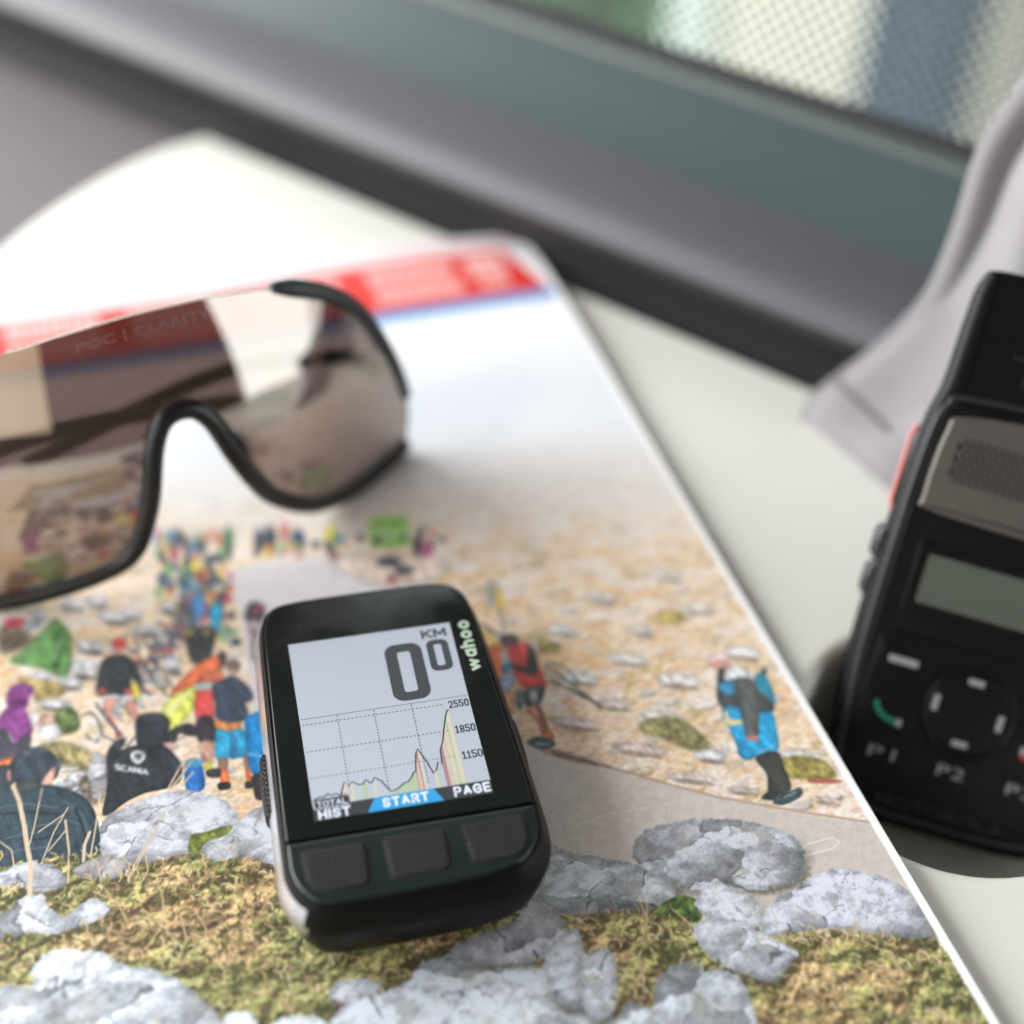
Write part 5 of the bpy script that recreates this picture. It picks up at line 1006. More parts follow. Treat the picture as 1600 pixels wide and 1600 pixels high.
('S',(212,216,210),0.39,[(-92.2,6.6),(-89.6,5.6)]),
('S',(120,126,124),0.39,[(-91.9,6.0),(-89.4,4.9)]),
('R',(206,208,210),3,1.0,[(-93.4,5.3),(-91.5,7.5),(-89.6,5.3),(-88.5,1.3),(-90.3,-0.8),(-93.0,1.9)]),
('R',(208,206,208),4,1.0,[(-87.7,9.2),(-85.0,10.5),(-84.4,6.8),(-85.2,2.0),(-87.5,-0.4),(-88.3,3.7)]),
('P',(120,110,96),0.4,0.4,1,[(-90.4,5.2),(-88.3,5.9),(-88.4,-0.1),(-90.0,1.7)]),
('P',(66,56,70),0.15,0.6,1,[(-50.1,41.3),(-48.6,45.1),(-46.7,45.6),(-45.1,43.4),(-46.1,39.5),(-48.6,38.6)]),
('P',(196,80,84),0.07,0.3,1,[(-45.8,42.8),(-46.2,42.3),(-47.0,42.3),(-47.8,42.8),(-48.0,43.4),(-47.6,43.9),(-46.7,43.9),(-46.0,43.5)]),
('P',(170,150,156),0.2,0.8,1,[(-49.6,39.1),(-47.1,39.4),(-49.0,31.8),(-50.8,28.3),(-50.3,34.2)]),
('S',(80,84,92),0.43,[(-48.8,35.8),(-50.6,27.5)]),
('P',(224,72,92),0.05,0.5,1,[(-59.8,47.7),(-57.7,47.9),(-57.9,43.0),(-59.7,42.6)]),
('P',(72,140,206),0.12,0.6,1,[(-60.5,50.7),(-58.1,51.0),(-58.5,44.8),(-60.9,43.8)]),
('P',(40,164,214),0.05,0.5,1,[(-57.0,46.9),(-54.4,46.6),(-55.8,39.9),(-57.9,39.6)]),
('P',(222,170,150),0.05,0.5,1,[(-59.0,43.3),(-57.4,42.8),(-58.2,39.5),(-59.5,39.9)]),
('P',(56,60,58),0.08,0.4,1,[(-63.3,41.2),(-60.1,41.5),(-57.1,39.4),(-58.7,32.6),(-60.5,30.4),(-63.7,31.3)]),
('P',(170,160,70),0.1,0.3,1,[(-61.8,40.0),(-62.2,39.2),(-62.9,39.1),(-63.6,39.6),(-63.7,40.5),(-63.3,41.3),(-62.6,41.4),(-62.0,40.9)]),
('P',(160,150,80),0.07,0.3,1,[(-58.3,38.9),(-58.6,38.3),(-59.3,38.2),(-59.8,38.7),(-59.9,39.4),(-59.6,40.0),(-58.9,40.2),(-58.4,39.7)]),
('P',(62,62,68),0.06,0.4,1,[(-58.5,30.6),(-57.1,32.5),(-55.9,31.4),(-56.7,28.1),(-58.5,27.4)]),
('P',(242,116,72),0.06,0.4,1,[(-69.3,23.3),(-67.0,26.0),(-63.5,29.3),(-59.8,31.3),(-57.6,31.1),(-57.8,28.0),(-60.5,26.9),(-63.0,24.9),(-65.7,23.4)]),
('P',(216,224,90),0.06,0.35,1,[(-71.8,18.8),(-69.2,22.1),(-66.0,23.8),(-63.7,23.9),(-64.5,18.9),(-66.3,16.1),(-69.0,14.0),(-71.2,13.5)]),
('P',(238,240,150),0.03,0.6,1,[(-71.0,19.3),(-67.8,22.1),(-64.7,23.1),(-66.4,20.9),(-69.9,17.5)]),
('P',(226,78,74),0.06,0.3,1,[(-63.9,23.2),(-62.0,26.5),(-58.6,26.7),(-58.2,23.9),(-60.6,19.6),(-61.5,14.3),(-65.1,15.0)]),
('P',(236,120,84),0.05,0.4,1,[(-62.5,26.7),(-58.5,27.4),(-57.5,25.2),(-60.4,24.1)]),
('P',(170,206,196),0.05,0.3,1,[(-63.5,24.6),(-60.1,24.0),(-60.7,22.3),(-63.9,22.9)]),
('P',(54,54,62),0.06,0.3,1,[(-72.4,10.7),(-71.0,13.1),(-67.4,14.2),(-65.7,13.0),(-65.1,10.3),(-67.2,10.5),(-69.1,11.8),(-70.2,9.6),(-72.3,9.9)]),
('P',(60,56,64),0.06,0.3,1,[(-64.9,14.9),(-61.5,14.0),(-62.1,7.3),(-65.6,8.6)]),
('P',(202,150,134),0.06,0.4,1,[(-65.4,8.2),(-62.4,7.3),(-63.7,2.5),(-65.7,3.1)]),
('P',(224,180,166),0.05,0.3,1,[(-72.7,10.0),(-70.5,9.7),(-71.3,7.5),(-73.0,8.4)]),
('P',(122,104,96),0.08,0.3,1,[(-53.5,27.1),(-54.2,25.8),(-55.3,25.5),(-56.3,26.4),(-56.4,28.0),(-55.8,29.3),(-54.6,29.6),(-53.7,28.7)]),
('P',(206,166,150),0.05,0.3,1,[(-54.5,25.5),(-54.9,24.9),(-55.6,24.8),(-56.2,25.3),(-56.4,26.0),(-56.0,26.6),(-55.3,26.7),(-54.7,26.2)]),
('P',(58,70,88),0.07,0.25,1,[(-60.5,23.0),(-58.2,24.2),(-56.4,24.9),(-54.9,24.0),(-53.0,20.8),(-52.4,17.6),(-53.6,16.1),(-54.3,16.6),(-54.4,13.0),(-56.3,11.3),(-60.9,13.0),(-60.6,18.1)]),
('P',(250,150,78),0.05,0.25,1,[(-61.2,13.5),(-58.9,11.7),(-56.3,11.3),(-56.6,9.6),(-59.3,9.7),(-61.5,11.0)]),
('P',(44,162,212),0.08,0.25,1,[(-61.5,10.7),(-59.0,9.6),(-56.4,9.5),(-55.8,5.4),(-56.2,1.6),(-59.8,2.3),(-62.8,2.9),(-62.4,7.3)]),
('P',(44,130,190),0.05,0.4,1,[(-59.0,8.1),(-58.0,7.8),(-58.7,2.4),(-60.0,2.4)]),
('P',(150,110,96),0.07,0.25,1,[(-62.4,2.8),(-60.6,2.2),(-61.3,-1.0),(-62.7,-0.6)]),
('P',(150,110,96),0.07,0.25,1,[(-57.4,2.0),(-56.0,1.9),(-56.6,-2.4),(-57.6,-2.1)]),
('P',(250,120,72),0.05,0.2,1,[(-62.8,-0.2),(-61.1,-0.7),(-61.4,-4.0),(-62.9,-3.9)]),
('P',(250,120,72),0.05,0.2,1,[(-57.6,-1.8),(-56.6,-2.0),(-57.0,-5.0),(-57.9,-5.1)]),
('P',(46,46,52),0.06,0.2,1,[(-63.5,-3.4),(-61.3,-3.7),(-61.4,-5.4),(-63.6,-5.1)]),
('P',(46,46,52),0.06,0.2,1,[(-58.2,-4.6),(-56.9,-5.0),(-57.0,-6.5),(-58.4,-6.3)]),
('P',(26,132,206),0.08,0.3,1,[(-55.4,11.8),(-53.3,13.0),(-51.2,12.8),(-50.2,9.2),(-52.7,-3.9),(-56.1,-3.6),(-56.7,0.4),(-56.3,5.6)]),
('S',(150,200,235),0.26,[(-56.3,2.4),(-52.5,0.2)]),
('P',(54,52,56),0.08,0.3,1,[(-56.6,-3.4),(-53.0,-3.8),(-53.9,-9.9),(-56.7,-9.8),(-57.0,-7.3)]),
('P',(206,198,190),0.05,0.2,1,[(-61.0,-0.1),(-59.4,-0.2),(-59.9,-1.7),(-61.1,-1.7)]),
('P',(34,106,192),0.08,0.25,1,[(-69.4,2.4),(-68.1,4.5),(-66.6,4.0),(-65.8,1.0),(-66.4,-3.9),(-69.8,-3.6)]),
('P',(66,160,216),0.05,0.25,1,[(-68.9,4.0),(-66.1,3.9),(-66.1,1.8),(-68.9,2.3)]),
('P',(222,226,90),0.1,0.3,1,[(-65.2,2.6),(-63.9,2.9),(-64.3,0.2),(-65.3,0.5)]),
('P',(56,56,60),0.1,0.3,1,[(-65.3,0.5),(-62.7,0.4),(-62.8,-1.9),(-65.1,-1.3)]),
('P',(46,54,60),0.07,0.25,1,[(-77.8,13.7),(-77.5,17.2),(-76.3,19.2),(-73.9,19.2),(-71.4,18.0),(-70.4,15.5),(-71.4,12.5),(-72.8,9.7),(-75.3,9.0),(-77.7,10.8)]),
('P',(70,80,88),0.04,0.4,1,[(-75.8,18.9),(-73.5,18.6),(-71.3,16.8),(-72.4,16.4),(-75.2,17.6)]),
('P',(42,50,56),0.08,0.2,1,[(-86.7,-4.5),(-85.4,0.4),(-84.2,5.9),(-81.9,10.3),(-77.9,11.2),(-74.9,9.6),(-72.6,9.6),(-70.9,6.7),(-69.8,3.2),(-70.7,-0.6),(-73.4,-1.8),(-78.0,-1.8),(-82.0,-3.0),(-85.2,-5.0)]),
('P',(60,72,80),0.05,0.5,1,[(-83.9,6.7),(-81.4,9.8),(-78.3,10.3),(-80.6,8.5),(-82.7,5.7)]),
('P',(62,74,82),0.05,0.5,1,[(-72.2,6.7),(-70.7,4.2),(-70.7,0.8),(-71.7,3.1)]),
('P',(48,54,60),0.2,0.4,1,[(-84.2,10.3),(-82.0,13.5),(-79.9,13.6),(-81.0,11.1),(-83.9,6.7),(-84.8,3.2)]),
('P',(226,232,234),0.22,0.15,1,[(-79.4,9.2),(-78.1,9.8),(-76.6,8.7),(-76.9,7.0),(-78.3,6.1),(-79.4,7.4)]),
('P',(90,100,108),0.2,0.2,1,[(-78.9,8.7),(-77.9,8.9),(-77.2,8.0),(-78.0,7.0)]),
('S',(236,240,240),0.33,[(-81.9,6.8),(-82.6,7.2),(-82.7,7.0),(-82.6,6.6),(-82.1,6.2),(-81.9,5.8),(-82.1,5.7),(-82.7,6.0)]),
('S',(236,240,240),0.33,[(-80.7,6.2),(-81.4,6.6),(-81.5,6.4),(-81.6,5.7),(-81.4,5.3),(-80.8,5.0)]),
('S',(236,240,240),0.33,[(-80.4,4.8),(-80.0,5.9),(-79.6,4.4)]),
('S',(236,240,240),0.33,[(-80.2,5.2),(-79.7,4.9)]),
('S',(236,240,240),0.33,[(-79.2,4.2),(-79.2,5.5),(-78.4,3.8),(-78.4,5.0)]),
('S',(236,240,240),0.33,[(-78.0,3.5),(-78.0,4.8)]),
('S',(236,240,240),0.33,[(-77.6,3.4),(-77.2,4.4),(-76.8,2.9)]),
('S',(236,240,240),0.33,[(-77.4,3.7),(-76.9,3.5)]),
('P',(48,60,72),0.07,0.2,1,[(-103.4,10.0),(-103.3,13.1),(-101.7,15.7),(-99.1,16.7),(-96.8,16.1),(-94.7,14.0),(-93.6,10.9),(-94.2,7.7),(-96.3,6.6),(-100.6,7.5),(-102.7,8.5)]),
('P',(78,92,106),0.04,0.4,1,[(-101.2,15.9),(-98.3,16.5),(-95.4,14.6),(-97.4,14.8),(-100.0,14.6)]),
('P',(90,98,110),0.04,0.3,1,[(-94.1,12.1),(-92.9,11.1),(-93.2,10.1),(-94.0,10.0)]),
('S',(70,80,90),0.19,[(-102.3,11.1),(-99.0,10.8),(-94.8,9.9)]),
('P',(236,160,146),0.05,0.2,1,[(-103.9,11.6),(-103.3,11.7),(-103.4,9.0),(-104.0,9.9)]),
('P',(236,176,156),0.06,0.25,1,[(-96.7,8.1),(-95.0,10.0),(-94.3,9.8),(-95.3,6.7),(-96.4,6.0),(-97.6,6.6)]),
('P',(62,70,74),0.08,0.25,1,[(-102.2,8.4),(-97.6,7.0),(-98.5,4.6),(-102.0,5.3)]),
('P',(44,62,72),0.1,0.2,1,[(-106.8,7.4),(-103.8,7.1),(-100.7,5.5),(-96.9,6.1),(-92.8,3.9),(-89.6,0.6),(-88.0,-3.5),(-87.6,-8.8),(-87.5,-12.3),(-88.7,-14.4),(-92.7,-15.4),(-99.8,-13.9),(-108.0,-12.0)]),
('S',(68,90,102),0.51,[(-105.9,2.8),(-100.9,2.3),(-95.0,-0.4)]),
('S',(68,90,102),0.5,[(-99.0,-3.8),(-92.9,-4.3),(-89.5,-7.6)]),
('S',(68,90,102),0.5,[(-105.2,-5.1),(-100.3,-5.0)]),
('S',(68,90,102),0.51,[(-93.6,1.1),(-90.5,-3.4),(-89.7,-9.7)]),
('S',(68,90,102),0.5,[(-104.2,-8.6),(-97.0,-9.4)]),
('S',(28,42,50),0.51,[(-106.0,1.2),(-99.9,0.0),(-93.9,-2.7)]),
('S',(28,42,50),0.5,[(-100.4,-6.9),(-93.2,-7.7)]),
('S',(28,42,50),0.51,[(-91.6,-1.4),(-90.5,-7.9)]),
('P',(176,180,186),0.2,1.0,1,[(5.6,36.5),(7.8,36.4),(6.2,30.3),(3.9,29.7)]),
('P',(244,204,80),0.05,0.6,1,[(6.6,35.0),(8.0,34.1),(6.9,28.0),(5.5,27.9)]),
('S',(120,124,130),0.58,[(6.0,27.8),(4.9,21.2)]),
('S',(66,66,66),0.72,[(0.5,24.6),(2.8,20.8),(5.8,18.3)]),
('P',(74,68,66),0.12,0.5,1,[(3.4,19.4),(6.3,19.8),(7.3,17.4),(5.0,15.7),(3.2,16.6)]),
('P',(246,208,120),0.06,0.5,1,[(-0.6,21.8),(1.4,21.6),(2.7,18.0),(1.5,15.9),(-0.9,17.0)]),
('P',(242,126,80),0.06,0.4,1,[(-1.0,16.6),(2.9,16.7),(2.8,10.7),(0.1,7.6),(-1.6,6.9)]),
('P',(226,222,232),0.05,0.4,1,[(2.0,14.9),(3.3,14.2),(3.0,11.4),(1.5,11.1)]),
('P',(60,150,210),0.05,0.3,1,[(1.2,11.2),(3.3,11.4),(3.0,9.5),(1.2,9.2)]),
('P',(150,176,206),0.18,0.4,1,[(-0.6,8.2),(3.5,8.2),(1.1,4.2),(-1.3,2.3),(-1.2,5.3)]),
('P',(232,170,130),0.08,0.5,1,[(-1.2,3.4),(1.2,3.8),(1.0,0.5),(-1.1,-3.4),(-1.7,-6.2),(-2.9,-6.5),(-2.1,-1.2)]),
('P',(110,130,120),0.12,0.5,1,[(2.0,3.6),(3.2,2.8),(2.1,-1.4),(0.7,-1.3)]),
('P',(224,226,232),0.04,0.3,1,[(-2.1,-5.7),(-0.4,-6.5),(-1.4,-8.1),(-2.6,-7.3)]),
('P',(232,80,76),0.06,0.35,1,[(4.1,15.9),(7.1,16.7),(8.9,15.8),(9.1,10.9),(9.0,5.4),(8.5,2.8),(4.0,3.4),(3.2,6.3),(3.3,10.6)]),
('P',(62,72,74),0.06,0.3,1,[(8.5,15.5),(9.5,13.1),(8.7,9.0),(7.3,6.3),(4.4,8.3),(3.2,10.2),(3.8,11.2),(6.2,9.3)]),
('P',(74,92,88),0.2,0.3,1,[(3.6,3.1),(8.2,2.9),(6.8,-0.5),(5.0,-2.2),(2.8,-2.0)]),
('P',(190,200,196),0.1,0.4,1,[(4.8,2.4),(6.5,2.3),(5.2,-0.8),(4.1,-0.8)]),
('P',(214,140,106),0.07,0.35,1,[(2.6,-1.9),(5.4,-2.0),(5.6,-5.7),(5.0,-10.0),(3.5,-10.2),(3.4,-6.2),(2.5,-3.7)]),
('P',(170,108,86),0.05,0.5,1,[(4.8,-2.1),(5.6,-3.9),(5.1,-8.9),(4.1,-9.3)]),
('P',(246,128,70),0.05,0.3,1,[(3.5,-9.5),(5.7,-9.8),(5.5,-11.9),(3.2,-11.9)]),
('P',(66,96,100),0.15,0.3,1,[(0.0,-10.6),(3.0,-10.1),(5.4,-12.2),(5.0,-13.5),(2.4,-13.5),(0.2,-11.8)]),
('S',(200,214,214),0.27,[(1.6,-11.8),(3.8,-12.8)]),
('S',(88,110,106),0.7,[(10.4,8.5),(12.6,4.7),(15.4,-0.7),(18.1,-6.4)]),
('S',(70,90,90),0.56,[(9.6,3.7),(13.3,0.7),(17.2,-4.7)]),
('S',(110,128,126),0.42,[(9.5,6.8),(12.2,1.7),(15.2,-3.0)]),
('S',(80,96,98),0.42,[(11.3,9.4),(14.1,7.4),(16.0,1.8)]),
('S',(66,86,88),0.83,[(15.3,-1.1),(17.9,-6.0)]),
('P',(236,206,202),0.04,0.5,1,[(45.2,-0.5),(47.0,1.4),(49.5,1.5),(50.8,-0.5),(49.3,-2.4),(46.3,-2.4)]),
('P',(230,160,148),0.06,0.5,1,[(45.3,-0.9),(48.1,-0.9),(50.0,-1.5),(48.7,-3.8),(46.5,-4.0)]),
('P',(58,72,70),0.08,0.4,1,[(46.3,-3.6),(48.0,-3.3),(46.3,-7.8),(43.3,-13.4),(43.0,-10.7)]),
('P',(224,228,230),0.05,0.4,1,[(47.1,-5.3),(50.2,-3.1),(52.4,-4.5),(52.7,-6.6),(50.0,-7.8),(47.3,-7.0)]),
('P',(70,76,78),0.06,0.3,1,[(44.7,-7.4),(47.7,-6.7),(50.6,-7.1),(55.0,-10.8),(54.3,-15.1),(52.8,-17.7),(46.7,-15.9),(43.0,-13.4)]),
('P',(66,150,206),0.1,0.35,1,[(45.1,-7.1),(48.1,-7.2),(47.7,-10.2),(45.4,-10.6),(44.5,-9.2)]),
('P',(52,160,196),0.06,0.35,1,[(53.2,-7.5),(55.7,-6.7),(55.8,-11.0),(54.5,-16.0),(53.6,-13.8),(52.7,-11.2)]),
('P',(50,72,64),0.05,0.3,1,[(55.9,-5.6),(56.8,-5.8),(56.1,-7.6),(55.1,-7.3)]),
('P',(36,156,216),0.08,0.25,1,[(42.7,-14.0),(45.9,-14.2),(47.6,-15.8),(50.6,-17.1),(52.9,-18.1),(51.7,-22.6),(49.6,-27.7),(45.4,-27.9),(42.3,-28.4),(41.1,-26.6),(41.7,-24.0),(42.0,-19.7)]),
('P',(248,224,140),0.03,0.2,1,[(42.8,-15.2),(43.6,-15.0),(43.2,-17.1),(45.7,-18.2),(45.3,-19.0),(42.3,-18.4)]),
('P',(92,98,98),0.05,0.3,1,[(48.5,-7.7),(51.5,-7.0),(52.8,-9.0),(51.8,-13.3),(48.8,-19.9),(46.9,-23.3),(44.8,-22.7),(45.4,-18.9),(46.8,-13.7)]),
('P',(226,150,138),0.05,0.3,1,[(44.7,-22.3),(47.1,-23.0),(46.5,-24.3),(44.7,-23.6)]),
('S',(150,205,235),0.21,[(44.8,-27.4),(47.7,-26.8),(50.2,-25.8)]),
('P',(66,66,62),0.06,0.25,1,[(44.1,-28.2),(49.2,-28.0),(48.9,-32.4),(47.9,-37.7),(44.4,-38.3),(42.8,-37.5),(44.6,-32.9)]),
('P',(50,56,58),0.06,0.25,1,[(41.1,-38.0),(43.3,-37.0),(44.8,-38.1),(43.9,-39.5),(41.6,-38.8)]),
('P',(62,84,90),0.12,0.2,1,[(42.8,-39.9),(44.3,-38.6),(47.6,-38.2),(49.8,-37.9),(49.6,-39.5),(47.6,-40.6),(44.3,-41.0)]),
('S',(170,200,200),0.21,[(45.4,-39.3),(48.4,-38.8)]),
('M',0,[(-107.9,-10.8),(-99.7,-13.3),(-89.0,-14.3),(-86.6,-14.6),(-78.4,-17.8),(-67.5,-19.4),(-56.1,-25.2),(-53.0,-34.4),(-43.8,-43.0),(-10.7,-50.0),(-6.4,-52.4),(3.2,-54.2),(16.7,-59.6),(16.8,-62.6),(28.1,-66.7),(40.5,-71.1),(58.9,-76.9),(62.7,-102.1),(57.0,-130.9),(-120.9,-76.7),(-118.5,-8.9)]),
('R',(203,206,212),11,1.0,[(-87.7,-8.7),(-86.9,-6.4),(-84.4,-4.5),(-77.7,-2.9),(-73.6,-2.8),(-69.8,-3.2),(-66.2,-5.3),(-63.5,-7.4),(-61.3,-11.1),(-61.5,-15.2),(-64.1,-18.3),(-67.4,-18.9),(-73.6,-18.6),(-80.2,-18.5),(-86.0,-16.1),(-87.9,-13.4)]),
('R',(200,202,208),12,1.0,[(-62.6,-15.5),(-60.4,-13.3),(-57.3,-11.6),(-53.8,-12.3),(-49.0,-15.4),(-51.5,-27.3),(-56.4,-26.8),(-59.1,-23.8),(-62.7,-21.8)]),
('R',(214,216,222),13,1.0,[(-69.0,-19.6),(-66.8,-17.8),(-64.5,-17.8),(-62.4,-20.3),(-63.5,-22.2),(-67.2,-22.0)]),
('P',(104,116,50),0.35,0.3,1,[(-71.6,-17.0),(-70.5,-14.5),(-68.0,-14.6),(-63.9,-14.2),(-62.5,-14.9),(-64.5,-16.6),(-68.1,-17.1),(-69.7,-18.8),(-71.5,-19.2)]),
('R',(203,206,212),14,1.0,[(-108.1,-13.8),(-105.2,-12.3),(-101.5,-11.8),(-97.8,-13.5),(-96.1,-15.3),(-94.9,-18.1),(-96.0,-19.8),(-100.2,-19.2),(-104.7,-16.6),(-108.3,-16.5)]),
('R',(196,188,184),15,1.0,[(-92.7,-15.4),(-87.8,-14.7),(-84.3,-16.0),(-82.9,-18.9),(-86.0,-20.4),(-90.7,-19.3),(-93.2,-17.4)]),
('R',(218,224,230),16,1.0,[(-108.7,-23.1),(-105.8,-21.6),(-102.8,-19.6),(-99.6,-20.2),(-98.9,-22.8),(-97.2,-25.3),(-95.2,-26.0),(-92.7,-24.4),(-90.9,-23.7),(-88.5,-25.3),(-88.0,-27.5),(-90.5,-28.8),(-93.9,-29.2),(-98.1,-29.7),(-101.9,-28.0),(-105.1,-28.1),(-108.9,-26.7)]),
('R',(220,226,232),17,1.2,[(-109.7,-39.9),(-109.6,-37.8),(-106.3,-38.3),(-103.2,-39.2),(-102.7,-36.3),(-100.9,-33.6),(-98.6,-32.9),(-95.4,-33.3),(-93.5,-34.7),(-90.4,-35.6),(-87.5,-38.7),(-85.4,-40.7),(-81.7,-42.1),(-78.6,-44.7),(-75.1,-49.2),(-73.0,-52.8),(-71.8,-55.5),(-72.2,-61.5),(-110.3,-50.0)]),
('R',(222,228,232),18,1.0,[(-73.7,-61.0),(-71.7,-56.0),(-68.7,-54.6),(-66.1,-56.9),(-64.7,-63.7)]),
('R',(224,230,234),19,1.0,[(-65.2,-63.6),(-63.3,-59.0),(-59.6,-58.6),(-54.9,-60.5),(-51.9,-67.6)]),
('R',(190,190,196),20,1.0,[(-52.3,-56.6),(-51.3,-54.7),(-48.2,-54.3),(-43.9,-55.9),(-42.6,-58.0),(-47.6,-59.2),(-52.0,-58.0)]),
('R',(196,202,208),21,1.2,[(-53.5,-67.1),(-51.3,-60.0),(-47.5,-58.6),(-42.8,-58.9),(-38.2,-57.6),(-33.3,-54.7),(-25.1,-55.7),(-16.4,-59.7),(-11.3,-66.7),(-6.0,-72.4),(-6.3,-81.3)]),
('R',(188,190,196),22,1.0,[(-29.6,-54.4),(-24.0,-52.1),(-16.2,-51.3),(-9.7,-46.7),(-6.8,-48.2),(-6.2,-53.1),(-8.3,-57.9),(-13.0,-60.7),(-18.8,-59.6),(-25.7,-57.8)]),
('R',(196,202,208),23,1.0,[(-13.0,-60.7),(-7.9,-56.6),(-5.2,-56.3),(-5.1,-60.3),(-7.8,-66.4),(-8.2,-71.7),(-11.7,-71.3),(-13.8,-66.7)]),
('R',(206,212,218),24,1.0,[(-7.3,-63.9),(-4.3,-61.4),(-1.3,-61.7),(-0.4,-64.5),(-1.8,-69.6),(-4.4,-74.1),(-7.5,-75.3),(-9.1,-71.4)]),
('R',(208,214,220),25,1.0,[(-29.9,-63.9),(-23.2,-61.8),(-17.1,-65.7),(-13.4,-72.8),(-14.3,-78.9),(-34.8,-72.8)]),
('R',(206,214,216),26,1.0,[(-9.6,-47.4),(-6.8,-40.6),(-4.1,-37.0),(-1.1,-39.2),(4.9,-42.5),(10.4,-45.7),(13.8,-49.2),(15.9,-54.0),(14.2,-56.2),(9.1,-55.9),(3.1,-54.4),(-3.0,-53.5),(-7.4,-51.6)]),
('P',(86,110,54),0.4,0.3,1,[(10.5,-56.9),(13.8,-55.2),(17.2,-55.3),(19.2,-57.4),(17.8,-61.4),(12.9,-59.4)]),
('R',(198,200,206),27,1.5,[(10.9,-43.7),(12.9,-40.5),(16.0,-38.8),(20.7,-38.6),(26.5,-39.3),(32.7,-41.2),(37.1,-43.1),(40.8,-46.2),(43.3,-48.5),(43.8,-52.2),(42.6,-55.3),(40.2,-58.0),(36.1,-58.6),(30.7,-57.9),(24.7,-56.4),(18.4,-54.2),(14.0,-50.2),(11.4,-46.6)]),
('R',(212,214,220),28,1.0,[(18.4,-57.5),(20.0,-55.6),(22.6,-54.5),(25.3,-55.0),(28.0,-56.8),(29.9,-59.1),(30.4,-62.2),(28.4,-65.5),(25.2,-65.4),(21.8,-63.2),(18.7,-60.5)]),
('R',(208,210,220),29,1.3,[(27.8,-66.2),(29.8,-63.5),(33.9,-60.9),(38.9,-59.4),(44.1,-57.9),(48.4,-57.9),(52.4,-60.0),(56.2,-62.7),(58.8,-66.2),(59.3,-70.3),(58.8,-76.3),(55.2,-76.4),(50.7,-74.7),(45.5,-71.7),(40.0,-69.5),(33.1,-68.9),(29.0,-68.2)]),
('R',(210,214,220),30,1.2,[(15.6,-63.1),(17.8,-61.4),(21.6,-61.7),(24.9,-63.3),(28.5,-67.5),(32.4,-71.5),(32.6,-73.3),(30.4,-74.6),(26.4,-77.2),(23.4,-75.8),(19.1,-72.3),(16.2,-68.4)]),
('R',(210,216,222),31,1.2,[(-5.5,-81.6),(-2.0,-73.6),(0.7,-74.1),(2.5,-75.4),(4.9,-71.1),(8.0,-69.0),(12.2,-68.6),(14.4,-70.1),(14.8,-71.6),(17.5,-71.8),(19.7,-73.9),(20.4,-77.3),(19.6,-82.7),(18.7,-88.9)]),
('S',(214,190,160),0.9,[(-103.0,7.6),(-102.1,3.3),(-101.6,-3.0),(-101.4,-9.4),(-101.1,-12.6),(-101.9,-19.8)]),
('S',(214,190,160),0.26,[(-97.5,5.3),(-99.7,-3.6),(-101.0,-7.9)]),
('S',(214,190,160),0.25,[(-93.0,-1.0),(-96.2,-6.2),(-99.2,-13.1)]),
('S',(214,190,160),0.25,[(-93.9,-2.4),(-99.1,-5.4)]),
('S',(214,190,160),0.25,[(-93.8,-6.3),(-97.6,-10.5)]),
('S',(214,190,160),0.38,[(-93.8,-4.0),(-93.8,-11.6),(-94.7,-19.0)]),
('S',(214,190,160),0.32,[(-86.6,0.4),(-88.2,-7.0),(-89.9,-13.7)]),
('S',(214,190,160),0.63,[(-89.5,-8.2),(-90.8,-11.0),(-91.4,-14.7)]),
('S',(214,190,160),0.4,[(-67.1,7.3),(-70.4,2.7),(-73.5,-2.2)]),
('S',(214,190,160),0.4,[(-64.7,7.7),(-68.9,2.3),(-73.0,-2.3)]),
('S',(214,190,160),0.33,[(-67.8,0.9),(-70.6,-2.0)]),
('S',(214,190,160),0.25,[(-106.4,-5.6),(-104.4,-8.2),(-104.2,-12.0)]),
('S',(214,190,160),0.25,[(-77.4,-10.2),(-79.9,-15.8),(-83.1,-21.0)]),
('S',(214,190,160),0.31,[(-79.4,-14.4),(-81.6,-17.6),(-83.8,-21.5)]),
('S',(214,190,160),0.25,[(-75.1,-7.6),(-78.9,-14.5)]),
('S',(214,190,160),0.2,[(-18.0,-44.9),(-11.4,-36.1),(-8.3,-35.5)]),
('S',(196,170,146),0.17,[(3.6,-54.9),(3.6,-49.8),(3.1,-47.4)]),
('S',(196,170,146),0.2,[(7.7,-56.1),(7.2,-52.4),(6.8,-50.0)]),
('S',(196,170,146),0.14,[(9.7,-56.1),(10.9,-52.0),(12.1,-50.8)]),
('S',(196,170,146),0.14,[(11.4,-56.6),(13.2,-53.4)]),
('S',(196,170,146),0.18,[(20.4,-40.1),(20.6,-36.9),(21.7,-34.9)]),
('S',(196,170,146),0.14,[(35.3,-47.1),(35.6,-44.6),(36.4,-42.3)]),
('S',(196,170,146),0.18,[(38.0,-53.3),(38.1,-50.2),(38.0,-47.9)]),
('S',(196,170,146),0.13,[(53.9,-58.6),(54.6,-55.7),(56.1,-53.9)]),
('S',(196,170,146),0.12,[(-4.7,-40.5),(-1.4,-37.8),(0.1,-37.2)]),
('S',(196,170,146),0.17,[(31.0,-67.1),(31.8,-65.0),(31.8,-63.3)])]

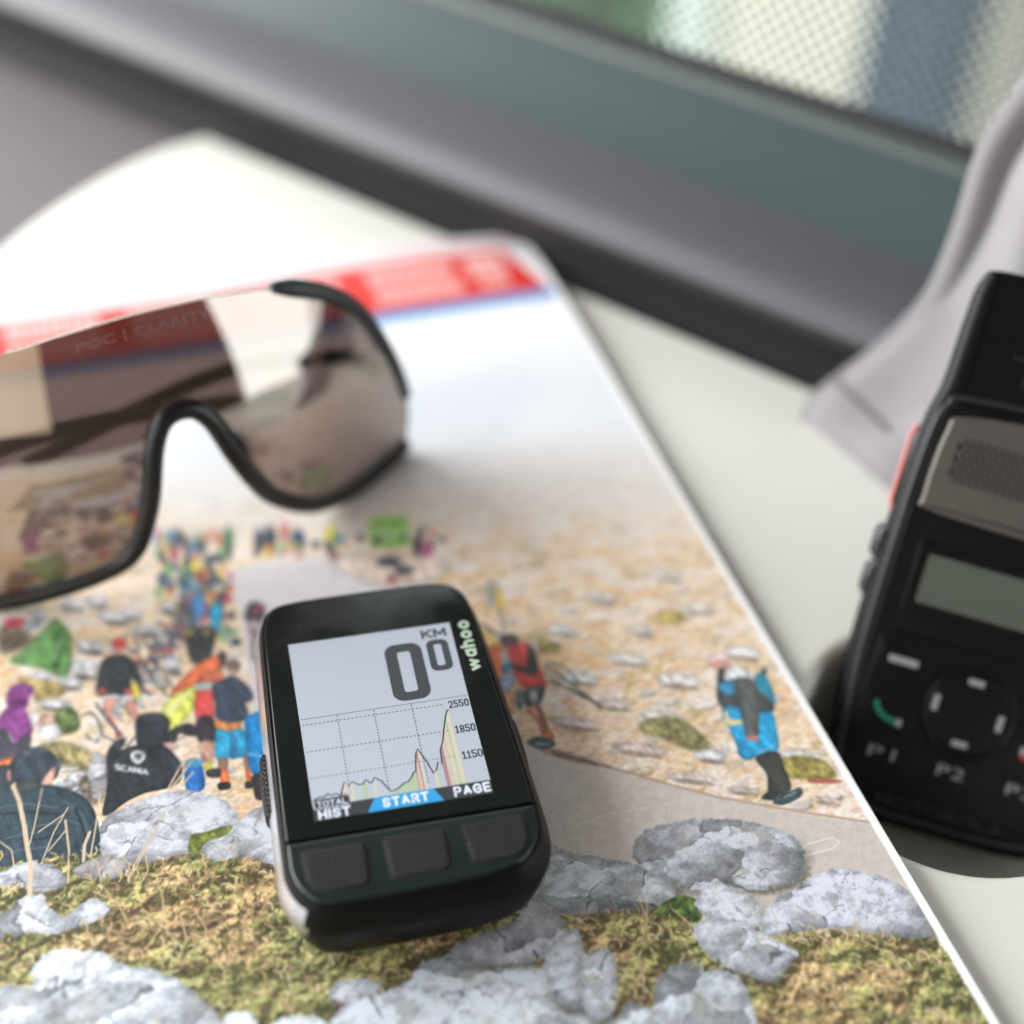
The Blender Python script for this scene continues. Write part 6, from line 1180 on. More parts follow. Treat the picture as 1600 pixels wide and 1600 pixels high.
def paint():
    """the printed cover picture as colours on a fine mesh"""
    rng = np.random.default_rng(7)
    xs = np.concatenate([np.arange(PX0, -112, 2.0), np.arange(-112, 60.9, 0.235), [60.9, PX1]])
    ys = np.concatenate([np.arange(PY0, -100, 1.2), np.arange(-100, 66, 0.30), np.arange(66, 182, 0.8), np.linspace(182, PY1, 5)])
    X, Y = np.meshgrid(xs, ys)
    T = rng.random((256, 256))
    def vn(x, y):
        xi = np.floor(x).astype(int); yi = np.floor(y).astype(int)
        fx = x - xi; fy = y - yi
        fx = fx * fx * (3 - 2 * fx); fy = fy * fy * (3 - 2 * fy)
        a = T[yi & 255, xi & 255]; b = T[yi & 255, (xi + 1) & 255]; c = T[(yi + 1) & 255, xi & 255]; d = T[(yi + 1) & 255, (xi + 1) & 255]
        return (a * (1 - fx) + b * fx) * (1 - fy) + (c * (1 - fx) + d * fx) * fy
    def fbm(x, y, o=4, sd=0.0):
        s = 0; amp = 0.5; t = 0
        for k in range(o):
            s = s + amp * vn(x * 2 ** k + sd * 17.3 + k * 31.7, y * 2 ** k + sd * 7.9 + k * 11.3); t += amp; amp *= 0.55
        return s / t
    def sm(a, b, v):
        u = np.clip((v - a) / (b - a), 0, 1); return u * u * (3 - 2 * u)
    def mix(c, d, a): return c * (1 - a[..., None]) + np.asarray(d, float) * a[..., None]
    C = np.empty(X.shape + (3,))
    # hillside
    n1 = fbm(X * .06, Y * .10, 4); n2 = fbm(X * .25, Y * .45, 4, 2); n3 = fbm(X * .9, Y * 1.5, 3, 4)
    C[:] = (228, 198, 168)
    C = mix(C, (218, 178, 132), sm(.47, .66, n1) * .9)
    C = mix(C, (192, 168, 118), sm(.52, .68, n2) * .65)
    C = mix(C, (228, 210, 198), sm(.5, .66, fbm(X * .16, Y * .3, 3, 9)))
    C = mix(C, (162, 150, 96), sm(.60, .72, fbm(X * .13, Y * .26, 4, 15)) * .6)
    C = C * (1 + (n3[..., None] - .5) * .26)
    st = fbm(X * .5, Y * .8, 4, 12)
    C = mix(C, (234, 229, 226), sm(.56, .74, st) * .40)
    g1 = fbm(X * .9, Y * 1.3, 4, 51); g2 = fbm(X * 1.7, Y * 2.2, 3, 53)
    C = mix(C, (238, 234, 232), sm(.55, .70, g1) * .55)
    C = mix(C, (168, 146, 124), sm(.42, .28, g1) * .32)
    C = mix(C, (190, 186, 186), sm(.58, .72, fbm(X * .3, Y * .5, 4, 55)) * .5)
    C = C * (1 + (g2[..., None] - .5) * .22)
    C = mix(C, (176, 150, 126), sm(.62, .7, fbm(X * .5 + .12, Y * .8 + .4, 4, 12)) * (1 - sm(.58, .64, st)) * .35)
    C = np.clip(C * np.array([1.10, 1.08, 1.06]), 0, 246)
    # far slope washing out into fog
    yb = 63 - .23 * X
    far = sm(-22, 14, Y - yb)
    C = mix(C, (226, 222, 220), far * .85)
    C = mix(C, (208, 202, 198), sm(.5, .7, n2) * sm(-4, 8, Y - yb) * (1 - sm(10, 26, Y - yb)) * .5)
    fog = sm(4, 42, Y - yb)
    C = mix(C, (222, 227, 234), fog)
    C = mix(C, (204, 212, 222), sm(.45, .65, fbm(X * .018, Y * .03, 3, 3)) * fog * .6)
    C = mix(C, (238, 240, 243), sm(104, 138, Y))
    moss = np.zeros(X.shape)

    def win(pts, pad):
        p = np.asarray(pts)
        i0, i1 = np.searchsorted(xs, [p[:, 0].min() - pad, p[:, 0].max() + pad])
        j0, j1 = np.searchsorted(ys, [p[:, 1].min() - pad, p[:, 1].max() + pad])
        return slice(j0, j1), slice(i0, i1)
    def sdf(pts, x, y):
        p = np.asarray(pts, float); d = np.full(x.shape, 1e9); ins = np.zeros(x.shape, bool)
        for i in range(len(p)):
            ax, ay = p[i - 1]; bx, by = p[i]
            ex, ey = bx - ax, by - ay
            t = np.clip(((x - ax) * ex + (y - ay) * ey) / (ex * ex + ey * ey + 1e-12), 0, 1)
            d = np.minimum(d, (x - ax - t * ex) ** 2 + (y - ay - t * ey) ** 2)
            if ay != by:
                ins ^= ((ay > y) != (by > y)) & (x < ex * (y - ay) / (by - ay) + ax)
        d = np.sqrt(d)
        return np.where(ins, d, -d)

    def poly(colr, tex, soft, smooth, pts):
        if smooth and len(pts) > 3: pts = spline(pts, 4)
        w = win(pts, soft + .5); x, y = X[w], Y[w]
        if x.size == 0: return
        sd = sdf(pts, x, y)
        a = sm(-soft, soft, sd)
        q = len(pts) + colr[0] * .1
        n = fbm(x * .8, y * .8, 4, q) - .5
        k = np.ones(x.shape)
        if smooth and tex >= .04 and max(np.ptp(x), np.ptp(y)) < 60:
            ff = lambda u, v: fbm(u * .5 + v * .25, v * .16 - u * .05, 3, q + 3)
            k = (.80 + .20 * sm(0, 1.5, sd)) * (1 + np.clip((ff(x, y) - ff(x - .5, y + .5)) * 1.5, -.2, .16)) * (1 + (fbm(x * 2.2, y * 2.2, 2, q) - .5) * .10)
            k = k * 1.06
        C[w] = mix(C[w], 0, a) + (np.asarray(colr, float) * (k * (1 + n * tex * 4))[..., None]) * a[..., None]

    def rock(colr, seed, k, pts):
        pts = spline(pts, 5)
        w = win(pts, 2); x, y = X[w], Y[w]
        if x.size == 0: return
        sd = sdf(pts, x, y) + (fbm(x * 1.3, y * 1.3, 3, seed) - .5) * 1.1
        a = sm(-.15, .2, sd)
        yn = (y - y.min()) / (np.ptp(y) + 1e-6)
        rr = np.random.default_rng(int(seed * 7 + 1))
        wx = x + (fbm(x * .22, y * .22, 4, seed + 40) - .5) * 4.5; wy = y + (fbm(x * .22, y * .22, 4, seed + 41) - .5) * 4.5
        nseed = int(np.clip(np.ptp(x) * np.ptp(y) / 70, 5, 22))
        d1 = np.full(x.shape, 1e9); d2 = d1.copy(); ton = np.ones(x.shape)
        for _ in range(nseed):
            sx, sy = rr.uniform(x.min(), x.max()), rr.uniform(y.min(), y.max())
            gx_, gy_ = rr.normal(-.01, .026), rr.normal(.022, .022)
            d = np.hypot((wx - sx) * rr.uniform(.8, 1.1), (wy - sy) * 1.5)
            b = rr.choice([.62, .78, .95, 1.05, 1.1]) + .16 * (sy - y.min()) / (np.ptp(y) + 1e-6) + gx_ * (x - sx) + gy_ * (y - sy)
            near = d < d1
            d2 = np.where(near, d1, np.minimum(d2, d)); ton = np.where(near, b, ton); d1 = np.where(near, d, d1)
        edge = d2 - d1
        shade = .34 + .66 * np.clip(ton, .35, 1.14)
        shade = shade * (.88 + .18 * yn) * (.82 + .18 * sm(0, 2.0, sd))
        shade = shade * (1 - .42 * sm(.6, .0, edge) * sm(.44, .62, fbm(x * .3, y * .3, 3, seed + 8)))
        shade = shade + .06 * sm(.5, 1.0, edge) * sm(1.8, 1.0, edge)
        rd2 = np.abs(fbm(x * .34 + y * .2, y * .5 - x * .1, 4, seed + 25) - .5)
        shade = shade * (1 - .22 * k * sm(.014, .0, rd2) * sm(.42, .58, fbm(x * .22, y * .22, 2, seed + 18)))
        shade = shade * (1.05 + (fbm(x * .5, y * .7, 6, seed + 2) - .5) * .62 + (fbm(x * 1.9, y * 2.3, 2, seed + 3) - .5) * .24)
        lich = sm(.57, .66, fbm(x * .35, y * .4, 5, seed + 6)) * .42 * k
        c = np.asarray(colr, float) * np.array([.94, .955, .985]) * np.clip(shade, .25, 1.14)[..., None]
        c = mix(c, (112, 116, 112), lich * .7)
        c = mix(c, (206, 200, 188), sm(.6, .7, fbm(x * .2, y * .2, 3, seed + 9)) * .25)
        # dark foot where the stone meets the ground
        foot = sm(-2.2, -.1, sd) * (1 - a) * sm(.55, .0, yn)
        C[w] = mix(C[w], (64, 60, 44), foot * .7)
        C[w] = C[w] * (1 - a[..., None]) + c * a[..., None]
        moss[w] *= (1 - a)

    def mossy(kind, pts):
        w = win(pts, 2); x, y = X[w], Y[w]
        sd = sdf(pts, x, y) + (fbm(x * .8, y * .8, 3, 21) - .5) * 5
        a = sm(-.4, .4, sd)
        big = fbm(x * .09, y * .12, 3, 30); m1 = fbm(x * .42, y * .5, 4, 31); m2 = fbm(x * 1.5, y * 1.7, 3, 33)
        c = np.empty(x.shape + (3,)); c[:] = (158, 150, 92)
        c = mix(c, (158, 150, 88), sm(.45, .62, m1)); c = mix(c, (112, 114, 64), sm(.55, .40, m1) * .7)
        c = mix(c, (160, 126, 92), sm(.50, .62, big) * .8)
        c = mix(c, (92, 100, 58), sm(.47, .38, big) * .6)
        c = mix(c, (112, 84, 58), sm(.56, .68, fbm(x * .28, y * .35, 4, 38)) * .65)
        c = mix(c, (78, 74, 46), sm(.46, .33, m2) * .7)
        c = mix(c, (188, 178, 122), sm(.60, .72, m2) * .6)
        hm = lambda u, v: fbm(u * .16, v * .22, 4, 36)
        sh = np.clip((hm(x, y) - hm(x - .3, y + .9)) * 6, -.42, .34)
        c = c * (1.08 + sh)[..., None]
        C[w] = C[w] * (1 - a[..., None]) + c * a[..., None]
        moss[w] = np.maximum(moss[w], a)

    def stroke(colr, wd, pts):
        w = win(pts, wd + .4); x, y = X[w], Y[w]
        if x.size == 0: return
        d = np.full(x.shape, 1e9)
        for (ax, ay), (bx, by) in zip(pts[:-1], pts[1:]):
            ex, ey = bx - ax, by - ay
            t = np.clip(((x - ax) * ex + (y - ay) * ey) / (ex * ex + ey * ey + 1e-9), 0, 1)
            d = np.minimum(d, (x - ax - t * ex) ** 2 + (y - ay - t * ey) ** 2)
        a = sm(wd / 2 + .14, max(0, wd / 2 - .14), np.sqrt(d)) * min(1, wd / .25)
        C[w] = mix(C[w], colr, a)

    first_rock = [i for i, o in enumerate(ART) if o[0] == 'M'][0]
    def clutter(n, x0, x1, y0f, size):
        for _ in range(n):
            x = rng.uniform(x0, x1); y = y0f(x)
            r = size * rng.uniform(.35, 1.4); g = rng.uniform(206, 238)
            pts = [(x + r * rng.uniform(.8, 1.3) * math.cos(t) * 1.5, y + r * rng.uniform(.6, 1.1) * math.sin(t) * .8) for t in np.linspace(0, 6.28, 8)[:-1]]
            poly((190, 164, 140), .1, .5, 1, [(p[0] + .25 * r, p[1] - .45 * r) for p in pts])
            poly((g, g - 4, g - 7), .039, .4, 1, pts)
    clutter(46, -8, 60, lambda x: rng.uniform(-34 - .2 * x, 40 - .25 * x), .9)
    clutter(46, -104, -52, lambda x: rng.uniform(8, 70), .9)
    for i, o in enumerate(ART):
        if i == first_rock:
            pass
        if o[0] == 'P': poly(*o[1:])
        elif o[0] == 'R': rock(o[1], o[2], o[3], o[4])
        elif o[0] == 'M':
            mossy(o[1], o[2])
        elif o[0] == 'S': stroke(*o[1:])
    # grass blades over the moss
    jj, ii = np.nonzero(moss > .6)
    ok = (xs[ii] > -112) & (ys[jj] > -100)
    jj, ii = jj[ok], ii[ok]
    pal = [(198, 184, 116), (120, 118, 62), (222, 206, 160), (84, 84, 46), (172, 142, 104), (150, 150, 84), (70, 62, 40), (206, 170, 120)]
    for k in rng.integers(0, len(ii), 2600):
        x, y = xs[ii[k]], ys[jj[k]]; a = rng.normal(1.4, .8); l = rng.uniform(.7, 2.6)
        stroke(pal[rng.integers(len(pal))], rng.uniform(.18, .42), [(x, y), (x + l * math.cos(a) * .6, y + l * math.sin(a) * .6), (x + l * math.cos(a + .4), y + l * math.sin(a + .4))])
    for k in rng.integers(0, len(ii), 60):
        x, y = xs[ii[k]], ys[jj[k]]; a = rng.normal(1.5, .5); l = rng.uniform(4, 11)
        stroke((206, 180, 136), .28, [(x, y), (x + l * .5 * math.cos(a), y + l * .5 * math.sin(a)), (x + l * math.cos(a + .3), y + l * math.sin(a + .3))])
    # title band at the head: red panel over a blue rule
    def quad(c, pts, soft=.3): poly(c, .01, soft, 0, pts)
    quad((228, 34, 28), [(-112, 149.2), (58.4, 149.6), (52.2, 175.2), (-112, 172.5)])
    quad((40, 126, 214), [(-112, 143.6), (61, 145.0), (61, 149.0), (-112, 148.4)])
    quad((226, 60, 64), [(-112, 179.4), (60, 180.6), (60, 181.6), (-112, 180.4)])
    def row(x, y, h, widths, c=(252, 232, 228)):
        for wd in widths:
            quad(c, [(x, y), (x + wd, y), (x + wd, y + h), (x, y + h)], .2)
            if wd > 1.6: quad((236, 96, 90), [(x + .5, y + h * .3), (x + wd - .5, y + h * .3), (x + wd - .5, y + h * .55), (x + .5, y + h * .55)], .2)
            x += wd + .55
        return x
    for bx in (8.5, -26, -60, -94):
        row(bx, 163.5, 6.8, (2.6, 2.4, 1.2, 2.6, 2.4, 2.6, 2.2, 2.6, 2.4)); row(bx + .6, 153.4, 6.8, (2.4, 2.6, 2.6, 1.2, 2.4, 2.6, 2.6, 2.4, 2.0))
    row(38.5, 160.5, 10.5, (3.4, 3.2, 3.4)); row(40.2, 154.0, 4.2, (1.6, 1.8, 1.6, 1.8))
    # white paper margin along the fore edge
    C[X > 59.5] = (250, 250, 250)
    for y0 in (2, 14, 26, 40):                      # the picture itself goes out of focus up the slope
        j = int(np.searchsorted(ys, y0)); B = C[j:]
        D = B.copy(); D[1:-1] = (B[:-2] + 2 * B[1:-1] + B[2:]) / 4; B = D.copy()
        D[:, 1:-1] = (B[:, :-2] + 2 * B[:, 1:-1] + B[:, 2:]) / 4
        C[j:] = D
    g = C.mean(-1, keepdims=True)
    C = np.where(g > 238, C, (C * .90 + g * .10) * .93 + 14)      # ink on coated paper: lifted blacks
    C = np.clip(C + rng.normal(0, 2.4, X.shape)[..., None], 4, 255)
    c = C / 255.0
    c = np.where(c <= .04045, c / 12.92, ((c + .055) / 1.055) ** 2.4)
    return xs, ys, X, Y, c

def print_mat():
    m = bpy.data.materials.new('printed_cover'); m.use_nodes = True
    nt = m.node_tree; b = nt.nodes['Principled BSDF']
    at = nt.nodes.new('ShaderNodeAttribute'); at.attribute_name = 'ink'; at.attribute_type = 'GEOMETRY'
    k = nt.nodes.new('ShaderNodeMix'); k.data_type = 'RGBA'; k.blend_type = 'MULTIPLY'; k.inputs['Factor'].default_value = 1
    k.inputs['B'].default_value = (0.97, 0.97, 0.97, 1)
    nt.links.new(at.outputs['Color'], k.inputs['A'])
    nt.links.new(k.outputs['Result'], b.inputs['Base Color'])
    b.inputs['Roughness'].default_value = 0.40
    b.inputs['Specular IOR Level'].default_value = 0.3
    tc = nt.nodes.new('ShaderNodeTexCoord')
    n = nt.nodes.new('ShaderNodeTexNoise'); n.inputs['Scale'].default_value = 1800
    nt.links.new(tc.outputs['Object'], n.inputs['Vector'])
    bp = nt.nodes.new('ShaderNodeBump'); bp.inputs['Strength'].default_value = 0.06; bp.inputs['Distance'].default_value = 0.00004
    nt.links.new(n.outputs['Fac'], bp.inputs['Height']); nt.links.new(bp.outputs['Normal'], b.inputs['Normal'])
    return m

def build_magazine():
    mag = empty('magazine', (-44, 36, TZ))
    tag(mag, 'glossy magazine with a printed crowd of cyclists among grey rocks on its cover', 'magazine')
    off = (44, -36, -TZ)
    xs, ys, X, Y, c = paint()
    nx, ny = len(xs), len(ys)
    Z = page_z(X, Y)
    co = np.stack([X + off[0], Y + off[1], Z + off[2]], -1).reshape(-1, 3).astype(np.float32) * S
    me = bpy.data.meshes.new('cover')
    idx = np.arange(nx * ny).reshape(ny, nx)
    q = np.stack([idx[:-1, :-1], idx[:-1, 1:], idx[1:, 1:], idx[1:, :-1]], -1).reshape(-1, 4)
    me.vertices.add(nx * ny); me.vertices.foreach_set('co', co.ravel())
    me.loops.add(q.size); me.loops.foreach_set('vertex_index', q.ravel().astype(np.int32))
    me.polygons.add(len(q)); me.polygons.foreach_set('loop_start', np.arange(0, q.size, 4, dtype=np.int32))
    me.update(calc_edges=True)
    at = me.color_attributes.new('ink', 'FLOAT_COLOR', 'POINT')
    at.data.foreach_set('color', np.concatenate([c.reshape(-1, 3), np.ones((nx * ny, 1))], 1).astype(np.float32).ravel())
    link('cover', me, print_mat(), mag)
    # the leaves under the cover, each a thin sheet of its own
    paper = mat('paper', (238, 239, 238), 0.55)
    rnd = random.Random(3)
    gx = np.linspace(PX0, PX1, 26); gy = np.concatenate([np.linspace(PY0, 70, 12), np.linspace(76, PY1, 24)])
    nl = 9
    for k in range(nl):
        t = (k + 0.5) / nl
        dx = rnd.uniform(-.35, .15); dy = rnd.uniform(-.5, .1)
        vs = []; fs = []
        for side in (0, 1):
            for b in gy:
                for a in gx:
                    xx = PX0 + (a - PX0) * (PX1 + dx - PX0) / (PX1 - PX0); yy = PY0 + (b - PY0) * (PY1 + dy - PY0) / (PY1 - PY0)
                    zc = float(page_z(a, b)) - 0.12
                    zz = TZ + 0.05 + (zc - TZ - 0.1) * t + (0.15 if side else -0.15)
                    vs.append((xx + off[0], yy + off[1], min(zz, zc) + off[2]))
        n, mm_ = len(gx), len(gy); K = n * mm_
        for j in range(mm_ - 1):
            for i in range(n - 1):
                a = j * n + i
                fs.append((K + a, K + a + 1, K + a + n + 1, K + a + n)); fs.append((a, a + n, a + n + 1, a + 1))
        rim = [i for i in range(n)] + [j * n + n - 1 for j in range(1, mm_)] + [(mm_ - 1) * n + i for i in range(n - 2, -1, -1)] + [j * n for j in range(mm_ - 2, 0, -1)]
        for a, b in zip(rim, rim[1:] + rim[:1]): fs.append((a, b, K + b, K + a))
        from_py('page', vs, fs, paper, mag, True, 30)
build_magazine()

# ------------------------------------------------------------------ cycling computer
def build_computer():
    # local frame: x right, y up the screen, z up; device millimetres (u, v) measured from the screen's upper left corner
    ang = math.atan2(-3.02, 33.36)
    X0, Y0 = 17.3, 25.5
    o = Vector((-44.610, 12.393, 19.000)); ex = Vector((math.cos(ang), math.sin(ang), 0)); ey = Vector((-math.sin(ang), math.cos(ang), 0))
    base = o + ex * X0 - ey * Y0; base.z = 0.02
    root = empty('cycling_computer', mtx=Matrix.Translation(base * S) @ Matrix.Rotation(ang, 4, 'Z'))
    tag(root, 'dark green-grey cycling computer showing 0.0 km and a climb chart on the magazine', 'computer')
    H = 19.0
    def L(u, v): return (u - X0, Y0 - v)
    def LL(pts): return [L(*p) for p in pts]
    m_shell = mat('black_shell', (7, 7, 8), 0.42, spec=0.16, bump=(2600, 0.1, 0.03))
    m_bez = mat('bezel_glass', (15, 22, 19), 0.14, spec=0.42)
    nt = m_bez.node_tree; tc = nt.nodes.new('ShaderNodeTexCoord'); nz = nt.nodes.new('ShaderNodeTexNoise'); nz.inputs['Scale'].default_value = 55; nz.inputs['Detail'].default_value = 6; nz.inputs['Distortion'].default_value = 1.5
    mr = nt.nodes.new('ShaderNodeMapRange'); mr.inputs['From Min'].default_value = .35; mr.inputs['From Max'].default_value = .7; mr.inputs['To Min'].default_value = .08; mr.inputs['To Max'].default_value = .30
    nt.links.new(tc.outputs['Object'], nz.inputs['Vector']); nt.links.new(nz.outputs['Fac'], mr.inputs['Value']); nt.links.new(mr.outputs['Result'], nt.nodes['Principled BSDF'].inputs['Roughness'])
    m_panel = mat('key_panel', (26, 37, 34), 0.22, spec=0.4, bump=(3000, 0.1, 0.02))
    m_edge = mat('shell_edge', (120, 118, 120), 0.25, metal=0.7)
    m_groove = mat('seam_shadow', (6, 8, 8), 0.8)
    outl = spline(LL([(-4.8, -2), (-4.3, -7), (-2.6, -10.4), (1.0, -12.0), (10.8, -12.4), (21.7, -12.4), (32, -12.1), (35.9, -10.6), (38.0, -7), (38.7, -1), (39.2, 10.8), (40.0, 30.8), (40.5, 46), (40.5, 51.8), (39.7, 56.1), (36.9, 60), (32.1, 62.2), (21.5, 63.2), (10, 63.5), (0, 63), (-3.7, 60.4), (-5.6, 56.2), (-5.9, 50.6), (-5.6, 30), (-5.2, 12)]), 6)
    def zr(d, z): return [(x, y, z) for x, y in offset(outl, d)]
    body = rings('shell', [zr(-6.5, 0.0), zr(-4.2, 0.15), zr(-2.2, 0.9), zr(-0.7, 2.4), zr(0.6, 5.0), zr(1.6, 8.6), zr(2.3, 11.8), zr(2.3, 13.2), zr(1.75, 14.9), zr(1.0, 16.6), zr(0.5, 17.9), zr(0.1, 18.35), zr(-0.6, 18.4)], m_shell, root, 60)
    body.data.materials.append(mat('flank_reflection', (212, 208, 214), 0.28, metal=0.9))  # bright reflection put into the material of the left faces alone
    for p in body.data.polygons:
        if 7.5 < p.center.z / S < 17.0 and p.normal.x < -0.7: p.material_index = 1
    # top: glass plate and key panel, divided by a fine seam
    def split(pts, vcut, above):
        y = Y0 - vcut
        out = []
        for i in range(len(pts)):
            a, b = pts[i], pts[(i + 1) % len(pts)]
            ina = (a[1] > y) == above; inb = (b[1] > y) == above
            if ina: out.append(a)
            if ina != inb:
                t = (y - a[1]) / (b[1] - a[1]); out.append((a[0] + t * (b[0] - a[0]), y))
        return out
    inner = offset(outl, -0.25)
    glass = slab('bezel', split(inner, 48.5, True), 17.6, H - 0.06, m_bez, root, 0.35, 40)
    panel = slab('key_panel', split(inner, 48.95, False), 17.6, H - 0.02, m_panel, root, 0.7, 40)
    # light-catching rim on the shell
    tube('trim_ring', [(x, y, 18.25) for x, y in offset(outl, 0.12)], 0.28, m_shell, root, 8, True)
    # screen
    z = H - 0.02
    m_lcd = mat('lcd', (170, 177, 190), 0.3, spec=0.35, emit=0.06)
    m_dark = mat('lcd_dark', (66, 72, 76), 0.35, spec=0.3)
    m_line = mat('lcd_line', (104, 110, 128), 0.4, spec=0.3)
    m_bar = mat('lcd_bar', (58, 62, 68), 0.35, spec=0.3)
    m_white = mat('lcd_white', (206, 214, 228), 0.35, spec=0.3, emit=0.1)
    m_blue = mat('lcd_blue', (52, 146, 200), 0.35, spec=0.3, emit=0.08)
    scr = flat('screen', LL([(0, 0), (33.5, 0), (33.5, 45.0), (0, 45.0)]), z, m_lcd, root)
    e = 0.03
    def ring_digit(u0, v0, u1, v1, r, t, tv):
        o_ = rrect(u0, v0, u1, v1, r, 8); i_ = rrect(u0 + t, v0 + tv, u1 - t, v1 - tv, r * 0.28, 8)
        n = len(o_)
        vs = [L(*p) + (z + e,) for p in o_] + [L(*p) + (z + e,) for p in i_]
        fs = [(i, (i + 1) % n, n + (i + 1) % n, n + i) for i in range(n)]
        from_py('digit', vs, fs, m_dark, scr, False)
    ring_digit(18.9, 4.2, 26.5, 19.5, 2.3, 2.45, 2.2)
    ring_digit(27.6, 4.3, 32.1, 12.9, 1.5, 1.45, 1.35)
    def box(u0, v0, u1, v1): a = L(u0, v1); b = L(u1, v0); return (a[0], a[1], b[0], b[1])
    letters('lettering', 'KM', box(27.1, 1.2, 32.3, 3.7), z + e, m_dark, scr, .52)
    def line(name, segs, w, m, zz):
        vs = []; fs = []
        for a in segs:
            v, f = ribbon([L(*p) for p in a], w)
            k = len(vs); vs += [(x, y, zz) for x, y in v]; fs += [tuple(i + k for i in q) for q in f]
        from_py(name, vs, fs, m, scr, False)
    line('divider', [[(0.15, 20.4), (33.35, 20.4)]], 0.12, m_line, z + e)
    for v in (21.9, 28.65, 35.1):
        line('grid_line', [[(u, v), (u + .36, v)] for u in np.arange(0.4, 28.4, .8)], 0.19, m_dark if v < 30 else m_line, z + e)
    for u in (7.3, 14.5, 22.0):
        line('grid_line', [[(u, v), (u, v + .36)] for v in np.arange(20.7, 40.4, .8)], 0.19, m_dark if u > 9 else m_line, z + e)
    prof = [(5.4, 40.4), (5.7, 39.4), (6.5, 37.1), (7.3, 38.3), (7.9, 37.3), (9.2, 38.3), (9.8, 38.3), (10.6, 37.3), (11.2, 38.3), (11.6, 38.2), (12.3, 37.1), (12.9, 37.9), (13.3, 38.1), (14.0, 39.6), (14.7, 40.9), (15.5, 40.9), (16.7, 40.2), (17.6, 39.4), (18.1, 39.5), (19.0, 38.6), (19.6, 37.4), (20.1, 37.2), (20.5, 34.6), (20.8, 33.0), (21.3, 31.9), (21.7, 33.2), (22.4, 34.9), (23.3, 38.4), (24.0, 37.6), (24.6, 35.8), (25.2, 36.5), (25.4, 35.4), (25.5, 33.2), (26.4, 31.0), (27.2, 28.0), (28.0, 25.2), (28.6, 23.6), (29.0, 23.4)]
    def pv(u):
        for (a, b), (c, d) in zip(prof[:-1], prof[1:]):
            if a <= u <= c: return b + (d - b) * (u - a) / (c - a + 1e-9)
        return prof[-1][1]
    bands = [(5.5, 6.6, (196, 187, 172)), (6.6, 7.3, (181, 181, 191)), (7.3, 8.0, (191, 190, 174)), (8.0, 9.8, (169, 180, 184)), (9.8, 10.5, (160, 181, 150)), (10.5, 11.6, (174, 179, 187)), (11.6, 12.3, (187, 185, 179)), (12.3, 14.6, (174, 181, 190)), (15.2, 17.4, (165, 181, 160)), (17.4, 20.0, (163, 181, 154)), (20.0, 20.4, (179, 144, 144)), (20.4, 20.8, (194, 181, 169)), (20.8, 21.2, (169, 138, 144)), (21.2, 21.7, (191, 189, 170)), (21.7, 23.4, (170, 175, 191)), (23.4, 23.9, (191, 187, 174)), (23.9, 24.3, (172, 185, 163)), (24.3, 25.3, (170, 179, 184)), (25.3, 26.1, (156, 123, 137)), (26.1, 26.7, (190, 177, 169)), (26.7, 27.0, (185, 175, 163)), (27.0, 27.8, (191, 189, 170)), (27.8, 28.1, (156, 181, 150)), (28.1, 29.0, (195, 190, 172))]
    cache = {}
    for a, b, c in bands:
        us = sorted({a, b} | {p[0] for p in prof if a < p[0] < b})
        pts = [L(u, pv(u)) for u in us] + [L(b, 41.8), L(a, 41.8)]
        m = cache.setdefault(c, mat('chart_band', c, 0.4, spec=0.3, emit=0.03))
        flat('chart_band', pts, z + e * .7, m, scr)
    line('chart_line', [prof], 0.26, m_dark, z + e * 1.6)
    for t_, (u0, v0, u1, v1) in {'2550': (29.2, 21.2, 33.2, 23.1), '1850': (29.3, 27.7, 33.3, 29.6), '1150': (29.4, 34.2, 33.4, 36.1)}.items():
        letters('lettering', t_, box(u0, v0, u1, v1), z + e, m_dark, scr, .27)
    bar = flat('menu_bar', LL([(0, 41.9), (33.5, 41.9), (33.5, 45.0), (0, 45.0)]), z + e * 1.2, m_bar, scr)
    flat('soft_key', LL([(11.5, 41.88), (22.7, 41.88), (24.1, 45.0), (9.9, 45.0)]), z + e * 2.0, m_blue, scr)
    letters('lettering', 'START', box(12.8, 42.3, 21.5, 44.5), z + e * 2.8, m_white, scr, .47)
    letters('lettering', 'PAGE', box(26.2, 42.3, 33.2, 44.6), z + e * 2.2, m_white, scr, .47)
    letters('lettering', 'HIST', box(0.8, 42.75, 6.8, 44.9), z + e * 2.8, m_white, scr, .45)
    flat('tally_box', LL([(0.1, 40.3), (6.9, 40.3), (6.9, 42.4), (0.1, 42.4)]), z + e * 1.9, m_bar, scr)
    line('tally_line', [[(0.2, 42.4), (7.0, 42.4)], [(0.3, 40.4), (0.3, 42.4)]], 0.16, m_white, z + e * 2.4)
    line('tally_line', [[(0.4, 40.2), (1.6, 39.7), (2.2, 40.0), (3.2, 39.2), (3.8, 39.8), (4.6, 39.5), (5.4, 40.1), (6.6, 39.9)]], 0.22, m_bar, z + e * 2.1)
    letters('lettering', 'TOTAL', box(0.8, 40.75, 6.5, 42.1), z + e * 2.8, m_white, scr, .2)
    m_logo = mat('logo_ink', (176, 196, 176), 0.5)
    letters('maker_lettering', 'wahoo', box(34.5, 0.0, 37.5, 14.3), z + 0.01, m_logo, root, .7, math.radians(90))
    m_led = mat('led_window', (44, 56, 52), 0.3)
    for k in range(3):
        flat('led_window', LL([(13.2 + k * 5.2, -8.6), (15.0 + k * 5.2, -8.6), (15.0 + k * 5.2, -8.2), (13.2 + k * 5.2, -8.2)]), z, m_led, root)
    # three ribbed keys
    m_key = bpy.data.materials.new('ribbed_rubber'); m_key.use_nodes = True
    nt = m_key.node_tree; b = nt.nodes['Principled BSDF']
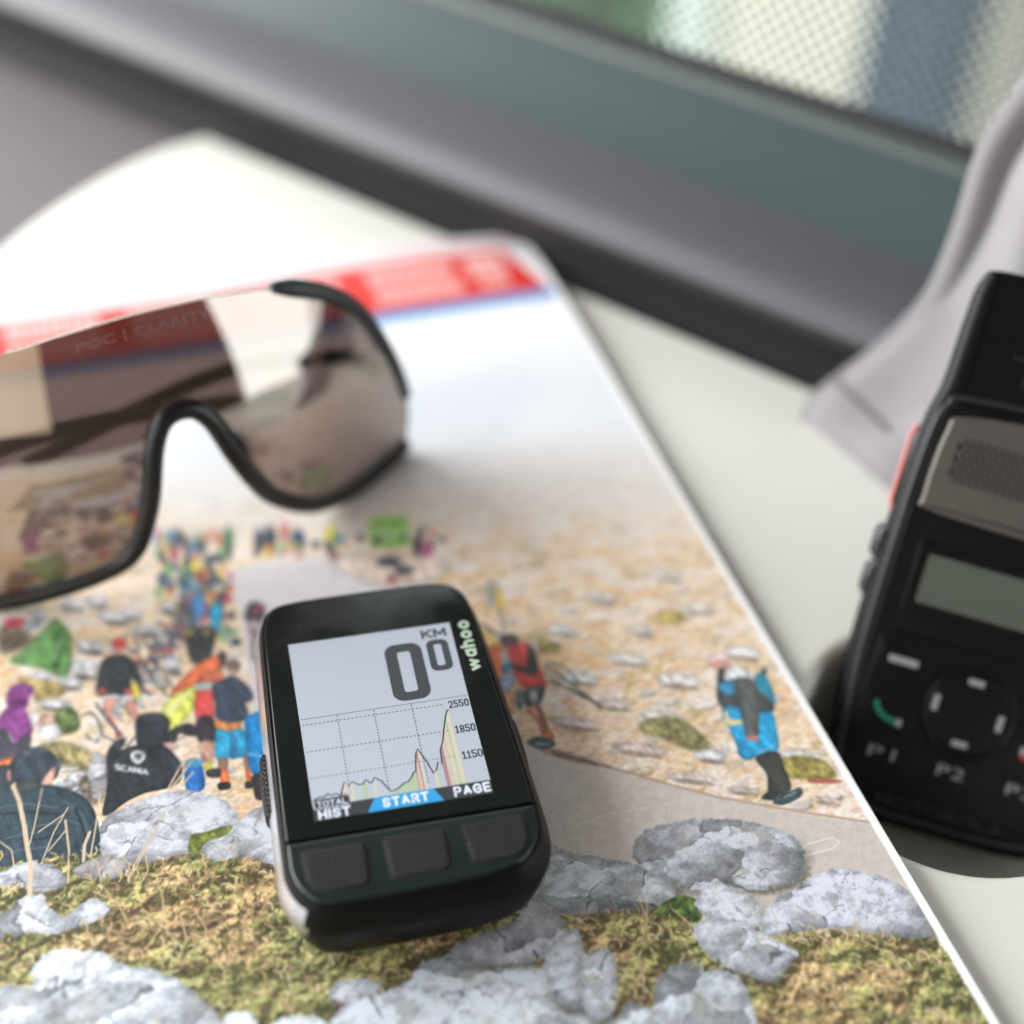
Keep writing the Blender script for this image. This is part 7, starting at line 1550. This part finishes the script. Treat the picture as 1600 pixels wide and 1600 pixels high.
    b.inputs['Base Color'].default_value = lin((15, 15, 17)) + (1,); b.inputs['Specular IOR Level'].default_value = 0.26; b.inputs['Roughness'].default_value = 0.36
    tc = nt.nodes.new('ShaderNodeTexCoord')
    hs = []
    for rz in (38, -38):
        mp = nt.nodes.new('ShaderNodeMapping'); mp.inputs['Rotation'].default_value = (0, 0, math.radians(rz))
        wv = nt.nodes.new('ShaderNodeTexWave'); wv.inputs['Scale'].default_value = 420; wv.wave_type = 'BANDS'; wv.bands_direction = 'X'
        nt.links.new(tc.outputs['Object'], mp.inputs['Vector']); nt.links.new(mp.outputs['Vector'], wv.inputs['Vector']); hs.append(wv)
    mn = nt.nodes.new('ShaderNodeMath'); mn.operation = 'MULTIPLY'
    nt.links.new(hs[0].outputs['Fac'], mn.inputs[0]); nt.links.new(hs[1].outputs['Fac'], mn.inputs[1])
    bp = nt.nodes.new('ShaderNodeBump'); bp.inputs['Strength'].default_value = 0.8; bp.inputs['Distance'].default_value = 0.0006
    nt.links.new(mn.outputs[0], bp.inputs['Height']); nt.links.new(bp.outputs['Normal'], b.inputs['Normal'])
    def key(pts, rr):
        # rounded corner polygon
        out = []
        N = len(pts)
        for i in range(N):
            a, c, d = Vector(pts[i - 1]), Vector(pts[i]), Vector(pts[(i + 1) % N])
            r = rr[i]
            for k in range(7):
                u = k / 6
                q = (1 - u) ** 2 * (c + (a - c).normalized() * r) + 2 * u * (1 - u) * c + u * u * (c + (d - c).normalized() * r)
                out.append((q.x, q.y))
        def shrink(o, k):
            cx = sum(p[0] for p in o) / len(o); cy = sum(p[1] for p in o) / len(o)
            return [(cx + (x - cx) * k, cy + (y - cy) * k) for x, y in o]
        slab('key_well', offset(out, 0.35), 18.5, H + 0.0, m_groove, root, 0.05, 40)
        rs = [[(x, y, 18.6) for x, y in out], [(x, y, H + .02) for x, y in out], [(x, y, H + .28) for x, y in offset(out, -.22)], [(x, y, H + .42) for x, y in offset(out, -.6)], [(x, y, H + .38) for x, y in shrink(out, .72)], [(x, y, H + .28) for x, y in shrink(out, .4)]]
        rings('key', rs, m_key, root, 60)
    key(LL([(-3.3, 51.3), (8.4, 51.5), (8.1, 60.3), (-2.6, 60.9)]), (1.0, 1.2, 1.4, 4.4))
    key(LL([(11.6, 51.3), (23.0, 51.3), (22.8, 60.0), (12.0, 60.3)]), (1.2, 1.2, 1.4, 1.4))
    key(LL([(26.2, 51.2), (38.0, 51.1), (37.6, 59.7), (26.8, 60.0)]), (1.2, 1.2, 4.6, 1.4))
    # rocker keys on both flanks
    def flank(side, v0, v1, n):
        cx = -7.1 if side < 0 else 40.9
        pts = []
        for k in range(9):
            t = k / 8; v = v0 + (v1 - v0) * t
            pts.append(L(cx + side * (0.55 * math.sin(PI * t) ** .5) - (0.05 if side > 0 else 0) + 0.028 * (v - 25) * (0.55 if side > 0 else -.15), v) + (11.8,))
        tube('side_key', pts, [0.5] + [1.35] * 7 + [0.5], m_key, root, 12, False, 2.2)
    flank(-1, 22, 40, 1)
    flank(1, 22.5, 38, 1)
build_computer()

# ------------------------------------------------------------------ sunglasses
GC = Vector((-55.30, 58.73, 5.99)); GW = Vector((0.97852, 0.20616, 0.00000)); GU = Vector((-0.04988, 0.23672, 0.97030)); GB = Vector((-0.20004, 0.94945, -0.24192)); GR = 110.0; GV = 95.0
G_BOT = [(-66, 4.5), (-63, 0.6), (-56, -0.3), (-46.96, -0.87), (-38.31, -0.58), (-26.51, 1.36), (-18.99, 3.54), (-15.33, 6.56), (-12.63, 11.6), (-9.77, 19.07), (-6.62, 31.02), (-2.94, 36.7), (2.45, 37.19), (6.41, 33.09), (9.72, 24.03), (13.45, 15.51), (18.03, 8.36), (26.77, 1.59), (34.78, -1.0), (43.67, -1.53), (53.62, -0.56), (59.5, 0.14), (62.69, 1.88)]
G_TOP = [(-66, 12), (-64.5, 22), (-60, 33), (-52, 44), (-43, 52), (-31.99, 57.06), (-28.01, 57.64), (-18.67, 58.77), (-5.11, 59.59), (8.91, 59.1), (16.17, 58.23), (27.55, 56.09), (35.89, 52.43), (43.91, 48.05), (51.54, 40.59), (56.55, 31.5), (60.08, 21.4), (62.49, 11.31), (63.05, 1.69)]
G_BROW = [(27.6, 56.22), (34.58, 53.75), (42.45, 49.49), (48.59, 43.65), (53.6, 34.42), (57.84, 25.02), (61.19, 15.93)]
def build_glasses():
    root = empty('sunglasses', (GC.x, GC.y, 0))
    tag(root, 'black half-rim sunglasses with a rose mirrored shield lens, on the magazine', 'sunglasses')
    org = Vector((GC.x, GC.y, 0))
    def g(s, h, d=0.0):
        a = s / GR; r = GR - d + (900 - (h - 30) ** 2) / (2 * GV)
        return tuple(GC + GW * (r * math.sin(a)) + GB * (GR - r * math.cos(a)) + GU * h - org)
    bs = [p[0] for p in G_BOT]; bh = [p[1] for p in G_BOT]; ts = [p[0] for p in G_TOP]; th = [p[1] for p in G_TOP]
    s0, s1 = max(bs[0], ts[0]), min(bs[-1], ts[-1])
    def smooth_fn(ps, pts):
        q = spline(pts, 8, False)
        q = sorted(q)
        return np.array([p[0] for p in q]), np.array([p[1] for p in q])
    B = smooth_fn(bs, G_BOT); T = smooth_fn(ts, G_TOP)
    cols = np.linspace(s0, s1, 300); nr = 26
    vs = []; fs = []
    for d in (0.0, 1.6):
        for s in cols:
            b = float(np.interp(s, *B)); t = float(np.interp(s, *T)); t = max(t, b + .05)
            for k in range(nr): vs.append(g(s, b + (t - b) * k / (nr - 1), d))
    K = len(cols) * nr
    for i in range(len(cols) - 1):
        for k in range(nr - 1):
            a = i * nr + k
            fs.append((a, a + nr, a + nr + 1, a + 1)); fs.append((K + a, K + a + 1, K + a + nr + 1, K + a + nr))
        for k in (0, nr - 1):
            a = i * nr + k; fs.append((a, a + nr, K + a + nr, K + a))
    for i in (0, len(cols) - 1):
        for k in range(nr - 1):
            a = i * nr + k; fs.append((a, a + 1, K + a + 1, K + a))
    m = bpy.data.materials.new('mirror_lens'); m.use_nodes = True
    nt = m.node_tree; N = nt.nodes; N.clear()
    out = N.new('ShaderNodeOutputMaterial')
    tr = N.new('ShaderNodeBsdfTransparent'); tr.inputs['Color'].default_value = (0.44, 0.36, 0.35, 1)
    gl = N.new('ShaderNodeBsdfGlossy'); gl.inputs['Roughness'].default_value = 0.03; gl.inputs['Color'].default_value = (0.84, 0.80, 0.71, 1)
    mx = N.new('ShaderNodeMixShader'); mx.inputs[0].default_value = 0.31
    nt.links.new(tr.outputs[0], mx.inputs[1]); nt.links.new(gl.outputs[0], mx.inputs[2]); nt.links.new(mx.outputs[0], out.inputs['Surface'])
    lens = from_py('lens', vs, fs, m, root, True, 40)
    blk = mat('black_frame', (14, 14, 15), 0.34, spec=0.5)
    gry = mat('dark_frame', (40, 46, 48), 0.4)
    # lower rim follows the lens edge, round the nose opening
    path = spline(G_BOT, 8, False)
    tube('lower_rim', [g(s, h, 0.8) for s, h in path], [2.35] * len(path), blk, root, 12, False, 1.0, tuple(GB))
    for nm, sd in (('brow_frame', 1), ('brow_frame', -1)):
        pts = [(-s - 4.0 if sd < 0 else s, h) for s, h in G_BROW]
        if sd < 0: pts = pts[1:]
        pp = spline(pts, 8, False)
        n = len(pp)
        tube(nm, [g(s, h, 0.6) for s, h in pp], [1.2 + 1.2 * min(1, 8 * k / n) * (1 - .6 * k / n) for k in range(n)], gry, root, 12, False, 1.0, tuple(GB))
    # folded temples behind the lens
    for sd in (1, -1):
        e = Vector(g(sd * 57, 24, 5.0)); f = Vector(g(sd * 54, 27, 16)); h2 = Vector(g(sd * 20, 32, 22 + 3 * sd)); k2 = Vector(g(-sd * 38, 22, 22 + 3 * sd))
        pp = spline([tuple(e), tuple(f), tuple(h2), tuple(k2)], 8, False)
        tube('temple', pp, 2.0, blk, root, 10, False, 1.0)
    # nose pads inside the opening
    for pts in ([(-15.6, 4.6), (-12.4, 10), (-9.4, 17.5), (-6.6, 27.5)], [(8.6, 31.0), (12.2, 21.8), (15.6, 13.9), (19.4, 7.4)]):
        pp = spline(pts, 6, False)
        tube('nose_pad', [g(s, h, 3.6) for s, h in pp], [1.0] + [2.0] * (len(pp) - 2) + [1.0], blk, root, 10, False, 1.0, tuple(GB))
    # faint lettering along the upper edge
    ink = mat('lens_print', (124, 92, 92), 0.4)
    t = text('lens_lettering', 'POC | CLARITY', (-17.0, 55.0, 12.0, 57.4), 0, ink, lens, 0.01)
    for v in t.data.vertices:
        p = g(v.co.x / S, v.co.y / S + float(np.interp(v.co.x / S, *T)) - 59.6, -0.05); v.co = (p[0] * S, p[1] * S, p[2] * S)
build_glasses()

# ------------------------------------------------------------------ two-way radio
def build_radio():
    RK = 1.0615
    W = Vector((0.86562, -0.46655, -0.18173)); U = Vector((0.41186, 0.45711, 0.78830)); Nn = Vector((-0.28472, -0.75722, 0.58784)); B0 = Vector((68.83, -21.69, -22.65))
    Mx = Matrix(((W.x * RK, U.x * RK, Nn.x * RK, B0.x * S), (W.y * RK, U.y * RK, Nn.y * RK, B0.y * S), (W.z * RK, U.z * RK, Nn.z * RK, B0.z * S), (0, 0, 0, 1)))
    root = empty('two_way_radio', mtx=Mx)
    tag(root, 'black two-way radio with a grey speaker grille standing in the cup holder', 'radio')
    blk = mat('radio_black', (9, 10, 11), 0.46, spec=0.22, bump=(2500, 0.25, 0.05))
    side = mat('radio_side', (38, 40, 45), 0.45, bump=(2500, 0.25, 0.05))
    gun = mat('speaker_panel', (96, 91, 86), 0.42, metal=0.25, var=(220, 0.12), bump=(1500, 0.2, 0.05))
    dark = mat('grille_hole', (34, 32, 31), 0.7)
    mesh_ = mat('grille_mesh', (96, 92, 88), 0.5, metal=0.3)
    lcd = mat('radio_lcd', (92, 98, 90), 0.2, coat=0.4, coat_rough=0.05)
    white = mat('key_print', (150, 150, 154), 0.5)
    outl = spline([(1.0, -3.5), (6, -6.6), (24, -7.0), (42, -6.6), (47, -3.5), (50.0, 12), (51.6, 30), (51.6, 60), (50.6, 78), (49.2, 84), (49.2, 98), (48.8, 107), (45.5, 110.3), (24, 110.8), (4, 110.6), (0.2, 108), (-0.6, 100), (-1.0, 86), (-2.4, 78), (-3.4, 60), (-3.6, 30), (-1.8, 10)], 6)
    def zr(d, z, ol=outl): return [(x, y, z) for x, y in offset(ol, d)]
    rings('case', [zr(-9, -22), zr(-7, -21.4), zr(-5, -19.5), zr(-2.0, -13), zr(-.2, -7), zr(.4, -3.6), zr(.2, -1.6), zr(-.9, -.7), zr(-2.2, -.5)], blk, root, 60)
    face = spline([(3.0, -1.0), (8, -3.4), (24, -3.8), (40, -3.4), (45, -1.0), (47.8, 14), (49.2, 30), (49.2, 58), (48.4, 76), (46.4, 81.4), (42, 83), (24, 84.2), (4, 83.0), (1.0, 81.4), (-0.6, 76), (-1.3, 58), (-1.2, 30), (0.4, 12)], 6)
    tube('face_ridge', [(x, y, -0.5) for x, y in offset(face, .7)], .7, side, root, 8, True)
    slab('face_plate', face, -1.5, 0.2, blk, root, .8)
    sp = spline([(2.6, 59.6), (24, 59.0), (46, 59.6), (47.6, 62.5), (47.0, 76), (44, 80), (24, 82.2), (4, 80), (1.0, 76), (0.4, 62.5)], 6)
    slab('speaker_panel', sp, 0.0, 1.6, gun, root, .8)
    slab('grille_recess', rrect(4.0, 66.5, 44.0, 75.8, 1.2), 1.0, 1.62, dark, root, .05)
    # perforated sheet: rows of raised bars between the holes
    bars = []
    for j in range(7):
        vs, fs = [], []
        for i in range(38):
            x = 4.9 + i * 1.5 + (0.75 if j % 2 else 0); y = 67.3 + j * 1.3
            if x > 43.4: continue
            k = len(vs)
            c = [(x - .60, y), (x - .22, y + .60), (x + .22, y + .60), (x + .60, y), (x + .22, y - .55), (x - .22, y - .55)]
            vs += [(a, b, 1.63) for a, b in c] + [(q[0] * .8 + x * .2, q[1] * .8 + y * .2 + .03, 1.84) for q in c]
            for q in range(6): fs.append((k + q, k + (q + 1) % 6, k + 6 + (q + 1) % 6, k + 6 + q))
            fs.append(tuple(k + 6 + q for q in range(6)))
        from_py('grille_row', vs, fs, mesh_, root, False)
    slab('display_frame', rrect(3.2, 37.6, 45.2, 53.8, 1.5), 0.0, .5, blk, root, .3)
    flat('display', rrect(5.6, 40.6, 42.8, 51.0, .5), .56, lcd, root)
    slab('keypad', rrect(0.8, -0.6, 47.4, 33.8, 3.5), 0.0, .75, blk, root, .4)
    def mark(name, pts, w, m, z=.95):
        v, f = ribbon(pts, w); from_py(name, [(x, y, z) for x, y in v], f, m, root, False)
    def key(x0, y0, x1, y1): return slab('key', rrect(x0, y0, x1, y1, 1.4), .5, .9, blk, root, .35)
    key(1.8, 24.6, 13.4, 31.4); key(34.4, 24.6, 46.2, 31.4); key(1.8, 12.4, 13.2, 20.6); key(35.0, 12.4, 46.2, 20.6)
    for k in range(3): key(2.4 + k * 15.2, 4.2, 15.8 + k * 15.2, 11.4)
    z = .95
    mark('key_mark', [(3.9, 27.9), (10.3, 27.9)], 1.5, white, z); mark('key_mark', [(37.4, 27.9), (43.6, 27.9)], 1.5, white, z)
    ring = [(23.8 + 9.4 * math.cos(2 * PI * k / 64), 20.9 + 9.4 * math.sin(2 * PI * k / 64), .95) for k in range(64)]
    tube('ring_key', ring, .5, side if False else blk, root, 8, True)
    disc = [(23.8 + 8.9 * math.cos(2 * PI * k / 48), 20.9 + 8.9 * math.sin(2 * PI * k / 48)) for k in range(48)]
    slab('rocker_disc', disc, .5, 1.3, blk, root, .6)
    for dx, dy, hz in ((-0.6, 6.8, 1), (-7.6, .6, 0), (6.6, -.2, 0), (-.2, -6.6, 1)):
        x, y = 23.6 + dx, 20.9 + dy
        mark('key_mark', [(x - 1.7, y), (x + 1.7, y)] if hz else [(x, y - 1.7), (x, y + 1.7)], 1.3, white, 1.36)
    teal = mat('call_mark', (20, 120, 104), 0.5); red = mat('end_mark', (176, 26, 30), 0.5)
    mark('call_mark', [(4.2, 18.6), (4.6, 17.2), (5.8, 16.0), (7.4, 15.3), (9.4, 15.0)], 1.1, teal); mark('call_mark', [(9.4, 15.0), (10.6, 15.0)], 1.5, white)
    mark('end_mark', [(36.6, 15.0), (39, 16.0), (42, 16.0), (44.4, 15.0)], 1.3, red); mark('end_mark', [(36.8, 15.6), (36.9, 17.4)], 1.5, white)
    for k, t in enumerate(('P1', 'P2', 'P3')):
        text('key_lettering', t, (5.6 + k * 15.1, 6.7, 11.4 + k * 15.1, 9.2), .96, white, root, 0.0, 0, 1.1)
    text('embossed_lettering', 'MOTOROLA', (10, -2.6, 38, -.2), .84, mat('emboss', (17, 18, 21), 0.4), root, 0.01)
    # buttons on the flank
    ptt = mat('talk_key', (196, 116, 106), 0.5)
    def flank(name, y0, y1, m, r=.55, sq=1.1, x=-3.6):
        tube(name, [(x, y0, -4.2), (x - .7, y0 + (y1 - y0) * .12, -4.2), (x - .7, y0 + (y1 - y0) * .88, -4.2), (x, y1, -4.2)], r, m, root, 10, False, sq)
    flank('talk_key', 57.5, 76, ptt); flank('side_key', 47.5, 53.6, side, 1.3, 2.2); flank('side_key', 39.5, 45.6, side, 1.2, 2.2)
    # emboss on the head
    for p in ([(12, 97), (14, 101), (16, 97)], [(10, 94.5), (13, 94.5)], [(14.4, 92), (17, 95.5)], [(13.5, 88.5), (13.5, 91)]):
        v, f = ribbon(p, .5); from_py('emboss', [(x, y, .05) for x, y in v], f, side, root, False)
    tube('knob', [(34, 98, -12), (34.4, 112, -12), (34.6, 124, -12)], [8.2, 8.0, 7.4], blk, root, 24, False)
build_radio()

# ------------------------------------------------------------------ jacket hanging behind the radio
def build_cloth():
    Lf = [(106.1, 77.9, -4.0), (109.1, 77.8, 3.4), (115.8, 76.8, 10.5), (124.5, 75.5, 19.6), (132.5, 74.6, 31.1), (135.9, 74.7, 40.6), (138.4, 75.5, 54.5), (140.7, 76.8, 72.7), (147.6, 76.7, 88.4), (155.6, 76.5, 106.9)]
    Rt = [(115.4, 41.8, -5.0), (119.7, 41.1, -1.1), (126.8, 39.8, 3.6), (134.8, 38.5, 12.1), (142.5, 37.5, 21.3), (146.9, 37.3, 30.3), (151.2, 37.8, 45.9), (154.3, 39.1, 65.6), (158.2, 40.1, 85.5), (164.6, 40.4, 104.2)]
    a = spline(Lf, 12, False); b = spline(Rt, 12, False)
    nu, nv = 60, len(a)
    fab = mat('grey_fabric', (140, 137, 140), 0.85, bump=(2600, 0.5, 0.12), var=(120, 0.05), sheen=0.3)
    vs = []; fs = []
    for j in range(nv):
        p, q = Vector(a[j]), Vector(b[min(j, len(b) - 1)])
        ax = (q - p)
        t = (Vector(a[min(nv - 1, j + 1)]) - Vector(a[max(0, j - 1)])).normalized()
        n = ax.cross(t).normalized()
        for i in range(nu):
            u = i / (nu - 1); h = j / (nv - 1)
            f = 2.6 * math.sin(u * 9 + h * 2.4 + .8) * (0.1 + h) + 3.4 * abs(math.sin(u * 6 - h * 2.2 + .4)) * h
            f += -4.5 * math.exp(-((u - .10 - .10 * h) / .05) ** 2) * max(0, h - .45) * 2
            edge = math.exp(-u / .03) * 1.2
            r = p + ax * u + n * (f * min(1, u * 8) + edge)
            if r.z < TZ + .9: r.z = TZ + .9
            vs.append(tuple(r))
    for j in range(nv - 1):
        for i in range(nu - 1):
            k = j * nu + i
            fs.append((k, k + 1, k + nu + 1, k + nu))
    o = from_py('jacket', vs, fs, fab, None, True, 180)
    sd = o.modifiers.new('thick', 'SOLIDIFY'); sd.thickness = 1.4 * S; sd.offset = 0
    tag(o, 'pale grey fabric jacket hanging in folds behind the black radio', 'jacket')
    return o, vs, nu, nv
cl, cvs, cnu, cnv = build_cloth()
def build_seam():
    pts = []
    j = 20
    for i in range(1, 34):
        v = Vector(cvs[j * cnu + i]); w = Vector(cvs[(j + 1) * cnu + i])
        n = (Vector(cvs[j * cnu + i + 1]) - v).cross(w - v).normalized()
        if n.dot(Vector((-71, -205, 250)) - v) < 0: n = -n
        pts.append(tuple(v + n * 0.9))
    tube('hem_seam', pts, 0.8, mat('seam_thread', (112, 106, 114), 0.9), cl, 8, False)
build_seam()
